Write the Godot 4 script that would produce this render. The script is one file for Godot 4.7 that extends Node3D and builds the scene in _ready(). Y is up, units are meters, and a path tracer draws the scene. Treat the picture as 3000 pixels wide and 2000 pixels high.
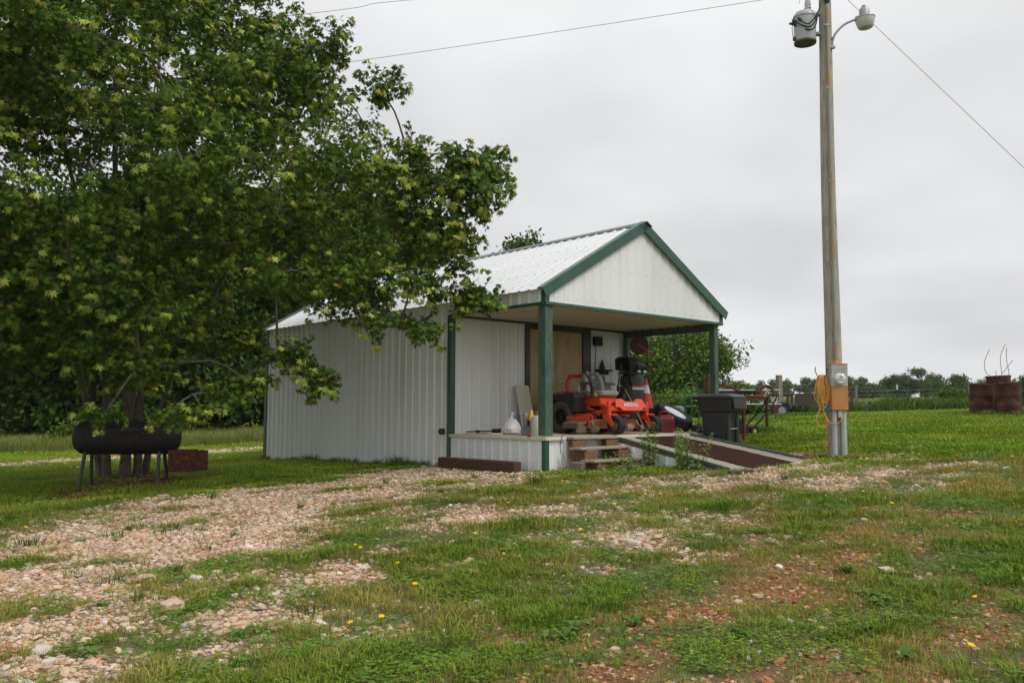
extends Node3D
# A white metal shed with a porch, a maple, a utility pole and a field, under an overcast sky.

var X := Transform3D()              # where the shape helpers put their points
var M := {}                         # materials
var taken := {}                     # how often a top-level name has been used
var rng := RandomNumberGenerator.new()
var HX := Transform3D(Basis(Vector3.UP, 0.7333), Vector3(0.5315, 1.0701, -13.3757))   # the shed: x along its front, z out of its front, y from its deck
const WIDE := 4.88
const PORCH := 2.44
const LONG := 9.8
const SOFFIT := 2.15
const EAVE := 2.36
const PITCH := 0.566
var smooth := 1
const LAND_AFFINE := [1.81818, 0.05622, -0.20424]
const LAND := [[0.00, 0.00, 0.23606], [-6.00, -2.00, 0.10118], [6.00, -2.00, -0.24280], [0.00, 6.00, -0.11803], [14.00, 4.00, 0.12920], [-14.00, 4.00, 0.03519], [0.00, -5.00, -0.32126], [4.00, -6.00, 0.14131], [0.53, -13.38, 0.34012], [3.30, -12.61, 0.94895], [4.91, -14.09, -2.30593], [4.57, -13.38, -1.48322], [4.72, -15.00, -2.36551], [-6.09, -20.73, -0.38019], [-2.48, -16.72, -0.18081], [4.16, -16.64, -1.44317], [-2.47, -24.00, 0.49043], [1.48, -19.61, -0.06586], [5.39, -14.00, 3.55504], [4.53, -16.50, 3.67581], [5.53, -18.30, -0.63424], [12.93, -22.40, 0.09892], [13.68, -43.00, -0.11497], [23.83, -50.00, -0.03009], [17.38, -50.00, 0.05528], [-7.41, -15.00, -0.53485], [-6.31, -15.60, 0.17737], [-7.75, -17.00, 0.46819], [-13.56, -22.50, 0.12094], [-7.82, -26.00, -0.24507], [-17.49, -29.00, -0.06146], [-30.00, -45.00, 0.02074], [-10.00, -45.00, 0.00956], [40.00, -150.00, 0.01749], [110.00, -150.00, -0.00847], [-60.00, -150.00, -0.00945], [0.00, -110.00, 0.00039], [20.00, -80.00, 0.02599], [45.00, -80.00, -0.03407], [300.00, -320.00, -0.00092], [0.00, -320.00, 0.00152], [-250.00, -300.00, 0.00025], [-200.00, 0.00, 0.00231], [200.00, 0.00, 0.00188], [0.00, 100.00, -0.00580], [40.00, -20.00, 0.09299], [25.00, -8.00, -0.16097]]
const GRAVEL_AREAS := [[-5.96, -9.97, -5.56, -11.18, -5.48, -12.85, -3.74, -13.67, -2.53, -15.66, -1.45, -16.18, 0.54, -14.10, 0.49, -12.52, -0.46, -12.02, -0.93, -11.06, -1.91, -9.98, -1.98, -8.53, -2.45, -7.98, -2.51, -7.33, -3.01, -7.03, -2.89, -6.12, -3.58, -6.04, -4.33, -6.61, -5.97, -9.07],
	[-3.32, -5.61, -2.91, -5.84, -2.48, -6.57, -1.57, -5.82, -1.47, -5.45, -1.97, -5.34, -2.33, -5.17, -2.44, -4.93, -2.52, -4.63, -2.88, -4.51, -3.38, -5.26],
	[1.79, -11.45, 2.42, -12.26, 2.96, -12.44, 3.70, -13.24, 4.82, -14.34, 5.17, -13.80, 4.89, -12.89, 3.89, -11.41, 2.31, -10.63, 1.80, -10.83],
	[3.56, -11.31, 4.50, -12.11, 5.18, -12.40, 6.15, -12.07, 6.04, -11.51, 4.50, -10.41, 3.77, -10.17, 3.42, -10.69],
	[0.51, -7.99, 0.95, -8.28, 1.44, -8.70, 1.90, -8.96, 2.08, -8.57, 1.34, -7.85, 0.98, -7.56, 0.53, -7.65],
	[5.80, -13.71, 6.08, -13.71, 6.01, -13.23, 5.63, -13.15],
	[-2.13, -6.83, -1.91, -7.03, -1.52, -7.22, -1.32, -6.97, -1.60, -6.65, -1.95, -6.49],
	[-0.87, -9.77, 0.13, -10.09, 1.24, -10.76, 0.76, -9.65, -0.11, -8.97, -0.76, -9.10]]
const DIRT_AREAS := [[0.77, -5.74, 1.31, -6.08, 1.97, -6.85, 2.57, -7.48, 3.64, -8.64, 4.35, -9.11, 4.10, -8.41, 2.88, -6.56, 2.40, -6.02, 1.94, -5.58, 1.38, -5.21, 0.92, -5.25],
	[0.01, -4.53, 0.31, -4.81, 0.85, -5.18, 1.32, -4.97, 1.88, -5.14, 1.92, -4.91, 1.41, -4.47, 1.11, -4.21, 0.06, -4.29],
	[2.15, -4.88, 2.74, -5.29, 3.22, -5.42, 3.10, -4.93, 2.48, -4.58, 2.00, -4.48],
	[5.04, -14.77, 5.42, -14.99, 5.51, -14.42, 5.08, -13.76, 4.92, -14.22]]
const DRIVE_AREAS := [[-14.37, -20.40, -14.01, -23.25, -11.62, -25.87, -8.14, -27.53, -5.80, -27.19, -5.45, -25.54, -7.59, -25.70, -10.91, -24.30, -13.12, -21.77, -13.53, -19.22]]
const LITTER_AREAS := [[-7.52, -14.92, -8.44, -17.61, -9.12, -20.32, -7.37, -18.09, -5.96, -15.82, -5.88, -14.82, -6.22, -14.39, -6.70, -14.01, -6.77, -12.93, -7.08, -12.78, -7.75, -14.10]]
const DANDELIONS := [[-5.54, -9.73], [-3.45, -6.14], [-3.04, -5.61], [-3.20, -6.22], [-2.93, -6.31], [-2.84, -6.14], [-2.42, -7.03], [-4.31, -11.11], [-2.02, -7.03], [-1.60, -6.93], [-1.61, -4.72], [-0.59, -9.57], [-0.35, -8.21], [-0.07, -7.36], [-0.22, -7.25], [-0.94, -7.09], [-0.84, -7.17], [-0.34, -5.77], [-0.31, -5.82], [0.28, -5.79], [0.53, -6.58], [0.21, -7.88], [0.68, -7.87], [0.67, -7.60], [-0.00, -8.99], [0.48, -8.99], [0.89, -9.02], [1.15, -9.54], [1.44, -9.68], [0.83, -10.58], [-0.83, -5.49], [-1.00, -5.35], [0.79, -5.62], [1.43, -7.69], [-1.37, -7.74], [0.66, -8.21], [0.90, -9.65], [0.98, -9.76], [1.78, -10.20], [1.81, -9.99], [-0.04, -9.97], [0.69, -11.59], [2.11, -11.38], [1.37, -11.90], [1.50, -11.87], [-1.45, -7.93], [-0.71, -6.30], [-0.47, -6.47], [3.31, -9.64], [3.95, -8.85], [3.48, -8.49], [3.00, -5.56], [1.77, -6.81], [4.02, -9.73], [4.06, -10.14], [3.71, -9.58], [3.70, -10.79], [4.72, -10.66], [5.45, -12.85], [5.54, -12.77], [5.38, -13.31], [5.92, -12.36], [5.83, -12.36], [5.73, -10.94], [5.47, -10.91], [5.43, -10.19], [6.21, -11.51], [5.39, -9.30], [6.67, -13.07], [6.62, -12.57], [6.86, -12.69], [7.10, -12.91], [7.12, -13.34], [7.11, -12.03], [2.45, -4.60], [4.35, -14.30], [5.45, -11.01], [5.43, -13.83]]
const ROCKS := [[-5.20, -12.70, 0.14], [-3.00, -7.03, 0.14], [-2.55, -6.93, 0.11], [-3.19, -6.67, 0.08], [-2.47, -7.18, 0.08], [-2.57, -5.71, 0.08], [-2.04, -5.74, 0.05], [-1.73, -5.77, 0.07], [-1.76, -5.56, 0.09], [-2.37, -6.00, 0.17], [-2.78, -5.11, 0.12], [-2.76, -4.98, 0.07], [-3.09, -6.97, 0.07], [-2.85, -4.96, 0.07], [-2.62, -4.90, 0.08], [-1.84, -5.40, 0.06], [-1.51, -5.46, 0.05], [-2.69, -5.37, 0.06], [-1.28, -15.29, 0.24], [0.58, -7.85, 0.09], [0.64, -7.90, 0.07], [1.05, -7.85, 0.13], [1.11, -7.74, 0.11], [-0.31, -6.90, 0.10], [0.29, -7.02, 0.08], [-0.35, -14.27, 0.10], [-1.27, -7.24, 0.07], [-0.92, -5.59, 0.05], [0.59, -4.93, 0.06], [-0.24, -6.03, 0.05], [1.22, -8.08, 0.10], [0.78, -13.57, 0.11], [-0.47, -6.94, 0.04], [5.21, -10.31, 0.10], [1.73, -5.36, 0.05], [1.87, -5.34, 0.06], [1.88, -5.20, 0.06], [1.54, -5.83, 0.06], [2.83, -6.46, 0.11], [2.65, -7.84, 0.06], [2.31, -8.80, 0.10], [2.66, -9.12, 0.10], [3.45, -8.34, 0.07], [2.08, -8.20, 0.08], [1.70, -5.45, 0.04], [1.83, -7.96, 0.09], [2.94, -6.40, 0.04], [1.94, -5.17, 0.04]]
const BROADLEAF := [[0.20, -5.15], [0.40, -5.32], [0.77, -5.38], [-0.02, -7.56], [0.15, -10.00], [0.32, -5.15], [2.72, -5.99], [2.42, -5.66], [2.07, -5.30], [2.37, -5.33], [2.15, -5.14], [2.11, -4.64], [3.29, -5.98], [2.56, -6.48], [2.42, -5.81], [3.69, -6.44], [-2.72, -7.68], [-2.93, -6.16], [-2.46, -5.05], [-3.50, -6.09], [-1.67, -5.32], [-1.97, -7.09]]
const TUFTS := [[-2.85, -7.24, 0.15], [-3.24, -6.93, 0.20], [-1.65, -7.59, 0.12], [-3.38, -9.33, 0.14], [-4.34, -9.70, 0.13], [-4.52, -8.93, 0.12], [-3.77, -9.55, 0.14], [-3.69, -10.56, 0.14], [-4.36, -12.32, 0.14], [-2.21, -9.03, 0.13], [-2.68, -10.81, 0.12], [-4.99, -8.85, 0.26], [-2.75, -6.31, 0.09], [-4.09, -8.85, 0.10], [-2.87, -8.85, 0.08], [-1.87, -8.59, 0.09], [-1.92, -12.95, 0.14], [-1.30, -13.74, 0.12], [-0.55, -12.90, 0.16], [-1.20, -11.23, 0.12], [-0.96, -11.46, 0.12], [-1.56, -11.36, 0.08], [0.32, -11.80, 0.26], [0.03, -12.75, 0.12], [1.35, -5.12, 0.11], [2.25, -7.51, 0.13], [2.51, -6.48, 0.06], [2.65, -12.11, 0.13], [3.62, -11.28, 0.11]]
const MAPLE_CLUMPS := [[-7.03, 8.52, -14.45, 0.90], [-8.93, 3.52, -13.18, 0.66], [-8.21, 3.47, -15.74, 0.94], [-7.83, 4.83, -14.01, 0.85], [-6.04, 4.86, -16.14, 0.73], [-8.05, 2.97, -12.22, 0.69], [-8.83, 9.53, -12.16, 0.93], [-3.49, 7.54, -15.95, 0.40], [-11.79, 4.32, -13.97, 0.97], [-13.36, 3.76, -15.06, 0.28], [-2.92, 5.59, -14.63, 0.85], [-2.32, 5.62, -15.07, 0.54], [-7.33, 11.48, -14.88, 0.81], [-5.16, 5.65, -12.23, 0.97], [-7.27, 4.80, -10.79, 0.95], [-9.02, 12.95, -16.45, 0.69], [-5.36, 7.74, -11.28, 0.94], [-9.11, 2.54, -15.57, 0.48], [-8.93, 11.03, -14.92, 0.66], [-2.88, 4.81, -16.00, 0.66], [-10.33, 3.57, -12.89, 0.91], [-5.59, 4.80, -13.48, 0.92], [-6.43, 7.55, -16.47, 0.86], [-7.39, 6.29, -14.37, 0.85], [-6.37, 3.75, -13.05, 0.84], [-11.55, 6.80, -15.95, 0.78], [-9.71, 7.64, -16.57, 0.82], [-12.57, 5.21, -15.63, 0.68], [-4.43, 8.36, -14.34, 0.83], [-5.99, 8.60, -13.79, 0.88], [-5.17, 7.82, -12.84, 0.76], [-6.39, 5.67, -17.51, 0.72], [-6.20, 11.28, -16.24, 0.85], [-7.94, 10.00, -17.15, 0.81], [-3.00, 3.45, -13.17, 0.42], [-10.24, 5.66, -12.45, 0.64], [-10.68, 9.42, -13.26, 0.84], [-7.60, 6.61, -12.56, 0.75], [-10.50, 11.56, -16.21, 0.67], [-7.14, 2.86, -13.14, 0.62], [-8.43, 3.98, -14.12, 0.93], [-3.96, 4.54, -14.33, 0.64], [-12.08, 9.47, -16.15, 0.96], [-7.53, 5.31, -10.48, 0.83], [-11.00, 6.17, -17.31, 0.90], [-12.27, 4.07, -15.25, 0.86], [-11.19, 5.44, -15.05, 0.67], [-2.92, 7.10, -16.11, 0.47], [-9.28, 2.34, -13.41, 0.40], [-12.17, 5.83, -14.98, 0.95], [-6.14, 5.79, -15.68, 0.77], [-10.72, 4.50, -12.27, 0.73], [-5.95, 4.19, -11.18, 0.96], [-4.88, 10.43, -14.73, 0.59], [-6.55, 2.56, -13.12, 0.57], [-11.79, 11.02, -16.39, 0.91], [-8.11, 3.97, -13.62, 0.76], [-9.53, 10.75, -13.37, 0.72], [-9.42, 7.38, -14.72, 0.93], [-6.14, 6.17, -17.73, 0.80], [-7.66, 7.49, -17.31, 0.74], [-7.91, 4.48, -12.24, 0.76], [-12.00, 10.23, -14.54, 0.64], [-2.37, 5.41, -14.19, 0.67], [-4.68, 5.68, -11.23, 0.85], [-8.11, 11.53, -13.85, 0.72], [-10.21, 3.68, -15.51, 0.65], [-5.99, 6.16, -11.94, 0.87], [-9.40, 3.59, -12.50, 0.78], [-4.63, 7.00, -15.75, 0.94], [-8.83, 9.10, -13.98, 0.69], [-4.43, 4.76, -11.13, 0.71], [-3.68, 4.48, -13.91, 0.81], [-13.77, 6.49, -15.64, 0.44], [-11.77, 11.75, -15.61, 0.70], [-6.07, 7.55, -15.60, 0.67], [-9.24, 5.15, -12.48, 0.64], [-7.27, 7.93, -12.25, 0.82], [-4.90, 6.25, -15.10, 0.68], [-5.50, 8.57, -11.70, 0.96], [-10.82, 12.56, -15.57, 0.50], [-6.62, 6.99, -11.21, 0.94], [-6.77, 11.83, -16.54, 0.82], [-7.21, 8.97, -13.22, 0.89], [-3.64, 3.59, -12.87, 0.70], [-9.85, 10.17, -12.86, 0.71], [-11.99, 5.99, -16.25, 0.76], [-9.72, 9.37, -12.97, 0.83], [-13.16, 8.67, -17.06, 0.66], [-7.60, 8.14, -14.03, 0.88], [-9.18, 3.98, -14.26, 0.70], [-5.34, 7.47, -15.73, 0.88], [-8.78, 3.07, -14.66, 0.71], [-8.03, 8.76, -12.76, 0.79], [-12.05, 6.74, -15.51, 0.65], [-7.65, 3.46, -13.88, 0.65], [-8.96, 8.41, -11.94, 0.78], [-7.66, 6.46, -10.83, 0.73], [-9.19, 8.73, -13.23, 0.76], [-5.35, 10.53, -14.78, 0.72], [-8.33, 3.51, -16.34, 0.68], [-8.36, 2.99, -13.74, 0.73], [-9.69, 7.65, -15.36, 0.74], [-6.62, 6.71, -10.45, 0.66], [-9.86, 7.14, -14.24, 0.92], [-10.33, 5.33, -14.38, 0.93], [-8.01, 7.91, -12.57, 0.69], [-7.32, 6.49, -11.60, 0.76], [-9.94, 4.09, -12.01, 0.79], [-3.51, 5.34, -17.26, 0.80], [-4.96, 8.43, -14.48, 0.66], [-5.87, 9.07, -15.62, 0.94], [-8.81, 5.80, -11.84, 0.85], [-3.44, 7.20, -13.71, 0.53], [-8.65, 6.40, -14.53, 0.64], [-11.32, 3.27, -16.98, 0.67], [-5.96, 6.06, -16.64, 0.92], [-5.79, 2.11, -13.21, 0.48], [-11.84, 6.40, -13.33, 0.72], [-8.18, 7.15, -13.48, 0.94], [-7.19, 5.60, -16.27, 0.79], [-8.95, 7.52, -18.57, 0.80], [-11.80, 5.26, -15.35, 0.87], [-8.25, 8.47, -15.59, 0.79], [-12.27, 6.35, -16.03, 0.65], [-7.12, 4.41, -16.20, 0.85], [-4.28, 6.70, -12.27, 0.77], [-9.45, 5.70, -13.58, 0.87], [-10.37, 2.66, -15.22, 0.69], [-10.13, 10.79, -16.37, 0.68], [-8.99, 12.34, -16.31, 0.87], [-9.56, 11.19, -13.74, 0.83], [-4.10, 4.01, -14.44, 0.87], [-14.06, 6.04, -15.94, 0.46], [-6.81, 5.58, -14.38, 0.94], [-7.57, 7.26, -13.33, 0.91], [-8.04, 12.66, -14.82, 0.42], [-9.06, 7.93, -17.48, 0.66], [-4.99, 9.31, -14.23, 0.94], [-11.62, 9.39, -14.43, 0.69], [-10.76, 4.65, -14.23, 0.93], [-8.20, 4.79, -15.26, 0.81], [-13.01, 10.96, -15.67, 0.49], [-7.45, 12.91, -15.25, 0.34], [-11.38, 10.46, -14.10, 0.48], [-5.62, 10.48, -14.24, 0.93], [-5.45, 2.98, -12.73, 0.65], [-11.52, 7.77, -13.22, 0.73], [-9.70, 3.66, -16.68, 0.70], [-7.04, 2.40, -15.62, 0.58], [-7.80, 6.63, -13.40, 0.88], [-6.34, 4.24, -14.25, 0.72], [-2.64, 5.34, -12.39, 0.78], [-6.35, 2.26, -13.43, 0.57], [-13.67, 9.50, -15.84, 0.39], [-5.48, 8.01, -15.54, 0.70], [-6.20, 2.64, -14.12, 0.67], [-8.84, 2.93, -15.16, 0.82], [-12.91, 4.03, -14.59, 0.42], [-10.68, 2.95, -14.07, 0.71], [-3.32, 5.79, -13.39, 0.83], [-9.03, 10.18, -13.69, 0.88], [-5.39, 6.40, -10.84, 0.68], [-10.66, 10.45, -14.89, 0.78], [-4.88, 7.74, -14.61, 0.77], [-10.54, 12.85, -15.55, 0.35], [-3.97, 6.72, -14.03, 0.85], [-3.76, 5.05, -12.28, 0.92], [-5.32, 4.75, -15.41, 0.78], [-12.75, 8.76, -14.52, 0.52], [-13.58, 7.51, -16.61, 0.81], [-7.25, 10.20, -15.10, 0.67], [-6.95, 10.46, -12.86, 0.92], [-12.54, 6.99, -14.42, 0.77], [-3.89, 7.63, -15.87, 0.52], [-4.53, 8.47, -16.27, 0.69], [-4.54, 9.35, -13.73, 0.64], [-3.07, 4.16, -15.59, 0.75], [-1.34, 4.39, -13.23, 0.39], [-12.21, 10.69, -14.86, 0.50], [-10.61, 5.09, -15.89, 0.71], [-11.81, 10.02, -15.75, 0.73], [-6.33, 11.51, -14.91, 0.76], [-10.92, 6.49, -12.68, 0.74], [-8.48, 4.37, -17.21, 0.80], [-10.32, 2.94, -16.54, 0.69], [-12.67, 11.21, -15.17, 0.30], [-4.80, 10.34, -13.87, 0.45], [-7.99, 9.26, -12.25, 0.83], [-5.41, 10.27, -13.17, 0.69], [-5.92, 6.80, -12.28, 0.81], [-6.46, 3.46, -12.28, 0.87], [-13.09, 4.71, -16.49, 0.77], [-6.97, 7.04, -11.85, 0.92], [-9.65, 8.64, -16.60, 0.79], [-11.03, 7.27, -13.37, 0.87], [-7.81, 3.29, -15.07, 0.82], [-5.77, 11.84, -15.82, 0.48], [-7.87, 2.83, -16.22, 0.58], [-4.39, 7.95, -15.93, 0.61], [-8.59, 3.80, -17.22, 0.92], [-10.39, 8.05, -16.78, 0.79], [-2.35, 3.62, -12.91, 0.61], [-6.73, 6.87, -17.48, 0.98], [-8.13, 3.55, -11.67, 0.72], [-4.66, 6.90, -13.95, 0.93], [-7.88, 10.39, -17.66, 0.73], [-3.66, 7.00, -13.00, 0.72], [-2.18, 4.70, -13.67, 0.79], [-5.68, 9.38, -13.20, 0.66], [-9.80, 2.95, -13.90, 0.74], [-4.91, 4.23, -13.83, 0.72], [-8.97, 9.87, -15.21, 0.78], [-9.12, 7.95, -15.64, 0.97], [-7.66, 10.54, -12.89, 0.77], [-8.74, 8.78, -12.20, 0.70], [-6.51, 5.95, -15.15, 0.77], [-10.71, 6.70, -12.31, 0.71], [-8.07, 8.62, -13.32, 0.73], [-12.19, 7.78, -17.33, 0.95], [-11.82, 3.34, -15.53, 0.65], [-8.19, 6.14, -13.43, 0.78], [-6.71, 12.46, -16.21, 0.45], [-5.21, 7.29, -12.25, 0.71], [-3.61, 4.46, -16.33, 0.69], [-6.30, 3.13, -14.17, 0.72], [-5.44, 10.32, -16.87, 0.80], [-9.58, 12.74, -15.40, 0.61], [-8.66, 10.50, -13.03, 0.69], [-8.96, 4.18, -11.79, 0.88], [-6.31, 5.48, -17.01, 0.79], [-11.12, 9.02, -13.76, 0.84], [-11.13, 7.33, -16.72, 0.83], [-7.87, 7.83, -18.20, 0.89], [-10.78, 6.68, -15.77, 0.96], [-7.31, 7.54, -10.81, 0.72], [-6.38, 12.34, -16.09, 0.51], [-3.91, 7.45, -13.70, 0.72], [-8.01, 2.46, -13.28, 0.59], [-4.41, 6.25, -13.91, 0.82], [-8.06, 4.55, -11.40, 0.72], [-5.94, 9.93, -13.40, 0.73], [-7.41, 2.57, -13.75, 0.48], [-7.06, 8.18, -10.92, 0.83], [-9.79, 10.90, -17.92, 0.77], [-9.52, 4.27, -15.20, 0.85], [-4.77, 6.03, -12.49, 0.92], [-5.32, 10.94, -16.00, 0.65], [-10.82, 12.83, -16.45, 0.58], [-7.01, 7.82, -12.82, 0.92], [-7.72, 9.92, -13.39, 0.95], [-7.72, 5.18, -16.13, 0.78], [-4.13, 5.48, -16.37, 0.70], [-8.26, 12.59, -15.26, 0.60], [-9.10, 12.09, -15.69, 0.78], [-7.42, 5.20, -18.96, 0.72], [-3.66, 5.28, -17.96, 0.88], [-8.81, 4.94, -17.67, 0.85], [-10.82, 4.47, -17.07, 0.76], [-7.57, 5.52, -17.08, 0.77], [-12.41, 5.23, -18.25, 0.92], [-13.60, 3.25, -15.64, 0.92], [-11.71, 5.90, -19.53, 0.90], [-11.11, 3.17, -18.05, 0.68], [-4.96, 5.96, -17.38, 0.79], [-11.80, 2.87, -18.38, 0.70], [-10.53, 4.74, -18.41, 0.91], [-11.64, 4.63, -19.92, 0.84], [-13.66, 8.01, -15.93, 0.69], [-4.98, 7.06, -19.14, 0.86], [-9.96, 4.89, -19.33, 0.71], [-13.41, 2.80, -16.82, 0.78], [-11.10, 3.43, -16.39, 0.80], [-3.61, 6.50, -17.62, 0.81], [-12.61, 6.66, -17.40, 0.68], [-13.18, 4.17, -18.85, 0.71], [-12.90, 8.85, -15.98, 0.79], [-6.02, 6.13, -19.37, 0.67], [-11.55, 2.39, -16.38, 0.82], [-6.95, 5.39, -18.14, 0.77], [-10.26, 7.15, -18.36, 0.82], [-9.13, 3.19, -16.55, 0.68], [-5.79, 2.83, -16.29, 0.66], [-13.24, 9.93, -16.76, 0.91], [-9.62, 5.03, -19.94, 0.65], [-14.98, 6.88, -16.28, 0.72], [-14.38, 8.27, -16.14, 0.90], [-9.77, 4.03, -18.97, 0.78], [-6.14, 4.89, -16.69, 0.84], [-8.55, 5.51, -17.71, 0.84], [-9.82, 5.87, -19.75, 0.86], [-8.49, 4.72, -18.07, 0.73], [-13.34, 3.68, -18.18, 0.86], [-11.07, 5.53, -15.72, 0.87], [-10.06, 4.48, -16.44, 0.70], [-10.40, 5.31, -17.52, 0.69], [-13.92, 6.16, -18.04, 0.70], [-11.82, 8.59, -17.88, 0.81], [-11.82, 4.90, -16.69, 0.83], [-10.81, 4.02, -16.72, 0.73], [-10.28, 3.88, -18.38, 0.68], [-11.88, 7.26, -16.84, 0.94], [-6.62, 4.45, -17.37, 0.86], [-14.81, 8.43, -15.58, 0.88], [-14.45, 6.01, -17.16, 0.91], [-8.13, 6.01, -19.17, 0.89], [-13.83, 3.83, -15.78, 0.89], [-5.89, 3.50, -16.98, 0.83], [-8.35, 4.39, -15.94, 0.69], [-8.91, 3.10, -18.44, 0.80], [-8.72, 3.82, -19.86, 0.84], [-12.54, 3.67, -17.64, 0.71], [-10.69, 3.52, -17.27, 0.85], [-11.26, 4.97, -18.18, 0.94], [-13.44, 5.27, -16.68, 0.77], [-1.47, 5.16, -12.88, 0.40], [-1.20, 4.96, -12.91, 0.42], [-0.98, 5.00, -12.67, 0.30], [-0.64, 4.89, -12.63, 0.40], [-1.17, 4.50, -13.00, 0.42], [-0.96, 4.34, -12.91, 0.34], [-1.60, 4.67, -13.13, 0.36], [-0.57, 4.70, -13.23, 0.30], [-0.55, 5.04, -12.80, 0.26], [-1.71, 5.16, -12.89, 0.40], [-1.38, 4.06, -13.40, 0.36], [-1.10, 4.01, -12.62, 0.26], [-0.81, 5.37, -13.10, 0.28], [-1.35, 5.38, -12.92, 0.25], [-1.37, 3.47, -13.04, 0.24], [-1.57, 3.49, -12.70, 0.32], [-2.06, 3.38, -13.34, 0.34], [-2.46, 3.19, -13.27, 0.30], [-2.83, 3.13, -13.05, 0.28], [-0.25, 5.21, -13.03, 0.22], [-0.40, 4.91, -12.98, 0.24], [-0.33, 5.55, -13.34, 0.20], [-0.59, 5.36, -12.72, 0.24], [-0.82, 5.34, -12.65, 0.22], [-3.01, 1.91, -13.30, 0.14], [-3.12, 2.08, -13.28, 0.16], [-3.27, 2.29, -13.25, 0.18], [-3.41, 2.44, -13.06, 0.20], [-0.39, 3.31, -13.37, 0.13], [-0.55, 3.29, -12.96, 0.15], [-0.79, 3.29, -13.07, 0.17], [-1.05, 3.30, -13.31, 0.20], [-1.26, 2.72, -12.64, 0.18], [-1.54, 2.89, -13.36, 0.20], [-2.03, 2.79, -12.77, 0.24], [-1.72, 5.74, -13.15, 0.30], [-1.95, 6.54, -12.74, 0.28], [-2.12, 6.51, -12.76, 0.30], [-2.86, 7.34, -13.13, 0.25], [-2.91, 7.46, -12.85, 0.25], [-0.80, 4.25, -13.14, 0.22], [-0.94, 3.85, -13.23, 0.20], [-3.72, 2.36, -13.38, 0.25], [-4.72, 1.53, -12.80, 0.20], [-5.16, 1.46, -12.73, 0.20], [-6.09, 1.43, -12.63, 0.18], [-4.45, 1.77, -13.13, 0.25], [-4.24, 1.98, -13.33, 0.30]]


func _ready() -> void:
	rng.seed = 7
	var cam := Camera3D.new()
	cam.name = "camera"
	cam.fov = 44.15
	cam.position = Vector3(0, 1.5, 0)
	cam.rotation_degrees = Vector3(4.65, 0, 0.12)
	cam.near = 0.1
	cam.far = 1500.0
	add_child(cam)
	cam.current = true
	make_sky()
	var sun := DirectionalLight3D.new()
	sun.name = "sun"
	sun.light_energy = 0.5
	sun.light_color = Color(1.0, 0.97, 0.93)
	sun.light_angular_distance = 24.0
	sun.shadow_enabled = true
	add_child(sun)
	sun.look_at_from_position(Vector3(9, 12, 6), Vector3.ZERO)
	make_materials()
	prepare_land()
	make_ground()
	make_shed()
	make_ramp()
	make_steps()
	make_porch_things()
	make_mower()
	make_yard_things()
	make_smoker()
	make_pole()
	make_far_things()
	make_maple()
	make_trees()
	make_grass()
	make_small_plants()


func make_sky() -> void:
	var high := FastNoiseLite.new()
	high.seed = 21
	high.frequency = 1.1
	high.fractal_octaves = 5
	var im := Image.create(1024, 512, false, Image.FORMAT_RGBF)
	for y in 512:
		var el := PI * (0.5 - (y + 0.5) / 512.0)
		for x in 1024:
			var az := TAU * (x + 0.5) / 1024.0
			var d := Vector3(cos(el) * sin(az), sin(el), cos(el) * cos(az))
			var q := Vector2(d.x, d.z) / (absf(d.y) + 0.22)           # flat cloud sheet seen from below
			var n := high.get_noise_3d(q.x * 1.0, 3.0, q.y * 1.0)
			var n2 := high.get_noise_3d(q.x * 0.4 + 9.0, 7.0, q.y * 0.4)
			var v := 0.71 + 0.15 * n + 0.1 * n2
			v *= 1.0 + 0.6 * smoothstep(0.25, 1.0, sin(el))               # an overcast sky brightens towards the zenith
			v += 0.11 * exp(-absf(el) * 8.0)                          # thinner cloud towards the horizon
			im.set_pixel(x, y, Color(v * 0.985, v * 0.993, v * 1.012))
	var e := Environment.new()
	e.background_mode = Environment.BG_SKY
	var sky := Sky.new()
	var pm := PanoramaSkyMaterial.new()
	pm.panorama = ImageTexture.create_from_image(im)
	sky.sky_material = pm
	e.sky = sky
	e.tonemap_mode = Environment.TONE_MAPPER_LINEAR
	e.tonemap_exposure = 1.06
	e.fog_enabled = true
	e.fog_density = 0.00025
	e.fog_light_color = Color(0.86, 0.88, 0.9)
	e.sdfgi_enabled = true
	e.ssao_enabled = true
	e.ssil_enabled = true
	var w := WorldEnvironment.new()
	w.name = "world"
	w.environment = e
	add_child(w)


# ---------- shapes ----------
func tool() -> SurfaceTool:
	var s := SurfaceTool.new()
	s.begin(Mesh.PRIMITIVE_TRIANGLES)
	X = Transform3D()
	return s


func face(s: SurfaceTool, p: Array, out: Vector3) -> void:        # a flat convex face turned towards out
	s.set_smooth_group(-1)
	var n: Vector3 = (p[1] - p[0]).cross(p[2] - p[0])
	var ccw := n.dot(out) > 0.0
	for i in range(1, p.size() - 1):
		s.add_vertex(X * p[0])
		s.add_vertex(X * p[i + 1 if ccw else i])
		s.add_vertex(X * p[i if ccw else i + 1])


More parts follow.
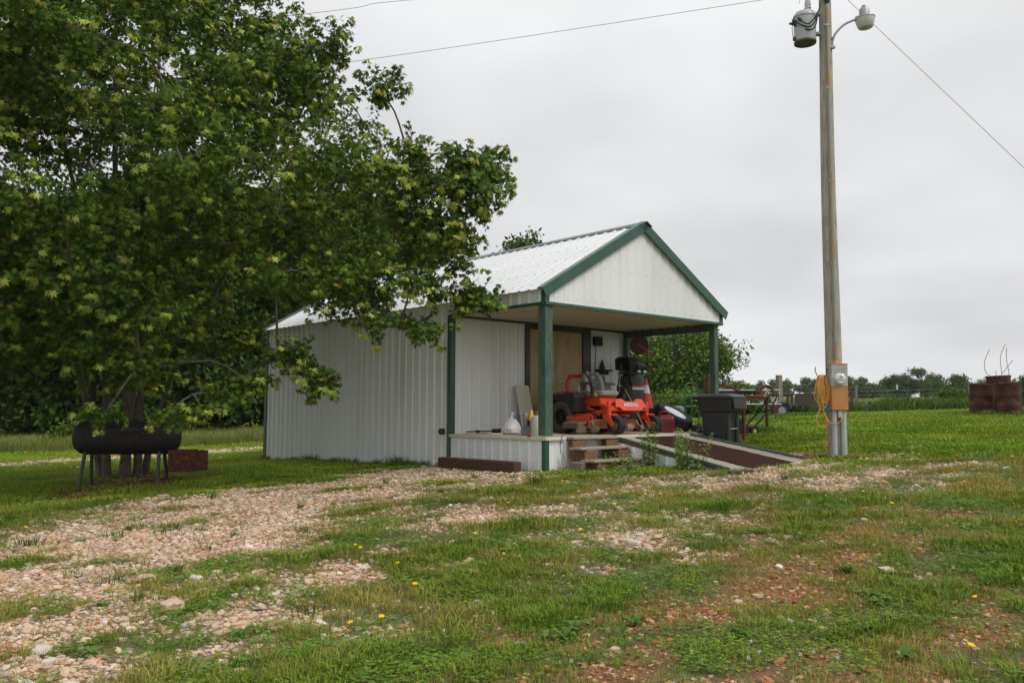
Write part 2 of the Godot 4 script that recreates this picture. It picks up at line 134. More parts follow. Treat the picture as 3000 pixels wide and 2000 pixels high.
func box(s: SurfaceTool, c: Vector3, size: Vector3, b := 0.0, turn := Basis()) -> void:
	var h := size * 0.5
	var keep := X
	X = X * Transform3D(turn, c)
	for a in 3:
		var u := (a + 1) % 3
		var v := (a + 2) % 3
		for g in [-1.0, 1.0]:
			var p := []
			for k in [[-1, -1], [1, -1], [1, 1], [-1, 1]]:
				var q := Vector3.ZERO
				q[a] = g * h[a]
				q[u] = k[0] * (h[u] - b)
				q[v] = k[1] * (h[v] - b)
				p.append(q)
			var o := Vector3.ZERO
			o[a] = g
			face(s, p, o)
		if b > 0.0:
			for g in [-1.0, 1.0]:
				for k in [-1.0, 1.0]:
					var p := []
					for e in [[-1, 0], [1, 0], [1, 1], [-1, 1]]:
						var q := Vector3.ZERO
						q[a] = e[0] * (h[a] - b)
						q[u] = g * (h[u] - (b if e[1] == 1 else 0.0))
						q[v] = k * (h[v] - (0.0 if e[1] == 1 else b))
						p.append(q)
					var o := Vector3.ZERO
					o[u] = g
					o[v] = k
					face(s, p, o)
	if b > 0.0:
		for i in [-1.0, 1.0]:
			for j in [-1.0, 1.0]:
				for k in [-1.0, 1.0]:
					var g := Vector3(i, j, k)
					face(s, [Vector3(i * h.x, j * (h.y - b), k * (h.z - b)), Vector3(i * (h.x - b), j * h.y, k * (h.z - b)), Vector3(i * (h.x - b), j * (h.y - b), k * h.z)], g)
	X = keep


func span(s: SurfaceTool, a: Vector3, b: Vector3, w: float, h: float, bev := 0.0, up := Vector3.UP) -> void:   # a bar from a to b
	var d := (b - a).normalized()
	var side := up.cross(d)
	if side.length() < 0.01:
		side = Vector3.RIGHT
	side = side.normalized()
	box(s, (a + b) * 0.5, Vector3(w, h, (b - a).length()), bev, Basis(side, d.cross(side), d))


func ring_basis(d: Vector3, last: Vector3) -> Array:
	var u := last - d * last.dot(d)
	if u.length() < 0.001:
		u = d.cross(Vector3.RIGHT if absf(d.x) < 0.9 else Vector3.UP)
	u = u.normalized()
	return [u, d.cross(u)]


func tube(s: SurfaceTool, pts: Array, r, n := 8, caps := true) -> void:
	var rings := []
	var u := Vector3.UP
	for i in pts.size():
		var d: Vector3 = (pts[mini(i + 1, pts.size() - 1)] - pts[maxi(i - 1, 0)]).normalized()
		var f := ring_basis(d, u if i > 0 else (Vector3.UP if absf(d.y) < 0.9 else Vector3.RIGHT))
		u = f[0]
		var rr: float = r[i] if r is Array else r
		var ring := []
		for k in n:
			var a := TAU * k / n
			ring.append(pts[i] + (f[0] * cos(a) + f[1] * sin(a)) * rr)
		rings.append(ring)
	smooth += 1
	s.set_smooth_group(smooth)
	for i in pts.size() - 1:
		for k in n:
			var m := (k + 1) % n
			for q in [rings[i][k], rings[i + 1][k], rings[i][m], rings[i][m], rings[i + 1][k], rings[i + 1][m]]:
				s.add_vertex(X * q)
	if caps:
		face(s, rings[0], pts[0] - pts[1])
		face(s, rings[-1], pts[-1] - pts[-2])


func rod(s: SurfaceTool, a: Vector3, b: Vector3, r0: float, r1 := -1.0, n := 10) -> void:
	tube(s, [a, b], [r0, r0 if r1 < 0.0 else r1], n)


func curve(pts: Array, steps := 4) -> Array:                       # a smooth line through the points
	var o := []
	for i in pts.size() - 1:
		var a: Vector3 = pts[maxi(i - 1, 0)]
		var d: Vector3 = pts[mini(i + 2, pts.size() - 1)]
		for k in steps:
			o.append((pts[i] as Vector3).cubic_interpolate(pts[i + 1], a, d, float(k) / steps))
	o.append(pts[-1])
	return o


func lathe(s: SurfaceTool, prof: Array, n := 20, turn := Basis(), at := Vector3.ZERO) -> void:   # (radius, height) pairs turned round y
	var keep := X
	X = X * Transform3D(turn, at)
	var group := smooth + 1
	for i in prof.size() - 1:
		if i > 0 and absf((prof[i] - prof[i - 1]).angle_to(prof[i + 1] - prof[i])) > 0.6:
			group += 1
		s.set_smooth_group(group)
		for k in n:
			var a := TAU * k / n
			var b := TAU * (k + 1) / n
			var p0 := Vector3(cos(a) * prof[i].x, prof[i].y, sin(a) * prof[i].x)
			var p1 := Vector3(cos(b) * prof[i].x, prof[i].y, sin(b) * prof[i].x)
			var q0 := Vector3(cos(a) * prof[i + 1].x, prof[i + 1].y, sin(a) * prof[i + 1].x)
			var q1 := Vector3(cos(b) * prof[i + 1].x, prof[i + 1].y, sin(b) * prof[i + 1].x)
			if prof[i].x > 0.0001:
				for q in [p0, p1, q0]:
					s.add_vertex(X * q)
			if prof[i + 1].x > 0.0001:
				for q in [p1, q1, q0]:
					s.add_vertex(X * q)
	smooth = group + 1
	X = keep


func slab(s: SurfaceTool, poly: Array, depth: float, turn := Basis(), at := Vector3.ZERO) -> void:   # an outline in x and y given a thickness along z
	var keep := X
	X = X * Transform3D(turn, at)
	var p := PackedVector2Array(poly)
	if Geometry2D.is_polygon_clockwise(p):
		p.reverse()
	s.set_smooth_group(-1)
	var t := Geometry2D.triangulate_polygon(p)
	for i in range(0, t.size(), 3):
		for g in [1.0, -1.0]:
			var a := Vector3(p[t[i]].x, p[t[i]].y, g * depth * 0.5)
			var b := Vector3(p[t[i + 1]].x, p[t[i + 1]].y, g * depth * 0.5)
			var c := Vector3(p[t[i + 2]].x, p[t[i + 2]].y, g * depth * 0.5)
			face(s, [a, b, c], Vector3(0, 0, g))
	for i in p.size():
		var a := p[i]
		var b := p[(i + 1) % p.size()]
		var e := b - a
		face(s, [Vector3(a.x, a.y, depth * 0.5), Vector3(b.x, b.y, depth * 0.5), Vector3(b.x, b.y, -depth * 0.5), Vector3(a.x, a.y, -depth * 0.5)], Vector3(e.y, -e.x, 0))
	X = keep


func loft(s: SurfaceTool, rings: Array, caps := true) -> void:     # rings of equally many points, flat in between
	smooth += 1
	var mid := Vector3.ZERO
	for i in rings.size() - 1:
		var n: int = rings[i].size()
		mid = Vector3.ZERO
		for k in n:
			mid += (rings[i][k] + rings[i + 1][k]) / (2.0 * n)
		for k in n:
			var m := (k + 1) % n
			var c: Vector3 = (rings[i][k] + rings[i][m] + rings[i + 1][k] + rings[i + 1][m]) / 4.0
			face(s, [rings[i][k], rings[i][m], rings[i + 1][m], rings[i + 1][k]], c - mid)
	if caps:
		face(s, rings[0], rings[0][0] - rings[1][0])
		face(s, rings[-1], rings[-1][0] - rings[-2][0])


func rounded(w: float, d: float, r: float, y: float, cx := 0.0, cz := 0.0, k := 3) -> Array:   # a rounded rectangle lying at height y
	var o := []
	for q in 4:
		var c := Vector2((w * 0.5 - r) * [1, -1, -1, 1][q], (d * 0.5 - r) * [1, 1, -1, -1][q])
		for i in k + 1:
			var a := PI * 0.5 * (q + float(i) / k)
			o.append(Vector3(cx + c.x + cos(a) * r, y, cz + c.y + sin(a) * r))
	return o


func ball(s: SurfaceTool, c: Vector3, r: Vector3, n := 12) -> void:
	var prof := []
	for i in n / 2 + 1:
		var a := PI * (float(i) / (n / 2) - 0.5)
		prof.append(Vector2(cos(a), sin(a)))
	lathe(s, prof, n, Basis.from_scale(r), c)


func text_mesh(words: String, size: float, depth := 0.004, thick := true) -> TextMesh:
	var t := TextMesh.new()
	t.text = words
	var f := SystemFont.new()
	f.font_names = PackedStringArray(["Droid Sans"])
	f.font_weight = 700 if thick else 400
	t.font = f
	t.font_size = 32
	t.pixel_size = size / 24.0
	t.depth = depth
	return t


# ---------- things ----------
func put(called: String, s: SurfaceTool, m: Material, parent: Node = null) -> MeshInstance3D:
	s.generate_normals()
	s.index()
	var o := MeshInstance3D.new()
	o.mesh = s.commit()
	o.material_override = m
	return place(o, called, parent)


func place(o: Node3D, called: String, parent: Node = null) -> Node3D:
	if parent == null:
		var n: int = taken.get(called, 0)
		taken[called] = n + 1
		o.name = called if n == 0 else "%s_%03d" % [called, n]
		add_child(o)
	else:
		o.name = called
		parent.add_child(o, true)
	return o


func words_on(called: String, t: TextMesh, m: Material, parent: Node, xf: Transform3D) -> MeshInstance3D:
	var o := MeshInstance3D.new()
	o.mesh = t
	o.material_override = m
	o.transform = xf
	return place(o, called, parent)


func tag(o: Node3D, label: String, category: String, group := "", kind := "") -> Node3D:
	if label:
		o.set_meta("label", label)
	if category:
		o.set_meta("category", category)
	if group:
		o.set_meta("group", group)
	if kind:
		o.set_meta("kind", kind)
	return o


func thing(called: String, label: String, category: String, xf := Transform3D(), group := "") -> Node3D:
	var o := Node3D.new()
	o.transform = xf
	place(o, called)
	return tag(o, label, category, group)


func porch(x: float, y: float, z: float, turn := 0.0) -> Transform3D:      # a place in the shed's own axes
	return HX * Transform3D(Basis(Vector3.UP, turn), Vector3(x, y, z))


func yard(x: float, z: float, turn := 0.0, lift := 0.0) -> Transform3D:    # a place on the ground
	return Transform3D(Basis(Vector3.UP, turn), Vector3(x, land(x, z) + lift, z))


func scatter(called: String, mesh: Mesh, m: Material, list: Array, tints: Array, parent: Node = null) -> MultiMeshInstance3D:
	var mm := MultiMesh.new()
	mm.transform_format = MultiMesh.TRANSFORM_3D
	mm.use_colors = not tints.is_empty()
	mm.mesh = mesh
	mm.instance_count = list.size()
	for i in list.size():
		mm.set_instance_transform(i, list[i])
		if mm.use_colors:
			mm.set_instance_color(i, tints[i])
	var o := MultiMeshInstance3D.new()
	o.multimesh = mm
	o.material_override = m
	return place(o, called, parent)


func tilt() -> Basis:
	return Basis(Vector3.UP, rng.randf() * TAU)


# ---------- materials ----------
func lin(r: float, g: float, b: float) -> Color:
	return Color(r, g, b).linear_to_srgb()


func noise_map(seed_: int, freq: float, stops: Array, octaves := 4, px := 256) -> NoiseTexture2D:   # stops: [at, linear colour or grey]
	var n := FastNoiseLite.new()
	n.seed = seed_
	n.frequency = freq
	n.fractal_octaves = octaves
	var t := NoiseTexture2D.new()
	t.width = px
	t.height = px
	t.seamless = true
	t.noise = n
	t.normalize = true
	var g := Gradient.new()
	var at := PackedFloat32Array()
	var cs := PackedColorArray()
	for q in stops:
		at.append(q[0])
		cs.append(q[1] if q[1] is Color else Color(q[1], q[1], q[1]).linear_to_srgb())
	g.offsets = at
	g.colors = cs
	t.color_ramp = g
	return t


func relief_map(seed_: int, freq: float, octaves := 4, strength := 4.0) -> NoiseTexture2D:
	var n := FastNoiseLite.new()
	n.seed = seed_
	n.frequency = freq
	n.fractal_octaves = octaves
	var t := NoiseTexture2D.new()
	t.seamless = true
	t.width = 256
	t.height = 256
	t.noise = n
	t.as_normal_map = true
	t.bump_strength = strength
	return t


func mat(called: String, c: Color, rough := 0.7, metal := 0.0, tex: Texture2D = null, scale := Vector3.ONE, nrm: Texture2D = null, depth := 1.0) -> StandardMaterial3D:
	var m := StandardMaterial3D.new()
	m.resource_name = called
	m.albedo_color = c
	m.roughness = rough
	m.metallic = metal
	if tex or nrm:
		m.uv1_triplanar = true
		m.uv1_scale = scale
		m.albedo_texture = tex
	if nrm:
		m.normal_enabled = true
		m.normal_texture = nrm
		m.normal_scale = depth
	M[called] = m
	return m


func leafy(called: String, c: Color, through: Color, rough := 0.55) -> StandardMaterial3D:
	var m := mat(called, c, rough)
	m.vertex_color_use_as_albedo = true
	m.backlight_enabled = true
	m.backlight = through
	m.metallic_specular = 0.2
	m.cull_mode = BaseMaterial3D.CULL_DISABLED
	return m


func make_materials() -> void:
	var soft := noise_map(1, 0.02, [[0.0, 0.72], [0.5, 0.9], [1.0, 1.0]])
	var fine := noise_map(2, 0.06, [[0.0, 0.6], [0.5, 0.85], [1.0, 1.0]], 5)
	var bumps := relief_map(3, 0.05)
	var grain := noise_map(4, 0.03, [[0.0, 0.45], [0.4, 0.75], [0.7, 0.95], [1.0, 0.7]], 5)
	var grain_bump := relief_map(5, 0.03, 5, 6.0)
	var stains := noise_map(6, 0.012, [[0.0, lin(0.84, 0.825, 0.79)], [0.3, lin(0.945, 0.94, 0.93)], [0.55, lin(0.98, 0.98, 0.975)], [1.0, lin(1, 1, 1)]], 6)
	var rust := noise_map(7, 0.025, [[0.0, lin(0.035, 0.016, 0.013)], [0.35, lin(0.075, 0.024, 0.015)], [0.6, lin(0.12, 0.036, 0.02)], [0.85, lin(0.2, 0.065, 0.03)], [1.0, lin(0.11, 0.045, 0.03)]], 6)
	var mud := noise_map(8, 0.03, [[0.0, lin(0.5, 0.05, 0.012)], [0.38, lin(0.42, 0.07, 0.02)], [0.5, lin(0.2, 0.13, 0.06)], [1.0, lin(0.16, 0.11, 0.06)]], 5)
	var oily := noise_map(9, 0.03, [[0.0, lin(0.06, 0.045, 0.03)], [0.5, lin(0.16, 0.12, 0.075)], [1.0, lin(0.2, 0.15, 0.09)]], 5)
	mat("white_metal", lin(0.78, 0.8, 0.805), 0.42, 0.0, stains, Vector3(0.35, 0.06, 0.35))
	mat("roof_metal", lin(0.72, 0.745, 0.755), 0.36, 0.0, stains, Vector3(0.3, 0.3, 0.12))
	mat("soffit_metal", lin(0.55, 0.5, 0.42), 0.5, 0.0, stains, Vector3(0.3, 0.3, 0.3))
	mat("green_trim", lin(0.032, 0.1, 0.066), 0.38, 0.0, soft, Vector3(0.6, 0.15, 0.6))
	mat("green_wood", lin(0.068, 0.125, 0.092), 0.75, 0.0, grain, Vector3(3, 0.3, 3), grain_bump, 0.6)
	mat("core", lin(0.2, 0.17, 0.13), 0.9)
	mat("door_paint", lin(0.46, 0.325, 0.17), 0.55, 0.0, soft, Vector3(0.8, 0.3, 0.8))
	mat("frame_paint", lin(0.055, 0.06, 0.055), 0.5, 0.0, soft, Vector3(2, 0.5, 2))
	mat("brass", lin(0.55, 0.45, 0.25), 0.25, 0.9)
	mat("steel", lin(0.5, 0.5, 0.5), 0.35, 0.8, soft, Vector3(3, 3, 3))
	mat("galvanised", lin(0.42, 0.43, 0.43), 0.5, 0.5, fine, Vector3(2, 2, 2))
	mat("grey_wood", lin(0.4, 0.33, 0.25), 0.85, 0.0, grain, Vector3(0.6, 7, 7), grain_bump, 0.8)
	mat("pale_wood", lin(0.5, 0.42, 0.31), 0.8, 0.0, grain, Vector3(0.5, 6, 6), grain_bump, 0.6)
	mat("ramp_wood", lin(0.4, 0.35, 0.285), 0.85, 0.0, grain, Vector3(0.6, 7, 7), grain_bump, 0.7)
	mat("brown_wood", lin(0.2, 0.105, 0.05), 0.8, 0.0, grain, Vector3(3, 1, 3), grain_bump, 0.6)
	mat("timber", lin(0.085, 0.038, 0.022), 0.8, 0.0, grain, Vector3(0.4, 6, 6), grain_bump, 0.9)
	mat("carpet", lin(0.05, 0.024, 0.017), 1.0, 0.0, fine, Vector3(3, 3, 3), bumps, 1.0)
	mat("orange_paint", Color.WHITE, 0.38, 0.0, noise_map(16, 0.03, [[0.0, lin(0.34, 0.1, 0.04)], [0.28, lin(0.58, 0.06, 0.016)], [0.5, lin(0.68, 0.052, 0.009)], [1.0, lin(0.72, 0.056, 0.008)]], 5), Vector3(2.2, 2.2, 2.2))
	M.carpet.metallic_specular = 0.15
	M.orange_paint.clearcoat_enabled = true
	M.orange_paint.clearcoat = 0.25
	mat("muddy_orange", Color.WHITE, 0.75, 0.0, mud, Vector3(1.6, 1.6, 1.6), bumps, 0.6)
	mat("mud", Color.WHITE, 0.9, 0.0, oily, Vector3(3, 3, 3), bumps, 1.0)
	mat("black_plastic", lin(0.013, 0.013, 0.014), 0.5, 0.0, fine, Vector3(4, 4, 4))
	mat("bin_plastic", lin(0.022, 0.023, 0.024), 0.48, 0.0, soft, Vector3(2, 2, 2))
	mat("rubber", lin(0.018, 0.018, 0.018), 0.85, 0.0, fine, Vector3(5, 5, 5), bumps, 0.6)
	mat("muddy_rubber", lin(0.09, 0.072, 0.05), 0.95, 0.0, fine, Vector3(6, 6, 6), bumps, 1.2)
	mat("muddy_rim", lin(0.3, 0.24, 0.16), 0.7, 0.0, fine, Vector3(6, 6, 6))
	mat("seat_grey", lin(0.3, 0.3, 0.27), 0.6, 0.0, soft, Vector3(3, 3, 3))
	mat("seat_dark", lin(0.11, 0.115, 0.11), 0.65, 0.0, soft, Vector3(3, 3, 3))
	mat("red_paint", lin(0.4, 0.02, 0.016), 0.35, 0.0, soft, Vector3(3, 3, 3))
	mat("dark_red", lin(0.09, 0.006, 0.008), 0.4, 0.0, fine, Vector3(3, 3, 3))
	mat("red_plastic", lin(0.2, 0.008, 0.014), 0.4, 0.0, soft, Vector3(3, 3, 3))
	mat("cone_orange", lin(0.75, 0.05, 0.015), 0.55, 0.0, soft, Vector3(3, 3, 3))
	mat("white_paint", lin(0.78, 0.78, 0.77), 0.5, 0.0, soft, Vector3(3, 3, 3))
	mat("rim_white", lin(0.68, 0.74, 0.78), 0.4, 0.0, soft, Vector3(3, 3, 3))
	mat("tank_grey", lin(0.065, 0.06, 0.05), 0.55, 0.0, fine, Vector3(1.5, 1.5, 1.5))
	mat("iron_black", lin(0.012, 0.011, 0.011), 0.6, 0.1, fine, Vector3(2, 2, 2), bumps, 0.4)
	mat("smoker_iron", Color.WHITE, 0.72, 0.0, noise_map(19, 0.018, [[0.0, lin(0.012, 0.011, 0.011)], [0.6, lin(0.016, 0.014, 0.013)], [0.78, lin(0.045, 0.024, 0.016)], [1.0, lin(0.075, 0.032, 0.018)]], 6), Vector3(1.2, 1.2, 1.2), bumps, 0.6)
	mat("iron_grey", lin(0.07, 0.07, 0.075), 0.6, 0.2, fine, Vector3(3, 3, 3))
	mat("rust", Color.WHITE, 0.92, 0.0, rust, Vector3(1.3, 1.3, 1.3), bumps, 0.8)
	mat("rust_streaks", lin(0.9, 0.9, 0.9), 0.92, 0.0, rust, Vector3(3.0, 0.5, 3.0), bumps, 0.6)
	mat("barrel_rust", lin(0.6, 0.62, 0.7), 0.9, 0.0, rust, Vector3(0.7, 0.45, 0.7), bumps, 0.4)
	mat("table_rust", lin(1.0, 1.0, 1.0), 0.85, 0.0, noise_map(17, 0.03, [[0.0, lin(0.1, 0.035, 0.018)], [0.5, lin(0.24, 0.085, 0.04)], [1.0, lin(0.34, 0.14, 0.065)]], 5), Vector3(1.4, 1.4, 1.4), bumps, 0.5)
	mat("hood_grey", lin(0.13, 0.13, 0.13), 0.4, 0.0, soft, Vector3(3, 3, 3))
	mat("dark_slat", lin(0.08, 0.055, 0.04), 0.9, 0.0, grain, Vector3(5, 1, 5))
	mat("pole_wood", lin(0.42, 0.385, 0.33), 0.9, 0.0, noise_map(18, 0.035, [[0.0, 0.2], [0.22, 0.55], [0.45, 0.85], [1.0, 1.0]], 5), Vector3(5, 0.16, 5), grain_bump, 1.4)
	mat("post_wood", lin(0.3, 0.24, 0.19), 0.9, 0.0, grain, Vector3(9, 0.5, 9), grain_bump, 1.0)
	mat("pvc_grey", lin(0.44, 0.46, 0.48), 0.45, 0.0, soft, Vector3(2, 0.4, 2))
	mat("conduit", Color.WHITE, 0.55, 0.2, noise_map(11, 0.012, [[0.0, lin(0.24, 0.27, 0.23)], [0.5, lin(0.28, 0.3, 0.25)], [0.62, lin(0.33, 0.24, 0.1)], [0.8, lin(0.4, 0.2, 0.05)], [1.0, lin(0.3, 0.12, 0.03)]], 4), Vector3(1.2, 0.35, 1.2))
	mat("orange_rust_metal", lin(1, 1, 1), 0.6, 0.0, noise_map(12, 0.014, [[0.0, lin(0.4, 0.15, 0.035)], [0.5, lin(0.47, 0.2, 0.055)], [1.0, lin(0.42, 0.23, 0.1)]], 5), Vector3(1.5, 0.6, 1.5))
	mat("meter_grey", lin(0.42, 0.42, 0.4), 0.5, 0.0, soft, Vector3(2, 1, 2))
	mat("cord_orange", lin(0.6, 0.33, 0.07), 0.5)
	mat("teal", lin(0.03, 0.42, 0.3), 0.5)
	mat("transformer", lin(0.42, 0.46, 0.46), 0.4, 0.0, stains, Vector3(0.8, 0.4, 0.8))
	mat("transformer_base", lin(0.085, 0.085, 0.055), 0.6, 0.0, fine, Vector3(2, 2, 2))
	mat("porcelain", lin(0.5, 0.48, 0.45), 0.25)
	mat("lamp_acrylic", lin(0.62, 0.62, 0.55), 0.25)
	M.lamp_acrylic.backlight_enabled = true
	M.lamp_acrylic.backlight = Color(0.5, 0.5, 0.45)
	mat("wire_grey", lin(0.3, 0.29, 0.3), 0.6)
	mat("wire_black", lin(0.012, 0.012, 0.012), 0.5)
	mat("meter_glass", Color(1, 1, 1, 0.12), 0.05)
	M.meter_glass.transparency = BaseMaterial3D.TRANSPARENCY_ALPHA
	mat("bag_white", lin(0.72, 0.72, 0.7), 0.45, 0.0, soft, Vector3(4, 4, 4), bumps, 0.7)
	mat("blue_print", lin(0.02, 0.24, 0.42), 0.45)
	mat("jug_grey", lin(0.2, 0.21, 0.23), 0.35, 0.0, soft, Vector3(3, 3, 3))
	mat("yellow_plastic", lin(0.68, 0.5, 0.02), 0.45)
	mat("milky_plastic", lin(0.5, 0.52, 0.43), 0.5, 0.0, soft, Vector3(4, 4, 4))
	mat("board_white", lin(0.62, 0.58, 0.47), 0.7, 0.0, stains, Vector3(0.8, 0.5, 0.8))
	mat("green_steel", lin(0.012, 0.12, 0.075), 0.45, 0.0, soft, Vector3(3, 3, 3))
	mat("aluminium", lin(0.36, 0.38, 0.4), 0.45, 0.6)
	mat("handle_wood", lin(0.42, 0.28, 0.13), 0.65, 0.0, grain, Vector3(9, 0.7, 9))
	mat("blue_plastic", lin(0.02, 0.05, 0.14), 0.45)
	mat("maple_bark", lin(0.16, 0.13, 0.1), 0.95, 0.0, noise_map(13, 0.03, [[0.0, 0.3], [0.5, 0.7], [0.75, 1.0], [1.0, 1.0]], 5), Vector3(3, 0.7, 3), grain_bump, 1.4)
	mat("bark", lin(0.075, 0.06, 0.045), 0.95, 0.0, fine, Vector3(2, 0.6, 2))
	mat("twig", lin(0.13, 0.09, 0.06), 0.9)
	mat("stone_block", lin(0.2, 0.17, 0.14), 0.9, 0.0, fine, Vector3(3, 3, 3), bumps, 1.5)
	mat("brick_red", lin(0.27, 0.085, 0.05), 0.9, 0.0, fine, Vector3(4, 4, 4), bumps, 1.0)
	var earth := mat("earth", Color.WHITE, 0.95, 0.0, noise_map(14, 0.09, [[0.0, 0.5], [0.5, 0.85], [1.0, 1.0]], 6, 512), Vector3(0.9, 0.9, 0.9), relief_map(15, 0.08, 5, 8.0), 1.0)
	earth.uv1_world_triplanar = true
	earth.vertex_color_use_as_albedo = true
	var stone := mat("gravel_stone", Color.WHITE, 0.9, 0.0, fine, Vector3(1.2, 1.2, 1.2), bumps, 0.7)
	stone.vertex_color_use_as_albedo = true
	leafy("maple_leaf", Color.WHITE, Color(0.55, 0.55, 0.3))
	leafy("tree_leaf", Color.WHITE, Color(0.4, 0.42, 0.25))
	leafy("grass_blade", Color.WHITE, Color(0.55, 0.55, 0.3), 0.6)
	leafy("petal", Color.WHITE, Color(0.4, 0.4, 0.3), 0.7)
	leafy("litter_leaf", Color.WHITE, Color(0.1, 0.08, 0.05), 0.8)


# ---------- the ground ----------
const GRID_X := -18.0
const GRID_Z := -36.0
const CELL := 0.15
const GRID_W := 254
const GRID_H := 261
var heights := PackedFloat32Array()
var gravel_at := PackedFloat32Array()
var dirt_at := PackedFloat32Array()
var litter_at := PackedFloat32Array()
var patch := FastNoiseLite.new()
var wide := FastNoiseLite.new()


func raw_land(x: float, z: float) -> float:
	var px := clampf(x, -320.0, 320.0) * 0.1
	var pz := clampf(z, -330.0, 100.0) * 0.1
	var h: float = LAND_AFFINE[0] + LAND_AFFINE[1] * px + LAND_AFFINE[2] * pz
	for a in LAND:
		var dx: float = px - a[0] * 0.1
		var dz: float = pz - a[1] * 0.1
		var r2 := dx * dx + dz * dz
		if r2 > 1e-9:
			h += a[2] * 0.5 * r2 * log(r2)
	return h + 0.016 * patch.get_noise_2d(x * 2.0, z * 2.0) + 0.02 * wide.get_noise_2d(x * 2.0, z * 2.0)


func land(x: float, z: float) -> float:
	return look(heights, x, z, true)


func look(grid: PackedFloat32Array, x: float, z: float, is_land := false) -> float:
	var fx := (x - GRID_X) / CELL
	var fz := (z - GRID_Z) / CELL
	var ix := int(floor(fx))
	var iz := int(floor(fz))
	if ix < 0 or iz < 0 or ix >= GRID_W - 1 or iz >= GRID_H - 1:
		return raw_land(x, z) if is_land else 0.0
	fx -= ix
	fz -= iz
	var i := iz * GRID_W + ix
	return lerpf(lerpf(grid[i], grid[i + 1], fx), lerpf(grid[i + GRID_W], grid[i + GRID_W + 1], fx), fz)


func inside(poly: Array, x: float, z: float) -> float:               # metres inside the outline (negative outside)
	var best := 1e9
	var within := false
	var n := poly.size() / 2
	for i in n:
		var j := (i + 1) % n
		var ax: float = poly[2 * i]
		var az: float = poly[2 * i + 1]
		var ex: float = poly[2 * j] - ax
		var ez: float = poly[2 * j + 1] - az
		var t := clampf(((x - ax) * ex + (z - az) * ez) / (ex * ex + ez * ez), 0.0, 1.0)
		var dx := x - ax - ex * t
		var dz := z - az - ez * t
		best = minf(best, dx * dx + dz * dz)
		if (az > z) != (az + ez > z) and x < ex * (z - az) / ez + ax:
			within = not within
	return sqrt(best) if within else -sqrt(best)


func spread(areas: Array, soft: float, rough: float) -> PackedFloat32Array:
	var o := PackedFloat32Array()
	o.resize(GRID_W * GRID_H)
	for p in areas:
		var lo := Vector2(1e9, 1e9)
		var hi := -lo
		for i in p.size() / 2:
			lo = lo.min(Vector2(p[2 * i], p[2 * i + 1]))
			hi = hi.max(Vector2(p[2 * i], p[2 * i + 1]))
		var x0 := maxi(0, int((lo.x - 1.0 - GRID_X) / CELL))
		var x1 := mini(GRID_W, int((hi.x + 1.0 - GRID_X) / CELL))
		var z0 := maxi(0, int((lo.y - 1.0 - GRID_Z) / CELL))
		var z1 := mini(GRID_H, int((hi.y + 1.0 - GRID_Z) / CELL))
		for iz in range(z0, z1):
			for ix in range(x0, x1):
				var x := GRID_X + ix * CELL
				var z := GRID_Z + iz * CELL
				var al := x * 0.85 - z * 0.52
				var ac := x * 0.52 + z * 0.85
				var hole := maxf(0.0, patch.get_noise_2d(al * 1.4 - 31.0, ac * 4.6 + 17.0) - 0.03) * 3.2
				var d := 0.02 + inside(p, x, z) * (1.0 - minf(hole, 0.9)) - hole * 0.25 + rough * (patch.get_noise_2d(x * 3.0 + 40.0, z * 3.0) + 0.5 * patch.get_noise_2d(x * 8.0, z * 8.0 + 70.0))
				var i := iz * GRID_W + ix
				o[i] = maxf(o[i], clampf(d / soft + 0.5, 0.0, 1.0))
	return o


func prepare_land() -> void:
	patch.seed = 3
	patch.frequency = 0.35
	patch.fractal_octaves = 3
	wide.seed = 5
	wide.frequency = 0.1
	wide.fractal_octaves = 3
	gravel_at = spread(GRAVEL_AREAS + DRIVE_AREAS, 1.0, 0.95)
	dirt_at = spread(DIRT_AREAS, 0.8, 0.8)
	litter_at = spread(LITTER_AREAS, 0.5, 0.4)
	heights.resize(GRID_W * GRID_H)
	for iz in GRID_H:
		for ix in GRID_W:
			heights[iz * GRID_W + ix] = raw_land(GRID_X + ix * CELL, GRID_Z + iz * CELL)


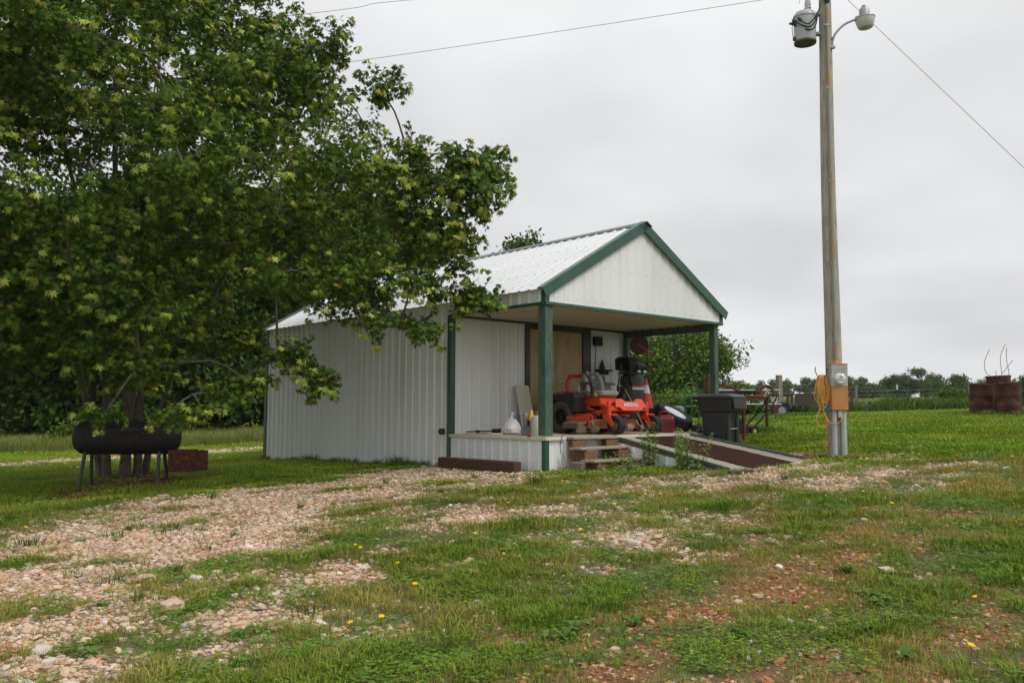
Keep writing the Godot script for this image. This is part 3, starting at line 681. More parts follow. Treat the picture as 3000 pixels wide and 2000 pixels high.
func make_ground() -> void:
	var xs := []
	var zs := []
	var far := []
	var step := 0.3
	var d := 0.3
	while d < 420.0:
		far.append(d)
		step *= 1.17
		d += step
	for i in range(far.size() - 1, -1, -1):
		xs.append(GRID_X - far[i])
		zs.append(GRID_Z - far[i])
	for i in GRID_W:
		xs.append(GRID_X + i * CELL)
	for i in GRID_H:
		zs.append(GRID_Z + i * CELL)
	for f in far:
		xs.append(GRID_X + (GRID_W - 1) * CELL + f)
		if f < 60.0:
			zs.append(GRID_Z + (GRID_H - 1) * CELL + f)
	var v := PackedVector3Array()
	var c := PackedColorArray()
	var n := PackedVector3Array()
	for z in zs:
		for x in xs:
			v.append(Vector3(x, land(x, z), z))
			var g := look(gravel_at, x, z)
			var t := look(dirt_at, x, z)
			var l := look(litter_at, x, z)
			var w := 0.5 + 0.5 * wide.get_noise_2d(x * 4.0, z * 4.0)
			var col := Color(0.1, 0.12, 0.035).lerp(Color(0.16, 0.135, 0.06), w)
			if z < -40.0:
				col = col.lerp(Color(0.14, 0.18, 0.045), clampf((-z - 40.0) / 20.0, 0.0, 1.0))
			col = col.lerp(Color(0.24, 0.105, 0.05), t * 0.95)
			col = col.lerp(Color(0.37, 0.255, 0.165), g)
			col = col.lerp(Color(0.11, 0.062, 0.036), l)
			c.append(col)
	var w_ := xs.size()
	for iz in zs.size():
		for ix in w_:
			var a := v[iz * w_ + maxi(ix - 1, 0)]
			var b := v[iz * w_ + mini(ix + 1, w_ - 1)]
			var e := v[maxi(iz - 1, 0) * w_ + ix]
			var f := v[mini(iz + 1, zs.size() - 1) * w_ + ix]
			n.append((f - e).cross(b - a).normalized())
	var idx := PackedInt32Array()
	for iz in zs.size() - 1:
		for ix in w_ - 1:
			var i := iz * w_ + ix
			idx.append_array(PackedInt32Array([i, i + 1, i + w_, i + 1, i + w_ + 1, i + w_]))
	var arr := []
	arr.resize(Mesh.ARRAY_MAX)
	arr[Mesh.ARRAY_VERTEX] = v
	arr[Mesh.ARRAY_NORMAL] = n
	arr[Mesh.ARRAY_COLOR] = c
	arr[Mesh.ARRAY_INDEX] = idx
	var m := ArrayMesh.new()
	m.add_surface_from_arrays(Mesh.PRIMITIVE_TRIANGLES, arr)
	var o := MeshInstance3D.new()
	o.mesh = m
	o.material_override = M.earth
	place(o, "ground")
	tag(o, "sloping yard of soil, gravel and thin grass running up to the fields", "ground", "", "structure")


func built_on(x: float, z: float, margin := 0.0) -> bool:            # under the shed, the ramp or the steps
	var p := HX.affine_inverse() * Vector3(x, 1.0, z)
	if p.x > -0.03 - margin and p.x < WIDE + margin and p.z > -LONG - margin and p.z < 0.03 + margin:
		return true
	return p.x > 1.5 - margin and p.x < 3.78 + margin and p.z >= 0.0 and p.z < 2.4 + margin


# ---------- grass, stones ----------
func blades(seed_: int, count: int, h0: float, h1: float, reach: float, width: float, lean: float, c0: Color, c1: Color) -> ArrayMesh:
	var r := RandomNumberGenerator.new()
	r.seed = seed_
	var s := SurfaceTool.new()
	s.begin(Mesh.PRIMITIVE_TRIANGLES)
	for i in count:
		var a := r.randf() * TAU
		var foot := Vector3(cos(a), 0, sin(a)) * reach * sqrt(r.randf())
		var t := a + r.randf_range(-1.2, 1.2)
		var out := Vector3(cos(t), 0, sin(t))
		var side := Vector3(-out.z, 0, out.x).rotated(Vector3.UP, r.randf_range(-0.8, 0.8)) * width * r.randf_range(0.6, 1.2)
		var h := r.randf_range(h0, h1)
		var l := lean * r.randf_range(0.3, 1.3)
		var mid := foot + Vector3.UP * h * 0.6 + out * h * l * 0.35
		var tip := foot + Vector3.UP * h * (1.0 - 0.25 * l) + out * h * l
		var c := c0.lerp(c1, r.randf())
		s.set_color(c)
		foot.y = -0.01
		for q in [foot - side, mid - side * 0.8, foot + side, foot + side, mid - side * 0.8, mid + side * 0.8, mid - side * 0.8, tip, mid + side * 0.8]:
			s.add_vertex(q)
	s.generate_normals()
	return s.commit()


func clover(seed_: int, count: int, reach: float, size: float, c0: Color, c1: Color) -> ArrayMesh:
	var r := RandomNumberGenerator.new()
	r.seed = seed_
	var s := SurfaceTool.new()
	s.begin(Mesh.PRIMITIVE_TRIANGLES)
	for i in count:
		var a := r.randf() * TAU
		var c := Vector3(cos(a), 0, sin(a)) * reach * sqrt(r.randf()) + Vector3.UP * r.randf_range(0.012, 0.05)
		var col := c0.lerp(c1, r.randf())
		s.set_color(col)
		var b := Basis(Vector3(cos(a * 3.0), 0, sin(a * 3.0)), r.randf_range(-0.5, 0.5)) * Basis(Vector3.UP, r.randf() * TAU)
		for k in 3:
			var t := TAU * k / 3.0
			var f := b * Vector3(cos(t), 0.15, sin(t)) * size * r.randf_range(0.8, 1.15)
			var g := b * Vector3(-sin(t), 0, cos(t)) * size * 0.45
			for q in [c, c + f * 0.6 - g, c + f * 0.6 + g, c + f * 0.6 + g, c + f * 0.6 - g, c + f]:
				s.add_vertex(q)
	s.generate_normals()
	return s.commit()


func rock(seed_: int, flat: float, col := Color(1, 1, 1), rough := 0.4) -> ArrayMesh:
	var n := FastNoiseLite.new()
	n.seed = seed_
	n.frequency = 0.9
	var sm := SphereMesh.new()
	sm.radial_segments = 9
	sm.rings = 5
	var a := sm.get_mesh_arrays()
	var v: PackedVector3Array = a[Mesh.ARRAY_VERTEX]
	var idx: PackedInt32Array = a[Mesh.ARRAY_INDEX]
	var s := SurfaceTool.new()
	s.begin(Mesh.PRIMITIVE_TRIANGLES)
	s.set_smooth_group(-1)
	s.set_color(col)
	for i in idx:
		var p := v[i] * 2.0
		p = p.sign() * p.abs().clamp(Vector3.ZERO, Vector3(0.8, 0.72, 0.78))
		p *= 0.62 * (1.0 + rough * 2.0 * n.get_noise_3dv(p * 1.3))
		p.y *= flat
		s.add_vertex(p)
	s.generate_normals()
	return s.commit()


func make_grass() -> void:
	var g0 := Color(0.12, 0.19, 0.03)
	var g1 := Color(0.22, 0.31, 0.055)
	var kinds := [
		blades(1, 30, 0.035, 0.075, 0.085, 0.0024, 0.9, g0, g1),
		blades(2, 30, 0.03, 0.08, 0.085, 0.002, 0.9, Color(0.2, 0.21, 0.065), Color(0.31, 0.28, 0.105)),
		clover(3, 22, 0.09, 0.014, Color(0.085, 0.17, 0.028), Color(0.16, 0.27, 0.045)),
		blades(4, 26, 0.05, 0.11, 0.07, 0.003, 0.8, Color(0.06, 0.11, 0.028), Color(0.13, 0.2, 0.045)),
		blades(5, 60, 0.03, 0.065, 0.2, 0.005, 1.5, Color(0.16, 0.25, 0.032), Color(0.26, 0.36, 0.06)),
		blades(6, 80, 0.03, 0.07, 0.5, 0.012, 1.5, Color(0.17, 0.27, 0.034), Color(0.27, 0.38, 0.06)),
	]
	var lists := []
	var tints := []
	for k in kinds:
		lists.append([])
		tints.append([])
	for band in [[3.4, 8.0, 0.058, 1.0], [8.0, 12.5, 0.07, 1.15], [12.5, 19.0, 0.12, 0.0], [19.0, 30.0, 0.17, 0.0], [30.0, 64.0, 0.42, 0.0]]:
		var z: float = -band[0]
		while z > -band[1]:
			var half := -z * 0.66 + 1.2
			var x := -half
			while x < half:
				var px: float = x + rng.randf() * band[2]
				var pz: float = z - rng.randf() * band[2]
				x += band[2]
				if built_on(px, pz):
					continue
				var g := look(gravel_at, px, pz)
				var t := look(dirt_at, px, pz)
				var l := look(litter_at, px, pz)
				var p1 := 0.7 * patch.get_noise_2d(px * 2.2 + 11.0, pz * 2.2) + 0.5 * patch.get_noise_2d(px * 7.0 + 3.0, pz * 7.0)
				var p2 := patch.get_noise_2d(px * 1.1 - 23.0, pz * 1.1 + 9.0)
				var hf := patch.get_noise_2d(px * 13.0 + 70.0, pz * 13.0) * 1.6
				var bare := maxf(maxf(g * (0.96 + 0.25 * hf), l), t * (0.6 + 1.1 * hf + 0.3 * p1))
				var sprout := g > 0.3 and rng.randf() < 0.007
				if rng.randf() < bare and not sprout:
					continue
				var thin := wide.get_noise_2d(px * 5.0 + 50.0, pz * 5.0)
				if pz > -14.0 and rng.randf() < clampf(0.12 + thin * 1.1, 0.0, 0.6):
					continue
				var k := 0
				if band[3] > 0.0:
					var u := rng.randf()
					if p1 > 0.1 + (u - 0.5) * 0.3:
						k = 2
					elif p2 > 0.02 + (u - 0.5) * 0.4 or g > 0.05 or (t > 0.1 and u < 0.4):
						k = 1
					elif u < 0.08:
						k = 3
				else:
					k = 4 if band[2] < 0.3 else 5
				if sprout:
					k = 3
				var sc: float = (1.0 + 0.5 * hf) * (1.35 if sprout else 1.0) * (band[3] if band[3] > 0.0 else 1.0) * rng.randf_range(0.7, 1.25) * (0.8 if t + g > 0.2 else 1.0)
				if k == 2:
					sc = minf(sc, 1.05)
				lists[k].append(Transform3D(tilt().scaled(Vector3(sc, sc * (0.6 if sprout else 1.0) * rng.randf_range(0.75, 1.15), sc)), Vector3(px, land(px, pz), pz)))
				var b := 1.1 + 0.3 * p2 + rng.randf_range(-0.16, 0.16)
				var dry := clampf(0.5 + 0.8 * wide.get_noise_2d(px * 3.0, pz * 3.0), 0.0, 1.0)
				tints[k].append(Color(b * lerpf(0.88, 1.24, dry), b * lerpf(1.02, 1.02, dry), b * lerpf(0.62, 0.85, dry)))
			z -= band[2]
	var named := [["lawn_grass", "short green lawn grass covering the yard"], ["dry_grass", "thin yellowish grass growing through the gravel and lawn"], ["clover", "low patches of dark green clover in the lawn"],
		["lush_grass", "scattered longer dark green grass tufts in the lawn"], ["middle_lawn", "mown green lawn around the shed and under the maple"], ["far_lawn", "mown green lawn stretching to the field edge"]]
	for k in kinds.size():
		tag(scatter(named[k][0], kinds[k], M.grass_blade, lists[k], tints[k]), named[k][1], "grass", "", "stuff")
	# stones
	var stones := [rock(1, 0.62), rock(2, 0.5), rock(3, 0.72), rock(4, 0.42), rock(5, 0.58)]
	var tones := [Color(0.74, 0.52, 0.36), Color(0.8, 0.62, 0.46), Color(0.68, 0.44, 0.3), Color(0.76, 0.56, 0.39), Color(0.82, 0.7, 0.57), Color(0.62, 0.34, 0.18), Color(0.6, 0.5, 0.41), Color(0.78, 0.57, 0.4), Color(0.72, 0.51, 0.35)]
	var reds := [Color(0.5, 0.2, 0.08), Color(0.58, 0.3, 0.14), Color(0.36, 0.14, 0.065), Color(0.62, 0.44, 0.28)]
	var sl := [[], [], [], [], []]
	var sc2 := [[], [], [], [], []]
	for band in [[3.6, 9.5, 0.034], [9.5, 16.8, 0.046], [17.5, 28.0, 0.12]]:
		var z: float = -band[0]
		while z > -band[1]:
			var half := -z * 0.66 + 1.2
			var x := -half
			while x < half:
				var px: float = x + rng.randf() * band[2]
				var pz: float = z - rng.randf() * band[2]
				x += band[2]
				var g := look(gravel_at, px, pz)
				var t := look(dirt_at, px, pz)
				if built_on(px, pz, 0.02):
					continue
				var size := 0.0
				var col := Color.WHITE
				if rng.randf() < g * 0.93:
					size = lerpf(0.016, 0.05, pow(rng.randf(), 1.5)) * (1.0 if rng.randf() < 0.93 else 1.7)
					col = tones[rng.randi() % tones.size()]
					if rng.randf() < 0.02:
						col = Color(0.75, 0.73, 0.7)
				elif rng.randf() < t * 0.95:
					size = lerpf(0.009, 0.036, pow(rng.randf(), 1.8)) * (1.0 if rng.randf() < 0.96 else 1.8)
					col = reds[rng.randi() % 4]
				elif pz > -14.0 and rng.randf() < 0.012 + 0.05 * maxf(0.0, wide.get_noise_2d(px * 5.0 + 50.0, pz * 5.0)):
					size = rng.randf_range(0.012, 0.035)
					col = tones[rng.randi() % tones.size()]
				if size == 0.0:
					continue
				if pz < -17.0:
					size = 0.09
				var k := rng.randi() % 5
				var b := Basis(Vector3(rng.randf_range(-1, 1), rng.randf_range(-0.3, 0.3), rng.randf_range(-1, 1)).normalized(), rng.randf_range(0.0, 0.75)) * tilt()
				sl[k].append(Transform3D(b.scaled(Vector3(size, size * rng.randf_range(0.7, 1.0), size * rng.randf_range(0.65, 1.0))), Vector3(px, land(px, pz) + size * rng.randf_range(-0.05, 0.22), pz)))
				var br := rng.randf_range(0.78, 1.1)
				sc2[k].append(Color(col.r * br, col.g * br, col.b * br))
			z -= band[2]
	var gnode := Node3D.new()
	place(gnode, "gravel")
	tag(gnode, "tan and pinkish crushed stone gravel spread before the shed", "gravel", "", "stuff")
	for k in 5:
		scatter("gravel_stones", stones[k], M.gravel_stone, sl[k], sc2[k], gnode)


# ---------- the shed ----------
func ribbed(called: String, w0: float, w1: float, bottom: Callable, top: Callable, xf: Transform3D, m: Material, parent: Node) -> void:   # corrugated sheets of 0.914 m side by side
	var a := w0
	while a < w1 - 0.01:
		var b := minf(a + 0.9144, w1)
		var s := tool()
		X = xf
		var line := [Vector2(a, 0)]
		var k := int(floor((a - w0) / 0.2286 - 0.5))
		while w0 + k * 0.2286 < b + 0.1:
			var u := w0 + k * 0.2286
			for q in [[-0.04, 0.0], [-0.013, 0.025], [0.013, 0.025], [0.04, 0.0], [0.072, 0.0], [0.078, 0.004], [0.088, 0.004], [0.094, 0.0], [0.134, 0.0], [0.14, 0.004], [0.15, 0.004], [0.156, 0.0]]:
				if u + q[0] > a + 0.001 and u + q[0] < b - 0.001:
					line.append(Vector2(u + q[0], q[1]))
			k += 1
		line.append(Vector2(b, 0))
		for i in line.size() - 1:
			var p: Vector2 = line[i]
			var q: Vector2 = line[i + 1]
			face(s, [Vector3(p.x, bottom.call(p.x), p.y), Vector3(q.x, bottom.call(q.x), q.y), Vector3(q.x, top.call(q.x), q.y), Vector3(p.x, top.call(p.x), p.y)], Vector3(0, 0, 1))
		put(called, s, m, parent)
		a = b


func flat_at(v: float) -> Callable:
	return func(_u: float) -> float: return v


func make_shed() -> void:
	var shed := thing("metal_shed", "white ribbed metal shed with green trim and an open gabled porch", "shed", HX)
	var low := -0.98
	var top := 2.385
	var ridge := EAVE + PITCH * (WIDE * 0.5 + 0.1)
	var roof_at := func(u: float) -> float: return ridge - PITCH * absf(u - WIDE * 0.5) - 0.025
	var left := Basis(Vector3.BACK, Vector3.UP, Vector3.LEFT)
	var front := Basis()
	var right := Basis(Vector3.FORWARD, Vector3.UP, Vector3.RIGHT)
	var rear := Basis(Vector3.LEFT, Vector3.UP, Vector3.FORWARD)
	var w: Material = M.white_metal
	# solid body behind the sheets
	var s := tool()
	box(s, Vector3(WIDE * 0.5, (low + top) * 0.5, (-LONG - PORCH) * 0.5), Vector3(WIDE - 0.02, top - low, LONG - PORCH - 0.02))
	box(s, Vector3(WIDE * 0.5, (low - 0.06) * 0.5, -PORCH * 0.5), Vector3(WIDE - 0.02, -0.06 - low, PORCH - 0.02))
	put("framing", s, M.core, shed)
	s = tool()
	slab(s, [Vector2(0.01, SOFFIT + 0.03), Vector2(WIDE - 0.01, SOFFIT + 0.03), Vector2(WIDE - 0.01, roof_at.call(WIDE) - 0.02), Vector2(WIDE * 0.5, ridge - 0.05), Vector2(0.01, roof_at.call(0.0) - 0.02)], LONG - 0.03, Basis(), Vector3(0, 0, -LONG * 0.5))
	put("loft", s, M.core, shed)
	# walls
	ribbed("wall_panel", 0.0, LONG - PORCH, flat_at(low), flat_at(top), Transform3D(left, Vector3(0, 0, -LONG)), w, shed)
	ribbed("skirt_panel", 0.0, PORCH, flat_at(low), flat_at(-0.055), Transform3D(left, Vector3(0, 0, -PORCH)), w, shed)
	ribbed("header_panel", 0.0, PORCH, flat_at(SOFFIT), flat_at(top), Transform3D(left, Vector3(0, 0, -PORCH)), w, shed)
	ribbed("wall_panel", 0.0, LONG - PORCH, flat_at(low), flat_at(top), Transform3D(right, Vector3(WIDE, 0, -PORCH)), w, shed)
	ribbed("skirt_panel", 0.0, PORCH, flat_at(low), flat_at(-0.055), Transform3D(right, Vector3(WIDE, 0, 0)), w, shed)
	ribbed("header_panel", 0.0, PORCH, flat_at(SOFFIT), flat_at(top), Transform3D(right, Vector3(WIDE, 0, 0)), w, shed)
	ribbed("rear_panel", 0.0, WIDE, flat_at(low), roof_at, Transform3D(rear, Vector3(WIDE, 0, -LONG)), w, shed)
	ribbed("porch_wall_panel", 0.0, 1.815, flat_at(0.0), flat_at(SOFFIT), Transform3D(Basis.from_scale(Vector3(1, 1, 0.55)), Vector3(0, 0, -PORCH)), w, shed)
	ribbed("porch_wall_panel", 3.685, WIDE, flat_at(0.0), flat_at(SOFFIT), Transform3D(Basis.from_scale(Vector3(1, 1, 0.55)), Vector3(0, 0, -PORCH)), w, shed)
	ribbed("gable_panel", 0.0, WIDE, flat_at(SOFFIT), roof_at, Transform3D(Basis.from_scale(Vector3(1, 1, 0.4)), Vector3.ZERO), w, shed)
	ribbed("skirt_panel", 0.0, WIDE, flat_at(low), flat_at(-0.055), Transform3D(front, Vector3.ZERO), w, shed)
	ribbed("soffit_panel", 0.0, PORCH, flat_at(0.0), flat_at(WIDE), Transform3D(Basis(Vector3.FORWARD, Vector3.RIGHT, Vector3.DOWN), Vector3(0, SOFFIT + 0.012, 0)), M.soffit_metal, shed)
	# roof
	var run := (WIDE * 0.5 + 0.1) * sqrt(1.0 + PITCH * PITCH)
	var up := Vector3(1, PITCH, 0).normalized()
	ribbed("roof_panel", 0.0, LONG + 0.15, flat_at(0.0), flat_at(run), Transform3D(Basis(Vector3.BACK, up, Vector3(-up.y, up.x, 0) * 0.65), Vector3(-0.1, EAVE, -LONG - 0.08)), M.roof_metal, shed)
	var up2 := Vector3(-up.x, up.y, 0)
	ribbed("roof_panel", 0.0, LONG + 0.15, flat_at(0.0), flat_at(run), Transform3D(Basis(Vector3.FORWARD, up2, Vector3(up.y, up.x, 0)), Vector3(WIDE + 0.1, EAVE, 0.07)), M.roof_metal, shed)
	# screw heads in rows across the near slope
	s = tool()
	for row in 5:
		for k in 43:
			var p := Vector3(-0.1, EAVE, -LONG - 0.08 + 0.06 + k * 0.2286) + up * (0.25 + row * 0.6)
			box(s, p + Vector3(-up.y, up.x, 0) * 0.004, Vector3(0.014, 0.01, 0.014), 0.003, Basis(Vector3.BACK, PI / 6))
	tag(put("roof_screws", s, M.iron_grey, shed), "", "", "", "stuff")
	s = tool()
	for row in 4:
		for k in 32:
			box(s, Vector3(-0.004, [-0.45, 0.35, 1.15, 2.0][row] as float, -LONG + 0.06 + k * 0.2286), Vector3(0.012, 0.014, 0.014), 0.003)
	for k in 21:
		for row in 3:
			var sy: float = SOFFIT + 0.1 + row * 0.6
			if sy < roof_at.call(0.06 + k * 0.2286) - 0.08:
				box(s, Vector3(0.06 + k * 0.2286, sy, 0.003), Vector3(0.014, 0.014, 0.01), 0.003)
	tag(put("wall_screws", s, M.galvanised, shed), "", "", "", "stuff")
	for g in [-1.0, 1.0]:
		for f in [[0.075, "rake_trim"], [-LONG - 0.085, "rake_trim"]]:
			s = tool()
			var foot := Vector3(WIDE * 0.5 + g * (WIDE * 0.5 + 0.125), EAVE - 0.014, f[0])
			var peak := Vector3(WIDE * 0.5, ridge, f[0])
			var d: Vector3 = (peak - foot).normalized()
			var nn := Vector3(-d.y, d.x, 0) * (1.0 if d.x > 0.0 else -1.0)
			span(s, foot - nn * 0.055, peak - nn * 0.055, 0.02, 0.17, 0.004, nn)
			span(s, foot + nn * 0.03 + Vector3(0, 0, -0.06 * signf(f[0])), peak + nn * 0.03 + Vector3(0, 0, -0.06 * signf(f[0])), 0.13, 0.008, 0.0, nn)
			put(f[1], s, M.green_trim, shed)
		s = tool()
		var n2 := Vector3(g * up.y, up.x, 0)
		var dn := Vector3(g * up.x, -up.y, 0)
		var c := Vector3(WIDE * 0.5, ridge + 0.022, 0) + dn * 0.085
		span(s, c + Vector3(0, 0, 0.13), c + Vector3(0, 0, -LONG - 0.14), 0.172, 0.007, 0.0, n2)
		put("ridge_cap", s, M.green_trim, shed)
	for q in [[0.0, -PORCH, low, SOFFIT, 0.11], [0.0, -LONG, low, top, 0.11], [WIDE, -LONG, low, top, 0.11], [WIDE, -PORCH, low, SOFFIT, 0.11], [0.0, 0.0, low, -0.05, 0.09], [WIDE, 0.0, low, -0.05, 0.09], [0.0, 0.0, SOFFIT - 0.0, EAVE - 0.01, 0.1], [WIDE, 0.0, SOFFIT, EAVE - 0.01, 0.1]]:
		s = tool()
		var sx := -1.0 if q[0] == 0.0 else 1.0
		var sz := -1.0 if q[1] == -LONG else 1.0
		var mid: float = (q[2] + q[3]) * 0.5
		var hh: float = q[3] - q[2]
		box(s, Vector3(q[0] + sx * 0.014, mid, q[1] - sz * (q[4] * 0.5 - 0.03)), Vector3(0.028, hh, q[4]), 0.003)
		box(s, Vector3(q[0] - sx * (q[4] * 0.5 - 0.03) + sx * 0.001, mid, q[1] + sz * 0.014), Vector3(q[4], hh - 0.004, 0.028), 0.003)
		put("corner_trim", s, M.green_trim, shed)
	for q in [[Vector3(-0.02, SOFFIT - 0.012, 0.02), Vector3(WIDE + 0.02, SOFFIT - 0.012, 0.02)], [Vector3(-0.02, SOFFIT - 0.014, 0.0), Vector3(-0.02, SOFFIT - 0.014, -PORCH)], [Vector3(WIDE + 0.02, SOFFIT - 0.014, 0.0), Vector3(WIDE + 0.02, SOFFIT - 0.014, -PORCH)], [Vector3(0.03, SOFFIT - 0.02, -PORCH + 0.025), Vector3(WIDE - 0.03, SOFFIT - 0.02, -PORCH + 0.025)]]:
		s = tool()
		span(s, q[0], q[1], 0.045, 0.05, 0.004)
		put("header_trim", s, M.green_trim, shed)
	s = tool()
	span(s, Vector3(WIDE - 0.08, SOFFIT - 0.085, -0.05), Vector3(WIDE - 0.08, SOFFIT - 0.085, -PORCH + 0.03), 0.06, 0.13, 0.006)
	put("beam", s, M.green_wood, shed)
	# posts
	for q in [[0.085, -0.085, 0.172], [WIDE - 0.13, -0.09, 0.125], [WIDE - 0.1, -PORCH + 0.09, 0.1]]:
		s = tool()
		box(s, Vector3(q[0], (SOFFIT - 0.04) * 0.5 + 0.02, q[1]), Vector3(q[2], SOFFIT - 0.04, q[2]), 0.008)
		put("post", s, M.green_wood, shed)
	# deck
	for i in 17:
		s = tool()
		box(s, Vector3(WIDE * 0.5, -0.02 + rng.randf_range(-0.002, 0.002), -PORCH + 0.075 + i * 0.1425), Vector3(WIDE + 0.02, 0.036, 0.137), 0.004)
		put("deck_board", s, M.pale_wood, shed)
	for q in [[Vector3(-0.05, -0.028, 0.045), Vector3(0.42, -0.028, 0.045)], [Vector3(1.5, -0.028, 0.045), Vector3(WIDE, -0.028, 0.045)], [Vector3(-0.038, -0.0285, 0.02), Vector3(-0.038, -0.0285, -PORCH + 0.02)]]:
		s = tool()
		span(s, q[0], q[1], 0.035, 0.05, 0.006)
		put("deck_edge", s, M.board_white, shed)
	# double door
	for q in [[Vector3(1.87, 1.055, 0), Vector3(0.1, 2.11, 0.1)], [Vector3(3.55, 1.055, 0), Vector3(0.24, 2.11, 0.1)], [Vector3(2.675, 2.08, 0), Vector3(1.5, 0.1, 0.095)]]:
		s = tool()
		box(s, q[0] + Vector3(0, 0, -PORCH + 0.01), q[1], 0.008)
		put("door_frame", s, M.frame_paint, shed)
	for i in 2:
		s = tool()
		box(s, Vector3(2.302 + i * 0.75, 1.02, -PORCH + 0.0), Vector3(0.742, 2.0, 0.045), 0.004)
		var leaf := put("door", s, M.door_paint, shed)
		if i == 1:
			s = tool()
			lathe(s, [Vector2(0, 0), Vector2(0.035, 0), Vector2(0.035, 0.012), Vector2(0.012, 0.016), Vector2(0.012, 0.05), Vector2(0, 0.05)], 12, Basis(Vector3.RIGHT, PI / 2), Vector3(2.78, 0.98, -PORCH + 0.022))
			tube(s, [Vector3(2.78, 0.98, -PORCH + 0.07), Vector3(2.84, 0.98, -PORCH + 0.075), Vector3(2.9, 0.972, -PORCH + 0.07)], 0.01, 8)
			put("handle", s, M.steel, leaf)
	s = tool()
	box(s, Vector3(2.675, SOFFIT - 0.02, -PORCH + 0.004), Vector3(1.86, 0.07, 0.03), 0.003)
	put("lintel", s, M.white_metal, shed)
	# water spigot box on the corner
	s = tool()
	box(s, Vector3(-0.045, 0.04, -PORCH - 0.2), Vector3(0.07, 0.11, 0.1), 0.01)
	rod(s, Vector3(-0.085, 0.04, -PORCH - 0.2), Vector3(-0.11, 0.04, -PORCH - 0.2), 0.03, 0.03, 12)
	put("outlet_box", s, M.iron_grey, shed)


func make_ramp() -> void:
	var ramp := thing("ramp", "wooden ramp with brown carpet strip and green side rails leading to porch", "ramp", HX)
	var drop := 0.41
	var out := 2.42
	var d := Vector3(0, -drop, out).normalized()
	var n := Vector3(0, out, drop).normalized()
	var on := func(x: float, v: float, h: float) -> Vector3:          # the ramp's left edge runs down lower than its right
		return Vector3(x, -0.035 + (x - 2.635) * 0.042 * v / 2.45, 0.07) + d * v + n * h
	var s: SurfaceTool
	for i in 18:
		s = tool()
		var wob := rng.randf_range(-0.012, 0.012)
		var v := 0.07 + i * 0.1425
		var roll := atan(0.042 * v / 2.45)
		var across := Vector3(cos(roll), sin(roll), 0)
		var z_ := across.cross(n).normalized()
		box(s, on.call(2.635 + wob, v, -0.016 - rng.randf() * 0.004), Vector3(2.13, 0.036, 0.124), 0.006, Basis(across, z_.cross(across), z_))
		put("plank", s, M.ramp_wood, ramp)
	s = tool()
	var cols := 14
	var rows := 24
	for lay in 2:
		for i in rows:
			for j in cols:
				var q := []
				for k in [[0, 0], [1, 0], [1, 1], [0, 1]]:
					var u := float(j + k[0]) / cols
					var v := float(i + k[1]) / rows
					var edge := 0.02 * patch.get_noise_2d(v * 40.0, u * 3.0)
					q.append(on.call(2.03 + u * 1.2 + edge, 0.06 + v * 2.36, (0.012 if lay == 0 else 0.004) + (0.006 * patch.get_noise_2d(u * 20.0, v * 40.0) if lay == 0 else 0.0)))
				face(s, q, n if lay == 0 else -n)
	put("carpet", s, M.carpet, ramp)
	for q in [[1.555, 0.0, 2.3], [3.72, 0.0, 2.55]]:
		s = tool()
		span(s, on.call(q[0], q[1], 0.012), on.call(q[0], q[2], 0.012), 0.05, 0.055, 0.008, n)
		put("side_rail", s, M.green_wood, ramp)
	var slope := func(u: float) -> float: return -0.075 - (drop + 0.045) / out * u
	ribbed("skirt_panel", 0.05, 2.36, flat_at(-0.95), slope, Transform3D(Basis(Vector3.BACK, Vector3.UP, Vector3.LEFT), Vector3(1.53, 0, 0)), M.white_metal, ramp)
	var slope2 := func(u: float) -> float: return -0.075 + (drop - 0.045) / out * u
	ribbed("skirt_panel", -2.36, -0.05, flat_at(-0.95), slope2, Transform3D(Basis(Vector3.FORWARD, Vector3.UP, Vector3.RIGHT), Vector3(3.75, 0, 0)), M.white_metal, ramp)
	s = tool()
	for x in [1.6, 2.64, 3.66]:
		span(s, on.call(x, 0.02, -0.11), on.call(x, 2.35, -0.11), 0.04, 0.14, 0.0, n)
	put("joist", s, M.grey_wood, ramp)


func make_steps() -> void:
	var st := thing("wooden_steps", "short weathered wooden steps up to the porch beside the ramp", "steps", HX)
	var s: SurfaceTool
	for x in [0.5, 1.3]:
		s = tool()
		slab(s, [Vector2(0.03, -0.055), Vector2(0.16, -0.055), Vector2(0.16, -0.2), Vector2(0.42, -0.2), Vector2(0.42, -0.39), Vector2(0.68, -0.39), Vector2(0.68, -0.6), Vector2(0.5, -0.62), Vector2(0.03, -0.33)], 0.045, Basis(Vector3.BACK, Vector3.UP, Vector3.LEFT), Vector3(x, 0, 0.02))
		put("stringer", s, M.brown_wood, st)
		for q in [[0.17, -0.2, 0.16], [0.43, -0.39, 0.19], [0.69, -0.6, 0.2]]:
			s = tool()
			box(s, Vector3(x + 0.06, q[1] + q[2] * 0.5 + 0.0, q[0] + 0.03), Vector3(0.3, q[2] - 0.04, 0.03), 0.004)
			put("riser_block", s, M.brown_wood, st)
	for q in [[-0.022, 0.1, 0.42, 1.52, 0.24], [-0.18, 0.3, 0.34, 1.52, 0.28], [-0.368, 0.57, 0.36, 1.54, 0.29]]:
		for k in 2:
			s = tool()
			box(s, Vector3((q[2] + q[3]) * 0.5 + rng.randf_range(-0.02, 0.02), q[0], q[1] + (k - 0.5) * q[4] * 0.5), Vector3(q[3] - q[2], 0.038, q[4] * 0.5 - 0.006), 0.006, Basis(Vector3.FORWARD, rng.randf_range(-0.006, 0.006)))
			put("tread", s, M.grey_wood, st)


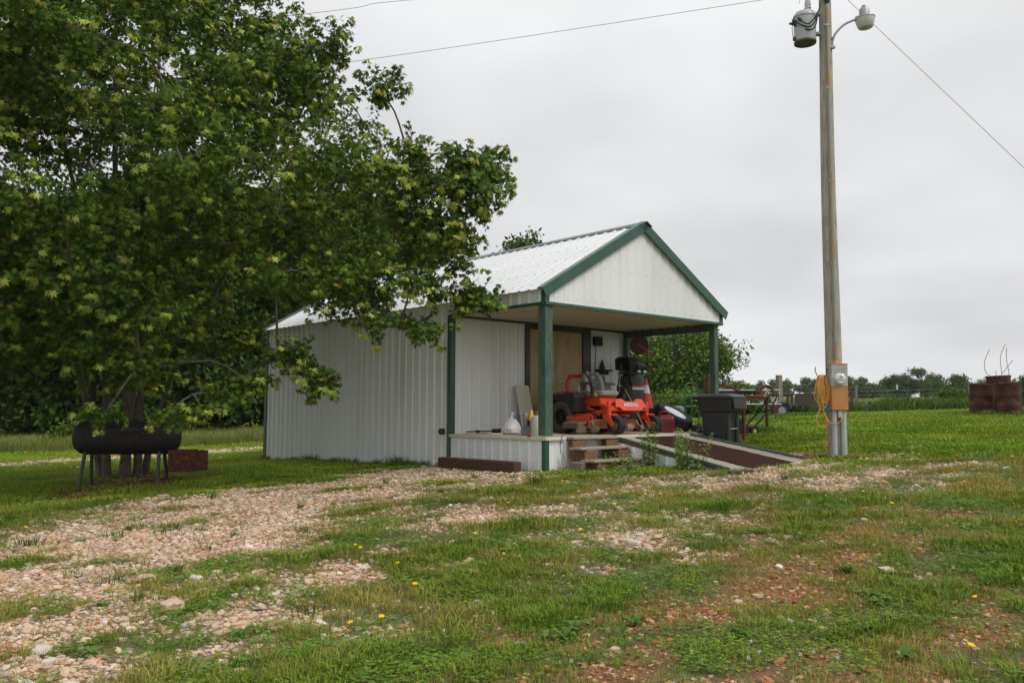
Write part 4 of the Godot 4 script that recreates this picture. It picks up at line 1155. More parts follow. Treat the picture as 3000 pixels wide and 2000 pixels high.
# ---------- things on the porch ----------
func tyre_shape(s: SurfaceTool, r: float, w: float, hub: float, turn: Basis, at: Vector3, lugs := 0) -> void:   # axle along y before turning
	lathe(s, [Vector2(hub, -w * 0.36), Vector2(r * 0.72, -w * 0.48), Vector2(r * 0.9, -w * 0.5), Vector2(r * 0.985, -w * 0.4), Vector2(r, -w * 0.2), Vector2(r, w * 0.2), Vector2(r * 0.985, w * 0.4), Vector2(r * 0.9, w * 0.5), Vector2(r * 0.72, w * 0.48), Vector2(hub, w * 0.36)], 28, turn, at)
	var keep := X
	X = X * Transform3D(turn, at)
	for i in lugs:
		var a := TAU * i / lugs
		for g in [-1.0, 1.0]:
			box(s, Vector3(cos(a + g * 0.06) * (r + 0.002), g * w * 0.23, sin(a + g * 0.06) * (r + 0.002)), Vector3(0.012, w * 0.36, r * 3.6 / lugs), 0.002, Basis(Vector3.UP, -a) * Basis(Vector3.RIGHT, g * 0.35))
	X = keep


func rim_shape(s: SurfaceTool, r: float, w: float, turn: Basis, at: Vector3) -> void:
	lathe(s, [Vector2(0, w * 0.3), Vector2(r * 0.28, w * 0.32), Vector2(r * 0.34, w * 0.12), Vector2(r * 0.8, w * 0.1), Vector2(r * 0.9, w * 0.36), Vector2(r * 1.02, w * 0.4), Vector2(r * 1.02, -w * 0.4), Vector2(r * 0.9, -w * 0.36), Vector2(r * 0.8, -w * 0.1), Vector2(0, -w * 0.12)], 22, turn, at)


func make_porch_things() -> void:
	var s: SurfaceTool
	# plastic grocery bag
	var o := thing("plastic_bag", "full white plastic bag with blue print tied at the top", "bag", porch(0.72, 0, -1.62, 0.3))
	s = tool()
	var rings := []
	for q in [[0.0, 0.13, 0.12], [0.03, 0.19, 0.16], [0.1, 0.205, 0.17], [0.18, 0.17, 0.14], [0.25, 0.1, 0.09], [0.29, 0.045, 0.04], [0.33, 0.03, 0.025], [0.37, 0.055, 0.03], [0.39, 0.05, 0.02]]:
		var ring := []
		for k in 22:
			var a := TAU * k / 22
			var wob := 1.0 + 0.16 * patch.get_noise_2d(cos(a) * 5.0 + q[0] * 20.0, sin(a) * 5.0)
			ring.append(Vector3(cos(a) * q[1] * wob + q[0] * 0.12, q[0], sin(a) * q[2] * wob))
		rings.append(ring)
	loft(s, rings)
	put("sack", s, M.bag_white, o)
	for q in [[0.27, 0.34, 0.4, 1.9], [0.06, 0.16, 0.25, 0.7], [0.17, 0.22, 0.3, 0.8]]:
		s = tool()
		for i in 6:
			var p := []
			for e in [[0, 0], [1, 0], [1, 1], [0, 1]]:
				var yy := lerpf(q[0], q[1], e[1])
				var a := lerpf(q[2], q[3], (i + e[0]) / 6.0)
				var rr := Vector2(0.21, 0.175)
				if yy > 0.12:
					rr = rr.lerp(Vector2(0.055, 0.05), clampf((yy - 0.12) / 0.17, 0.0, 1.0))
				p.append(Vector3(cos(a) * rr.x * 1.03 + yy * 0.12, yy, sin(a) * rr.y * 1.03))
			face(s, p, p[0])
		put("print", s, M.blue_print, o)
	# grey jug
	o = thing("pump_jug", "grey plastic jug with a moulded handle beside the white bag", "jug", porch(0.52, 0, -1.02, 0.7))
	s = tool()
	loft(s, [rounded(0.2, 0.15, 0.03, 0.0), rounded(0.205, 0.155, 0.035, 0.06), rounded(0.17, 0.14, 0.035, 0.11), rounded(0.09, 0.1, 0.03, 0.15, -0.045)])
	tube(s, curve([Vector3(-0.06, 0.1, 0), Vector3(-0.07, 0.24, 0), Vector3(-0.05, 0.33, 0), Vector3(0.02, 0.36, 0), Vector3(0.08, 0.31, 0)], 4), [0.05, 0.045, 0.04, 0.04, 0.04, 0.042, 0.045, 0.05, 0.055, 0.055, 0.055, 0.05, 0.05, 0.045, 0.04, 0.035, 0.03], 10)
	rod(s, Vector3(0.06, 0.1, 0), Vector3(0.075, 0.3, 0), 0.03, 0.03, 10)
	put("body", s, M.jug_grey, o)
	s = tool()
	box(s, Vector3(0.07, 0.21, 0.035), Vector3(0.06, 0.12, 0.03), 0.008)
	put("label_patch", s, M.black_plastic, o)
	# yellow funnel
	o = thing("yellow_funnel", "small yellow funnel upturned on a dark bottle by the sprayer", "funnel", porch(0.62, 0, -0.98))
	s = tool()
	lathe(s, [Vector2(0.06, 0.26), Vector2(0.065, 0.262), Vector2(0.028, 0.4), Vector2(0.022, 0.44), Vector2(0.017, 0.44), Vector2(0.022, 0.4), Vector2(0.06, 0.26)], 18)
	put("cone", s, M.yellow_plastic, o)
	s = tool()
	lathe(s, [Vector2(0, 0), Vector2(0.045, 0), Vector2(0.05, 0.02), Vector2(0.05, 0.2), Vector2(0.03, 0.255), Vector2(0.0, 0.262)], 16)
	put("bottle", s, M.jug_grey, o)
	# pump sprayer
	o = thing("pump_sprayer", "milky white pump sprayer with black handle beside the porch post", "sprayer", porch(0.5, 0, -0.72))
	s = tool()
	lathe(s, [Vector2(0.0, 0.0), Vector2(0.095, 0.0), Vector2(0.105, 0.02), Vector2(0.105, 0.26), Vector2(0.09, 0.31), Vector2(0.05, 0.335), Vector2(0.045, 0.36), Vector2(0, 0.36)], 22)
	put("tank", s, M.milky_plastic, o)
	s = tool()
	lathe(s, [Vector2(0.0, 0.35), Vector2(0.06, 0.35), Vector2(0.06, 0.39), Vector2(0.025, 0.4), Vector2(0.02, 0.43), Vector2(0.0, 0.43)], 16)
	put("pump_collar", s, M.mud, o)
	s = tool()
	tube(s, curve([Vector3(-0.055, 0.43, 0), Vector3(-0.065, 0.5, 0), Vector3(-0.04, 0.525, 0), Vector3(0.04, 0.525, 0), Vector3(0.065, 0.5, 0), Vector3(0.055, 0.43, 0), Vector3(-0.055, 0.43, 0)], 3), 0.013, 8)
	box(s, Vector3(0, 0.43, 0), Vector3(0.17, 0.025, 0.05), 0.006)
	put("handle", s, M.black_plastic, o)
	s = tool()
	tube(s, curve([Vector3(0.08, 0.3, 0.03), Vector3(0.13, 0.24, 0.05), Vector3(0.125, 0.1, 0.04), Vector3(0.1, 0.03, 0.06)], 5), 0.008, 6)
	put("hose", s, M.wire_black, o)
	# leaning board
	o = thing("white_board", "tall off-white board leaning on the wall beside the door frame", "board", porch(1.66, 0, -2.36))
	s = tool()
	box(s, Vector3(0, 0.45, 0.12), Vector3(0.34, 0.93, 0.018), 0.003, Basis(Vector3.RIGHT, -0.24))
	put("sheet", s, M.board_white, o)
	# long pole tool lying on the deck
	o = thing("pole_saw", "long black pole tool lying on the deck along the wall", "pole saw", porch(0.62, 0.0, -2.1, 0.06))
	s = tool()
	rod(s, Vector3(-0.55, 0.045, 0), Vector3(0.15, 0.045, 0), 0.013, 0.013, 8)
	put("shaft", s, M.iron_grey, o)
	s = tool()
	rod(s, Vector3(0.1, 0.05, 0), Vector3(0.75, 0.055, 0.05), 0.04, 0.04, 10)
	put("grip", s, M.black_plastic, o)
	s = tool()
	box(s, Vector3(-0.28, 0.045, 0), Vector3(0.08, 0.05, 0.04), 0.008)
	put("saw_head", s, M.black_plastic, o)
	s = tool()
	box(s, Vector3(-0.12, 0.012, 0.16), Vector3(0.75, 0.022, 0.12), 0.004, Basis(Vector3.UP, 0.1))
	tag(put("scrap_board", s, M.board_white), "thin pale scrap of board lying flat beside the pole tool", "board")
	get_node("scrap_board").transform = porch(0.75, 0.0, -1.85)
	# red cap on the deck edge
	s = tool()
	lathe(s, [Vector2(0, 0), Vector2(0.03, 0), Vector2(0.032, 0.03), Vector2(0.02, 0.05), Vector2(0, 0.05)], 14)
	tag(put("bottle_cap", s, M.red_paint), "small red plastic cap left on the deck edge", "cap")
	get_node("bottle_cap").transform = porch(-0.035, -0.003, -0.34)
	# wall box with its cord, plug socket, shelf
	o = thing("wall_speaker", "black box mounted high on the porch wall right of the door", "wall box", porch(3.865, 1.88, -PORCH + 0.07))
	s = tool()
	box(s, Vector3.ZERO, Vector3(0.22, 0.2, 0.1), 0.012)
	put("housing", s, M.black_plastic, o)
	s = tool()
	box(s, Vector3(0, 0, 0.052), Vector3(0.17, 0.15, 0.008), 0.003)
	put("front_plate", s, M.iron_black, o)
	s = tool()
	tube(s, curve([Vector3(3.84, 1.77, -PORCH + 0.03), Vector3(3.83, 1.5, -PORCH + 0.03), Vector3(3.81, 1.3, -PORCH + 0.035), Vector3(3.84, 1.16, -PORCH + 0.05)], 5), 0.008, 6)
	var cord := put("hanging_cable", s, M.wire_black)
	cord.transform = HX
	tag(cord, "black cord hanging down the porch wall to a socket", "cord")
	o = thing("wall_socket", "white and blue plug socket on the porch wall below the cord", "socket", porch(3.84, 1.08, -PORCH + 0.03))
	s = tool()
	box(s, Vector3(0, 0, 0.01), Vector3(0.07, 0.13, 0.03), 0.005)
	put("plate", s, M.white_paint, o)
	s = tool()
	box(s, Vector3(-0.06, 0, 0.02), Vector3(0.05, 0.1, 0.06), 0.006)
	put("blue_plug", s, M.blue_plastic, o)
	s = tool()
	box(s, Vector3(0.065, 0.01, 0.025), Vector3(0.06, 0.12, 0.07), 0.012)
	put("adapter", s, M.black_plastic, o)
	o = thing("wall_shelf", "small black shelf bracket on the porch wall beside the compressor", "shelf", porch(4.02, 1.27, -PORCH + 0.1))
	s = tool()
	box(s, Vector3(0, 0, 0), Vector3(0.42, 0.03, 0.16), 0.004)
	box(s, Vector3(0, -0.05, -0.06), Vector3(0.42, 0.08, 0.02), 0.004)
	put("bracket", s, M.iron_black, o)
	s = tool()
	lathe(s, [Vector2(0, 0), Vector2(0.065, 0), Vector2(0.065, 0.03), Vector2(0.035, 0.14), Vector2(0.02, 0.15), Vector2(0.02, 0.2), Vector2(0, 0.2)], 16)
	tag(put("oil_bottle", s, M.black_plastic), "black bottle standing on the small wall shelf", "bottle")
	get_node("oil_bottle").transform = porch(3.96, 1.285, -PORCH + 0.1)
	# sticks leaning in the corner
	for q in [[4.12, 0.95, -2.3, 4.2, 0.0, -2.0, 0.016, "iron_grey", "grey_rake", "grey metal handled tool leaning beside the compressor"], [4.04, 1.15, -2.38, 4.1, 0.0, -2.05, 0.018, "brown_wood", "brown_shovel", "brown wooden handled tool leaning beside the compressor"]]:
		s = tool()
		var b := Vector3(q[3], q[4], q[5])
		var a := Vector3(q[0], q[1], q[2])
		rod(s, Vector3.ZERO, a - b, q[6], q[6] * 0.85, 8)
		box(s, Vector3(0, 0.02, 0), Vector3(0.16, 0.04, 0.03), 0.006)
		var stick := put(q[8], s, M[q[7]])
		stick.transform = HX * Transform3D(Basis(), b)
		tag(stick, q[9], "tool")
	o = thing("axe", "pale wooden handle leaning against the air compressor", "tool", porch(3.9, 0, -1.35))
	s = tool()
	tube(s, curve([Vector3(0.16, 0.05, 0.05), Vector3(0.1, 0.4, -0.1), Vector3(-0.02, 0.85, -0.3)], 4), 0.017, 8)
	put("handle", s, M.handle_wood, o)
	s = tool()
	box(s, Vector3(0.16, 0.05, 0.05), Vector3(0.18, 0.09, 0.03), 0.01)
	put("head", s, M.iron_black, o)
	# compressor
	o = thing("air_compressor", "tall grey upright air compressor tank with black pump on top", "compressor", porch(4.28, 0, -1.8))
	s = tool()
	lathe(s, [Vector2(0, 0.14), Vector2(0.14, 0.15), Vector2(0.23, 0.2), Vector2(0.255, 0.28), Vector2(0.255, 1.04), Vector2(0.235, 1.12), Vector2(0.15, 1.18), Vector2(0, 1.2)], 28)
	put("tank", s, M.tank_grey, o)
	for i in 3:
		s = tool()
		var a := TAU * i / 3.0 + 0.4
		span(s, Vector3(cos(a) * 0.2, 0.28, sin(a) * 0.2), Vector3(cos(a) * 0.25, 0.0, sin(a) * 0.25), 0.05, 0.012, 0.003)
		box(s, Vector3(cos(a) * 0.26, 0.008, sin(a) * 0.26), Vector3(0.08, 0.016, 0.08), 0.003)
		put("leg", s, M.tank_grey, o)
	s = tool()
	for i in 9:
		var p := []
		for e in [[0, 0], [1, 0], [1, 1], [0, 1]]:
			var a: float = 1.05 + (i + e[0]) * 0.15
			p.append(Vector3(cos(a) * 0.2575, 0.85 + 0.055 * e[1], sin(a) * 0.2575))
		face(s, p, Vector3(p[0].x, 0, p[0].z))
	put("label_plate", s, M.white_paint, o)
	for q in [[0, 4, "red_paint"], [5, 9, "red_paint"]]:
		s = tool()
		for i in range(q[0], q[1]):
			var p := []
			for e in [[0, 0], [1, 0], [1, 1], [0, 1]]:
				var a: float = 1.05 + (i + e[0]) * 0.15
				p.append(Vector3(cos(a) * 0.2577, 0.905 + 0.04 * e[1], sin(a) * 0.2577))
			face(s, p, Vector3(p[0].x, 0, p[0].z))
		put("label_band", s, M[q[2]], o)
	s = tool()
	box(s, Vector3(0, 1.2, 0), Vector3(0.55, 0.03, 0.3), 0.004)
	put("platform", s, M.iron_black, o)
	for q in [[0.02, 0.3], [0.2, 0.3]]:
		s = tool()
		box(s, Vector3(q[0] + 0.05, 1.235, 0.14), Vector3(0.09, 0.05, 0.02), 0.003)
		put("tag_plate", s, M.white_paint, o)
	s = tool()
	for i in 9:
		box(s, Vector3(-0.1, 1.26 + i * 0.028, 0), Vector3(0.26 - 0.012 * (i % 2), 0.018, 0.22), 0.003)
	rod(s, Vector3(-0.1, 1.25, 0), Vector3(-0.1, 1.5, 0), 0.08, 0.07, 14)
	box(s, Vector3(-0.1, 1.5, 0), Vector3(0.3, 0.05, 0.24), 0.012)
	put("pump", s, M.iron_black, o)
	s = tool()
	rod(s, Vector3(0.08, 1.33, 0), Vector3(0.36, 1.33, 0), 0.1, 0.1, 18)
	rod(s, Vector3(0.36, 1.33, 0), Vector3(0.4, 1.33, 0), 0.07, 0.04, 14)
	put("motor", s, M.iron_black, o)
	s = tool()
	slab(s, [Vector2(-0.28, 1.28), Vector2(-0.3, 1.5), Vector2(-0.2, 1.56), Vector2(0.2, 1.5), Vector2(0.26, 1.4), Vector2(0.24, 1.26)], 0.06, Basis(), Vector3(-0.02, -0.02, -0.16))
	put("belt_guard", s, M.iron_black, o)
	s = tool()
	tube(s, curve([Vector3(-0.18, 1.4, 0.12), Vector3(-0.28, 1.3, 0.18), Vector3(-0.3, 1.05, 0.2), Vector3(-0.2, 0.95, 0.15)], 4), 0.03, 8)
	put("intake_hose", s, M.rubber, o)
	# bucket behind the mower
	s = tool()
	lathe(s, [Vector2(0, 0), Vector2(0.12, 0), Vector2(0.145, 0.34), Vector2(0.155, 0.36), Vector2(0.14, 0.36), Vector2(0.115, 0.02), Vector2(0, 0.02)], 20)
	tag(put("grey_bucket", s, M.iron_grey), "dark grey bucket standing between the mower and compressor", "bucket")
	get_node("grey_bucket").transform = porch(3.75, 0, -1.75)
	# hose reel
	o = thing("hose_reel", "dark red round hose reel hanging at the porch corner", "hose reel", porch(4.72, 1.82, -1.95, -0.95))
	s = tool()
	lathe(s, [Vector2(0, -0.06), Vector2(0.19, -0.06), Vector2(0.2, -0.05), Vector2(0.2, -0.04), Vector2(0.13, -0.03), Vector2(0.13, 0.03), Vector2(0.2, 0.04), Vector2(0.2, 0.05), Vector2(0.19, 0.06), Vector2(0, 0.06)], 30, Basis(Vector3.RIGHT, PI / 2))
	put("drum", s, M.dark_red, o)
	s = tool()
	lathe(s, [Vector2(0.132, -0.04), Vector2(0.17, -0.035), Vector2(0.175, 0), Vector2(0.17, 0.035), Vector2(0.132, 0.04)], 24, Basis(Vector3.RIGHT, PI / 2))
	put("coiled_hose", s, M.dark_red, o)
	s = tool()
	span(s, Vector3(0, 0.0, -0.09), Vector3(0, 0.27, -0.09), 0.06, 0.02, 0.003, Vector3.BACK)
	span(s, Vector3(0, 0.265, -0.1), Vector3(0, 0.265, 0.1), 0.08, 0.015, 0.003)
	rod(s, Vector3(0, 0, -0.1), Vector3(0, 0, 0.08), 0.03, 0.03, 12)
	span(s, Vector3(0.0, 0, 0.075), Vector3(0.17, -0.13, 0.075), 0.05, 0.02, 0.003, Vector3.BACK)
	box(s, Vector3(0.17, -0.15, 0.03), Vector3(0.07, 0.08, 0.1), 0.01)
	put("bracket", s, M.red_paint, o)
	s = tool()
	tube(s, curve([Vector3(0.17, -0.12, 0.03), Vector3(0.19, -0.5, 0.04), Vector3(0.2, -1.0, 0.06), Vector3(0.21, -1.35, 0.08)], 6), 0.009, 6)
	put("hose", s, M.wire_black, o)
	s = tool()
	rod(s, Vector3(0.205, -1.1, 0.065), Vector3(0.215, -1.5, 0.08), 0.006, 0.005, 6)
	put("nozzle", s, M.steel, o)
	# stacked tyres, cone, leaning wheel, fuel cans
	for k in 2:
		s = tool()
		tyre_shape(s, 0.3, 0.22, 0.17, Basis(Vector3.UP, k * 0.3), Vector3.ZERO)
		var t := put("spare_tyre", s, M.rubber)
		t.transform = porch(4.5 + k * 0.02, 0.115 + k * 0.222, -1.62)
		tag(t, ["black tyre lying flat at the bottom under the traffic cone", "black tyre lying on another right under the traffic cone"][k], "tyre", "stacked tyres on the porch")
	o = thing("traffic_cone", "orange traffic cone with white collar on the stacked tyres", "traffic cone", porch(4.5, 0.45, -1.62))
	s = tool()
	box(s, Vector3(0, 0.015, 0), Vector3(0.36, 0.03, 0.36), 0.01)
	put("base", s, M.black_plastic, o)
	for q in [["lower_cone", 0.16, 0.03, 0.1, 0.33, "cone_orange"], ["collar", 0.1, 0.33, 0.062, 0.5, "white_paint"], ["tip", 0.062, 0.5, 0.03, 0.62, "cone_orange"]]:
		s = tool()
		lathe(s, [Vector2(q[1], q[2]), Vector2(q[3], q[4] - 0.0005), Vector2(0.0, q[4] - 0.0005)], 24)
		put(q[0], s, M[q[5]], o)
	var aim := HX.basis.inverse() * Vector3(0.43, 0.86, 0.3).normalized()
	var lie := Basis(aim.cross(Vector3.BACK).normalized(), aim, aim.cross(Vector3.BACK).normalized().cross(aim))
	o = thing("mounted_spare", "large tyre on a white rim propped at an angle on the porch", "wheel", HX * Transform3D(lie.scaled(Vector3.ONE * 1.14), Vector3(4.62, 0.29, -1.02)))
	s = tool()
	tyre_shape(s, 0.36, 0.24, 0.2, Basis(), Vector3.ZERO)
	put("tyre", s, M.rubber, o)
	s = tool()
	lathe(s, [Vector2(0, 0.075), Vector2(0.06, 0.08), Vector2(0.15, 0.07), Vector2(0.19, 0.09), Vector2(0.212, 0.1), Vector2(0.212, -0.1), Vector2(0, -0.08)], 30)
	put("rim", s, M.rim_white, o)
	s = tool()
	box(s, Vector3(0.2, 0.0, 0.305), Vector3(0.07, 0.06, 0.01), 0.002, Basis(Vector3.UP, 0.58))
	put("sticker", s, M.white_paint, o)
	for q in [[4.0, -0.72, -0.7, "dark red plastic fuel can with a grip beside the white rimmed wheel"], [3.35, -1.55, -0.6, "dark red plastic fuel can standing behind the mower's front wheels"]]:
		o = thing("fuel_can", q[3], "fuel can", porch(q[0], 0, q[1], q[2]), "red fuel cans on the porch")
		s = tool()
		loft(s, [rounded(0.32, 0.2, 0.04, 0.0), rounded(0.33, 0.21, 0.05, 0.03), rounded(0.33, 0.21, 0.05, 0.26), rounded(0.3, 0.18, 0.05, 0.31), rounded(0.2, 0.12, 0.04, 0.34, -0.04)])
		put("body", s, M.red_plastic, o)
		s = tool()
		tube(s, curve([Vector3(-0.12, 0.31, 0), Vector3(-0.1, 0.39, 0), Vector3(0.02, 0.4, 0), Vector3(0.1, 0.33, 0)], 4), 0.018, 8)
		put("handle", s, M.red_plastic, o)
		s = tool()
		for g in [-1.0, 1.0]:
			box(s, Vector3(0.03, 0.14, g * 0.1055), Vector3(0.16, 0.14, 0.006), 0.002)
		put("side_recess", s, M.dark_red, o)
		s = tool()
		rod(s, Vector3(0.11, 0.3, 0), Vector3(0.13, 0.37, 0), 0.03, 0.028, 12)
		put("cap", s, M.black_plastic, o)
	# chain saws and such at the deck's end
	o = thing("string_trimmer", "black string trimmer lying at the deck end by the trash cart", "trimmer", porch(4.45, 0.0, -0.3, 0.75))
	s = tool()
	rod(s, Vector3(-0.45, 0.05, 0), Vector3(0.35, 0.06, 0), 0.014, 0.014, 8)
	put("shaft", s, M.iron_grey, o)
	s = tool()
	box(s, Vector3(0.4, 0.075, 0), Vector3(0.2, 0.13, 0.14), 0.02)
	box(s, Vector3(-0.4, 0.03, 0.02), Vector3(0.16, 0.05, 0.16), 0.015)
	box(s, Vector3(0.05, 0.08, 0), Vector3(0.1, 0.06, 0.05), 0.01)
	put("engine", s, M.black_plastic, o)
	s = tool()
	box(s, Vector3(0.42, 0.12, 0.074), Vector3(0.07, 0.05, 0.006), 0.002)
	put("badge", s, M.white_paint, o)


# ---------- the mower ----------
func make_mower() -> void:
	var o := thing("zero_turn_mower", "orange zero turn mower with grey seat parked facing out of the porch", "mower", porch(2.5, 0, -0.35))
	var s: SurfaceTool
	var axle := Basis(Vector3.FORWARD, PI / 2)
	# rear wheels
	for g in [-1.0, 1.0]:
		s = tool()
		tyre_shape(s, 0.3, 0.26, 0.16, axle, Vector3(g * 0.5, 0.302, -1.2), 20)
		var t := put("rear_wheel", s, M.muddy_rubber, o)
		s = tool()
		rim_shape(s, 0.16, 0.24, axle if g > 0 else Basis(Vector3.FORWARD, -PI / 2), Vector3(g * 0.5, 0.302, -1.2))
		put("rim", s, M.iron_black, t)
	# casters
	for g in [-1.0, 1.0]:
		var c := Vector3(g * 0.52, 0, 0)
		s = tool()
		rod(s, c + Vector3(0, 0.36, -0.06), c + Vector3(0, 0.56, -0.06), 0.042, 0.042, 16)
		rod(s, c + Vector3(0, 0.56, -0.06), c + Vector3(0, 0.58, -0.06), 0.034, 0.028, 14)
		put("caster_sleeve", s, M.orange_paint, o)
		s = tool()
		for e in [-1.0, 1.0]:
			var x := c + Vector3(e * 0.105, 0, 0)
			slab(s, [Vector2(-0.11, 0.36), Vector2(0.03, 0.36), Vector2(0.135, 0.2), Vector2(0.135, 0.15), Vector2(0.09, 0.135), Vector2(-0.02, 0.25), Vector2(-0.11, 0.29)], 0.014, Basis(Vector3.BACK, Vector3.UP, Vector3.LEFT), x)
		box(s, c + Vector3(0, 0.352, -0.04), Vector3(0.224, 0.03, 0.15), 0.005)
		rod(s, c + Vector3(-0.12, 0.165, 0.105), c + Vector3(0.12, 0.165, 0.105), 0.014, 0.014, 8)
		put("caster_fork", s, M.orange_paint, o)
		s = tool()
		tyre_shape(s, 0.165, 0.16, 0.085, axle, c + Vector3(0, 0.166, 0.105))
		var w := put("caster_wheel", s, M.rubber, o)
		s = tool()
		rim_shape(s, 0.088, 0.15, axle, c + Vector3(0, 0.166, 0.105))
		rim_shape(s, 0.088, 0.15, Basis(Vector3.FORWARD, -PI / 2), c + Vector3(0, 0.166, 0.105))
		put("rim", s, M.muddy_rim, w)
	# frame and front beam
	s = tool()
	for g in [-1.0, 1.0]:
		span(s, Vector3(g * 0.29, 0.4, -1.45), Vector3(g * 0.29, 0.4, -0.45), 0.055, 0.1, 0.006)
		span(s, Vector3(g * 0.29, 0.4, -0.45), Vector3(g * 0.34, 0.45, -0.08), 0.055, 0.1, 0.006)
	put("frame", s, M.orange_paint, o)
	s = tool()
	box(s, Vector3(0, 0.46, -0.06), Vector3(1.06, 0.09, 0.09), 0.01)
	put("front_beam", s, M.orange_paint, o)
	s = tool()
	var lean := Basis(Vector3.RIGHT, -0.42)
	slab(s, [Vector2(-0.43, -0.02), Vector2(-0.37, 0.14), Vector2(-0.2, 0.145), Vector2(-0.12, 0.09), Vector2(0.12, 0.09), Vector2(0.2, 0.145), Vector2(0.37, 0.14), Vector2(0.43, -0.02), Vector2(0.33, -0.02), Vector2(0.26, -0.085), Vector2(-0.26, -0.085), Vector2(-0.33, -0.02)], 0.02, lean, Vector3(0, 0.5, 0.01))
	var plate := put("front_plate", s, M.orange_paint, o)
	words_on("lettering", text_mesh("ARIENS", 0.062, 0.003), M.white_paint, plate, Transform3D(lean, Vector3(0, 0.505, 0.012)) * Transform3D(Basis.from_scale(Vector3(1.35, 1, 1)), Vector3(0, 0.02, 0.011)))
	s = tool()
	span(s, Vector3(0, 0.585, -0.08), Vector3(0, 0.44, -0.48), 0.62, 0.015, 0.004)
	put("foot_plate", s, M.orange_paint, o)
	# deck
	s = tool()
	var dk := [Vector2(-0.66, -0.8), Vector2(-0.66, -0.42), Vector2(-0.4, -0.2), Vector2(0.4, -0.2), Vector2(0.66, -0.42), Vector2(0.66, -0.8), Vector2(0.4, -0.98), Vector2(-0.4, -0.98)]
	var r0 := []
	var r1 := []
	var r2 := []
	for p in dk:
		r0.append(Vector3(p.x, 0.1, p.y))
		r1.append(Vector3(p.x, 0.235, p.y))
		r2.append(Vector3(p.x * 0.93, 0.265, (p.y + 0.6) * 0.92 - 0.6))
	loft(s, [r0, r1, r2])
	put("cutting_deck", s, M.muddy_orange, o)
	s = tool()
	box(s, Vector3(0, 0.115, -0.19), Vector3(0.84, 0.026, 0.016), 0.003)
	span(s, Vector3(-0.41, 0.115, -0.195), Vector3(-0.67, 0.115, -0.415), 0.016, 0.026, 0.003)
	span(s, Vector3(-0.675, 0.28, -0.4), Vector3(-0.675, 0.28, -0.95), 0.018, 0.075, 0.004)
	span(s, Vector3(-0.62, 0.3, -0.36), Vector3(-0.5, 0.33, -0.9), 0.02, 0.085, 0.004)
	span(s, Vector3(-0.6, 0.32, -0.55), Vector3(-0.3, 0.36, -0.7), 0.06, 0.04, 0.004)
	span(s, Vector3(0.6, 0.32, -0.55), Vector3(0.3, 0.36, -0.7), 0.06, 0.04, 0.004)
	box(s, Vector3(0.0, 0.3, -0.45), Vector3(0.3, 0.06, 0.2), 0.01)
	put("deck_bracket", s, M.orange_paint, o)
	for q in [[-0.62, -0.3, 0.0], [0.05, -0.1, 1.0], [0.62, -0.3, 0.0]]:
		s = tool()
		if q[2] == 1.0:
			rod(s, Vector3(q[0] - 0.08, 0.12, q[1]), Vector3(q[0] + 0.08, 0.12, q[1]), 0.065, 0.065, 16)
			rod(s, Vector3(q[0] - 0.02, 0.12, q[1]), Vector3(q[0] + 0.02, 0.12, q[1]), 0.07, 0.07, 16)
			span(s, Vector3(q[0], 0.12, q[1]), Vector3(q[0], 0.2, q[1] - 0.12), 0.03, 0.02)
		else:
			rod(s, Vector3(q[0] - 0.045, 0.09, q[1]), Vector3(q[0] + 0.045, 0.09, q[1]), 0.065, 0.065, 16)
			span(s, Vector3(q[0], 0.09, q[1]), Vector3(q[0], 0.24, q[1] - 0.1), 0.04, 0.03)
		put("deck_roller", s, M.muddy_rim, o)
	s = tool()
	loft(s, [[Vector3(-0.66, 0.21, -0.86), Vector3(-0.66, 0.21, -0.45), Vector3(-0.66, 0.235, -0.45), Vector3(-0.66, 0.235, -0.86)], [Vector3(-0.93, 0.1, -0.82), Vector3(-0.97, 0.1, -0.4), Vector3(-0.97, 0.2, -0.4), Vector3(-0.93, 0.2, -0.82)]])
	box(s, Vector3(-0.83, 0.085, -0.45), Vector3(0.3, 0.13, 0.03), 0.01, Basis(Vector3.UP, 0.15))
	put("discharge_chute", s, M.mud, o)
	# body: seat platform, pods, rear cover, engine
	s = tool()
	box(s, Vector3(0, 0.56, -0.72), Vector3(0.5, 0.12, 0.46), 0.02)
	box(s, Vector3(0, 0.64, -0.74), Vector3(0.46, 0.07, 0.42), 0.015)
	span(s, Vector3(-0.26, 0.53, -0.5), Vector3(-0.3, 0.43, -0.12), 0.05, 0.06, 0.006)
	span(s, Vector3(0.26, 0.53, -0.5), Vector3(0.3, 0.43, -0.12), 0.05, 0.06, 0.006)
	span(s, Vector3(-0.3, 0.47, -0.8), Vector3(-0.34, 0.35, -0.45), 0.03, 0.07, 0.006)
	put("seat_box", s, M.orange_paint, o)
	for g in [-1.0, 1.0]:
		s = tool()
		slab(s, [Vector2(-1.52, 0.58), Vector2(-1.5, 0.66), Vector2(-1.36, 0.72), Vector2(-0.98, 0.76), Vector2(-0.86, 0.74), Vector2(-0.83, 0.66), Vector2(-0.83, 0.4), Vector2(-0.92, 0.36), Vector2(-0.97, 0.48), Vector2(-1.03, 0.57), Vector2(-1.12, 0.62), Vector2(-1.26, 0.63), Vector2(-1.4, 0.6), Vector2(-1.48, 0.54)], 0.29, Basis(Vector3.BACK, Vector3.UP, Vector3.LEFT), Vector3(g * 0.46, 0, 0))
		put("side_pod", s, M.black_plastic, o)
		s = tool()
		slab(s, [Vector2(-1.36, 0.69), Vector2(-1.3, 0.75), Vector2(-0.98, 0.775), Vector2(-0.97, 0.73), Vector2(-1.2, 0.69)], 0.25, Basis(Vector3.BACK, Vector3.UP, Vector3.LEFT), Vector3(g * 0.475, 0.012, 0))
		var cover := put("pod_cover", s, M.red_paint, o)
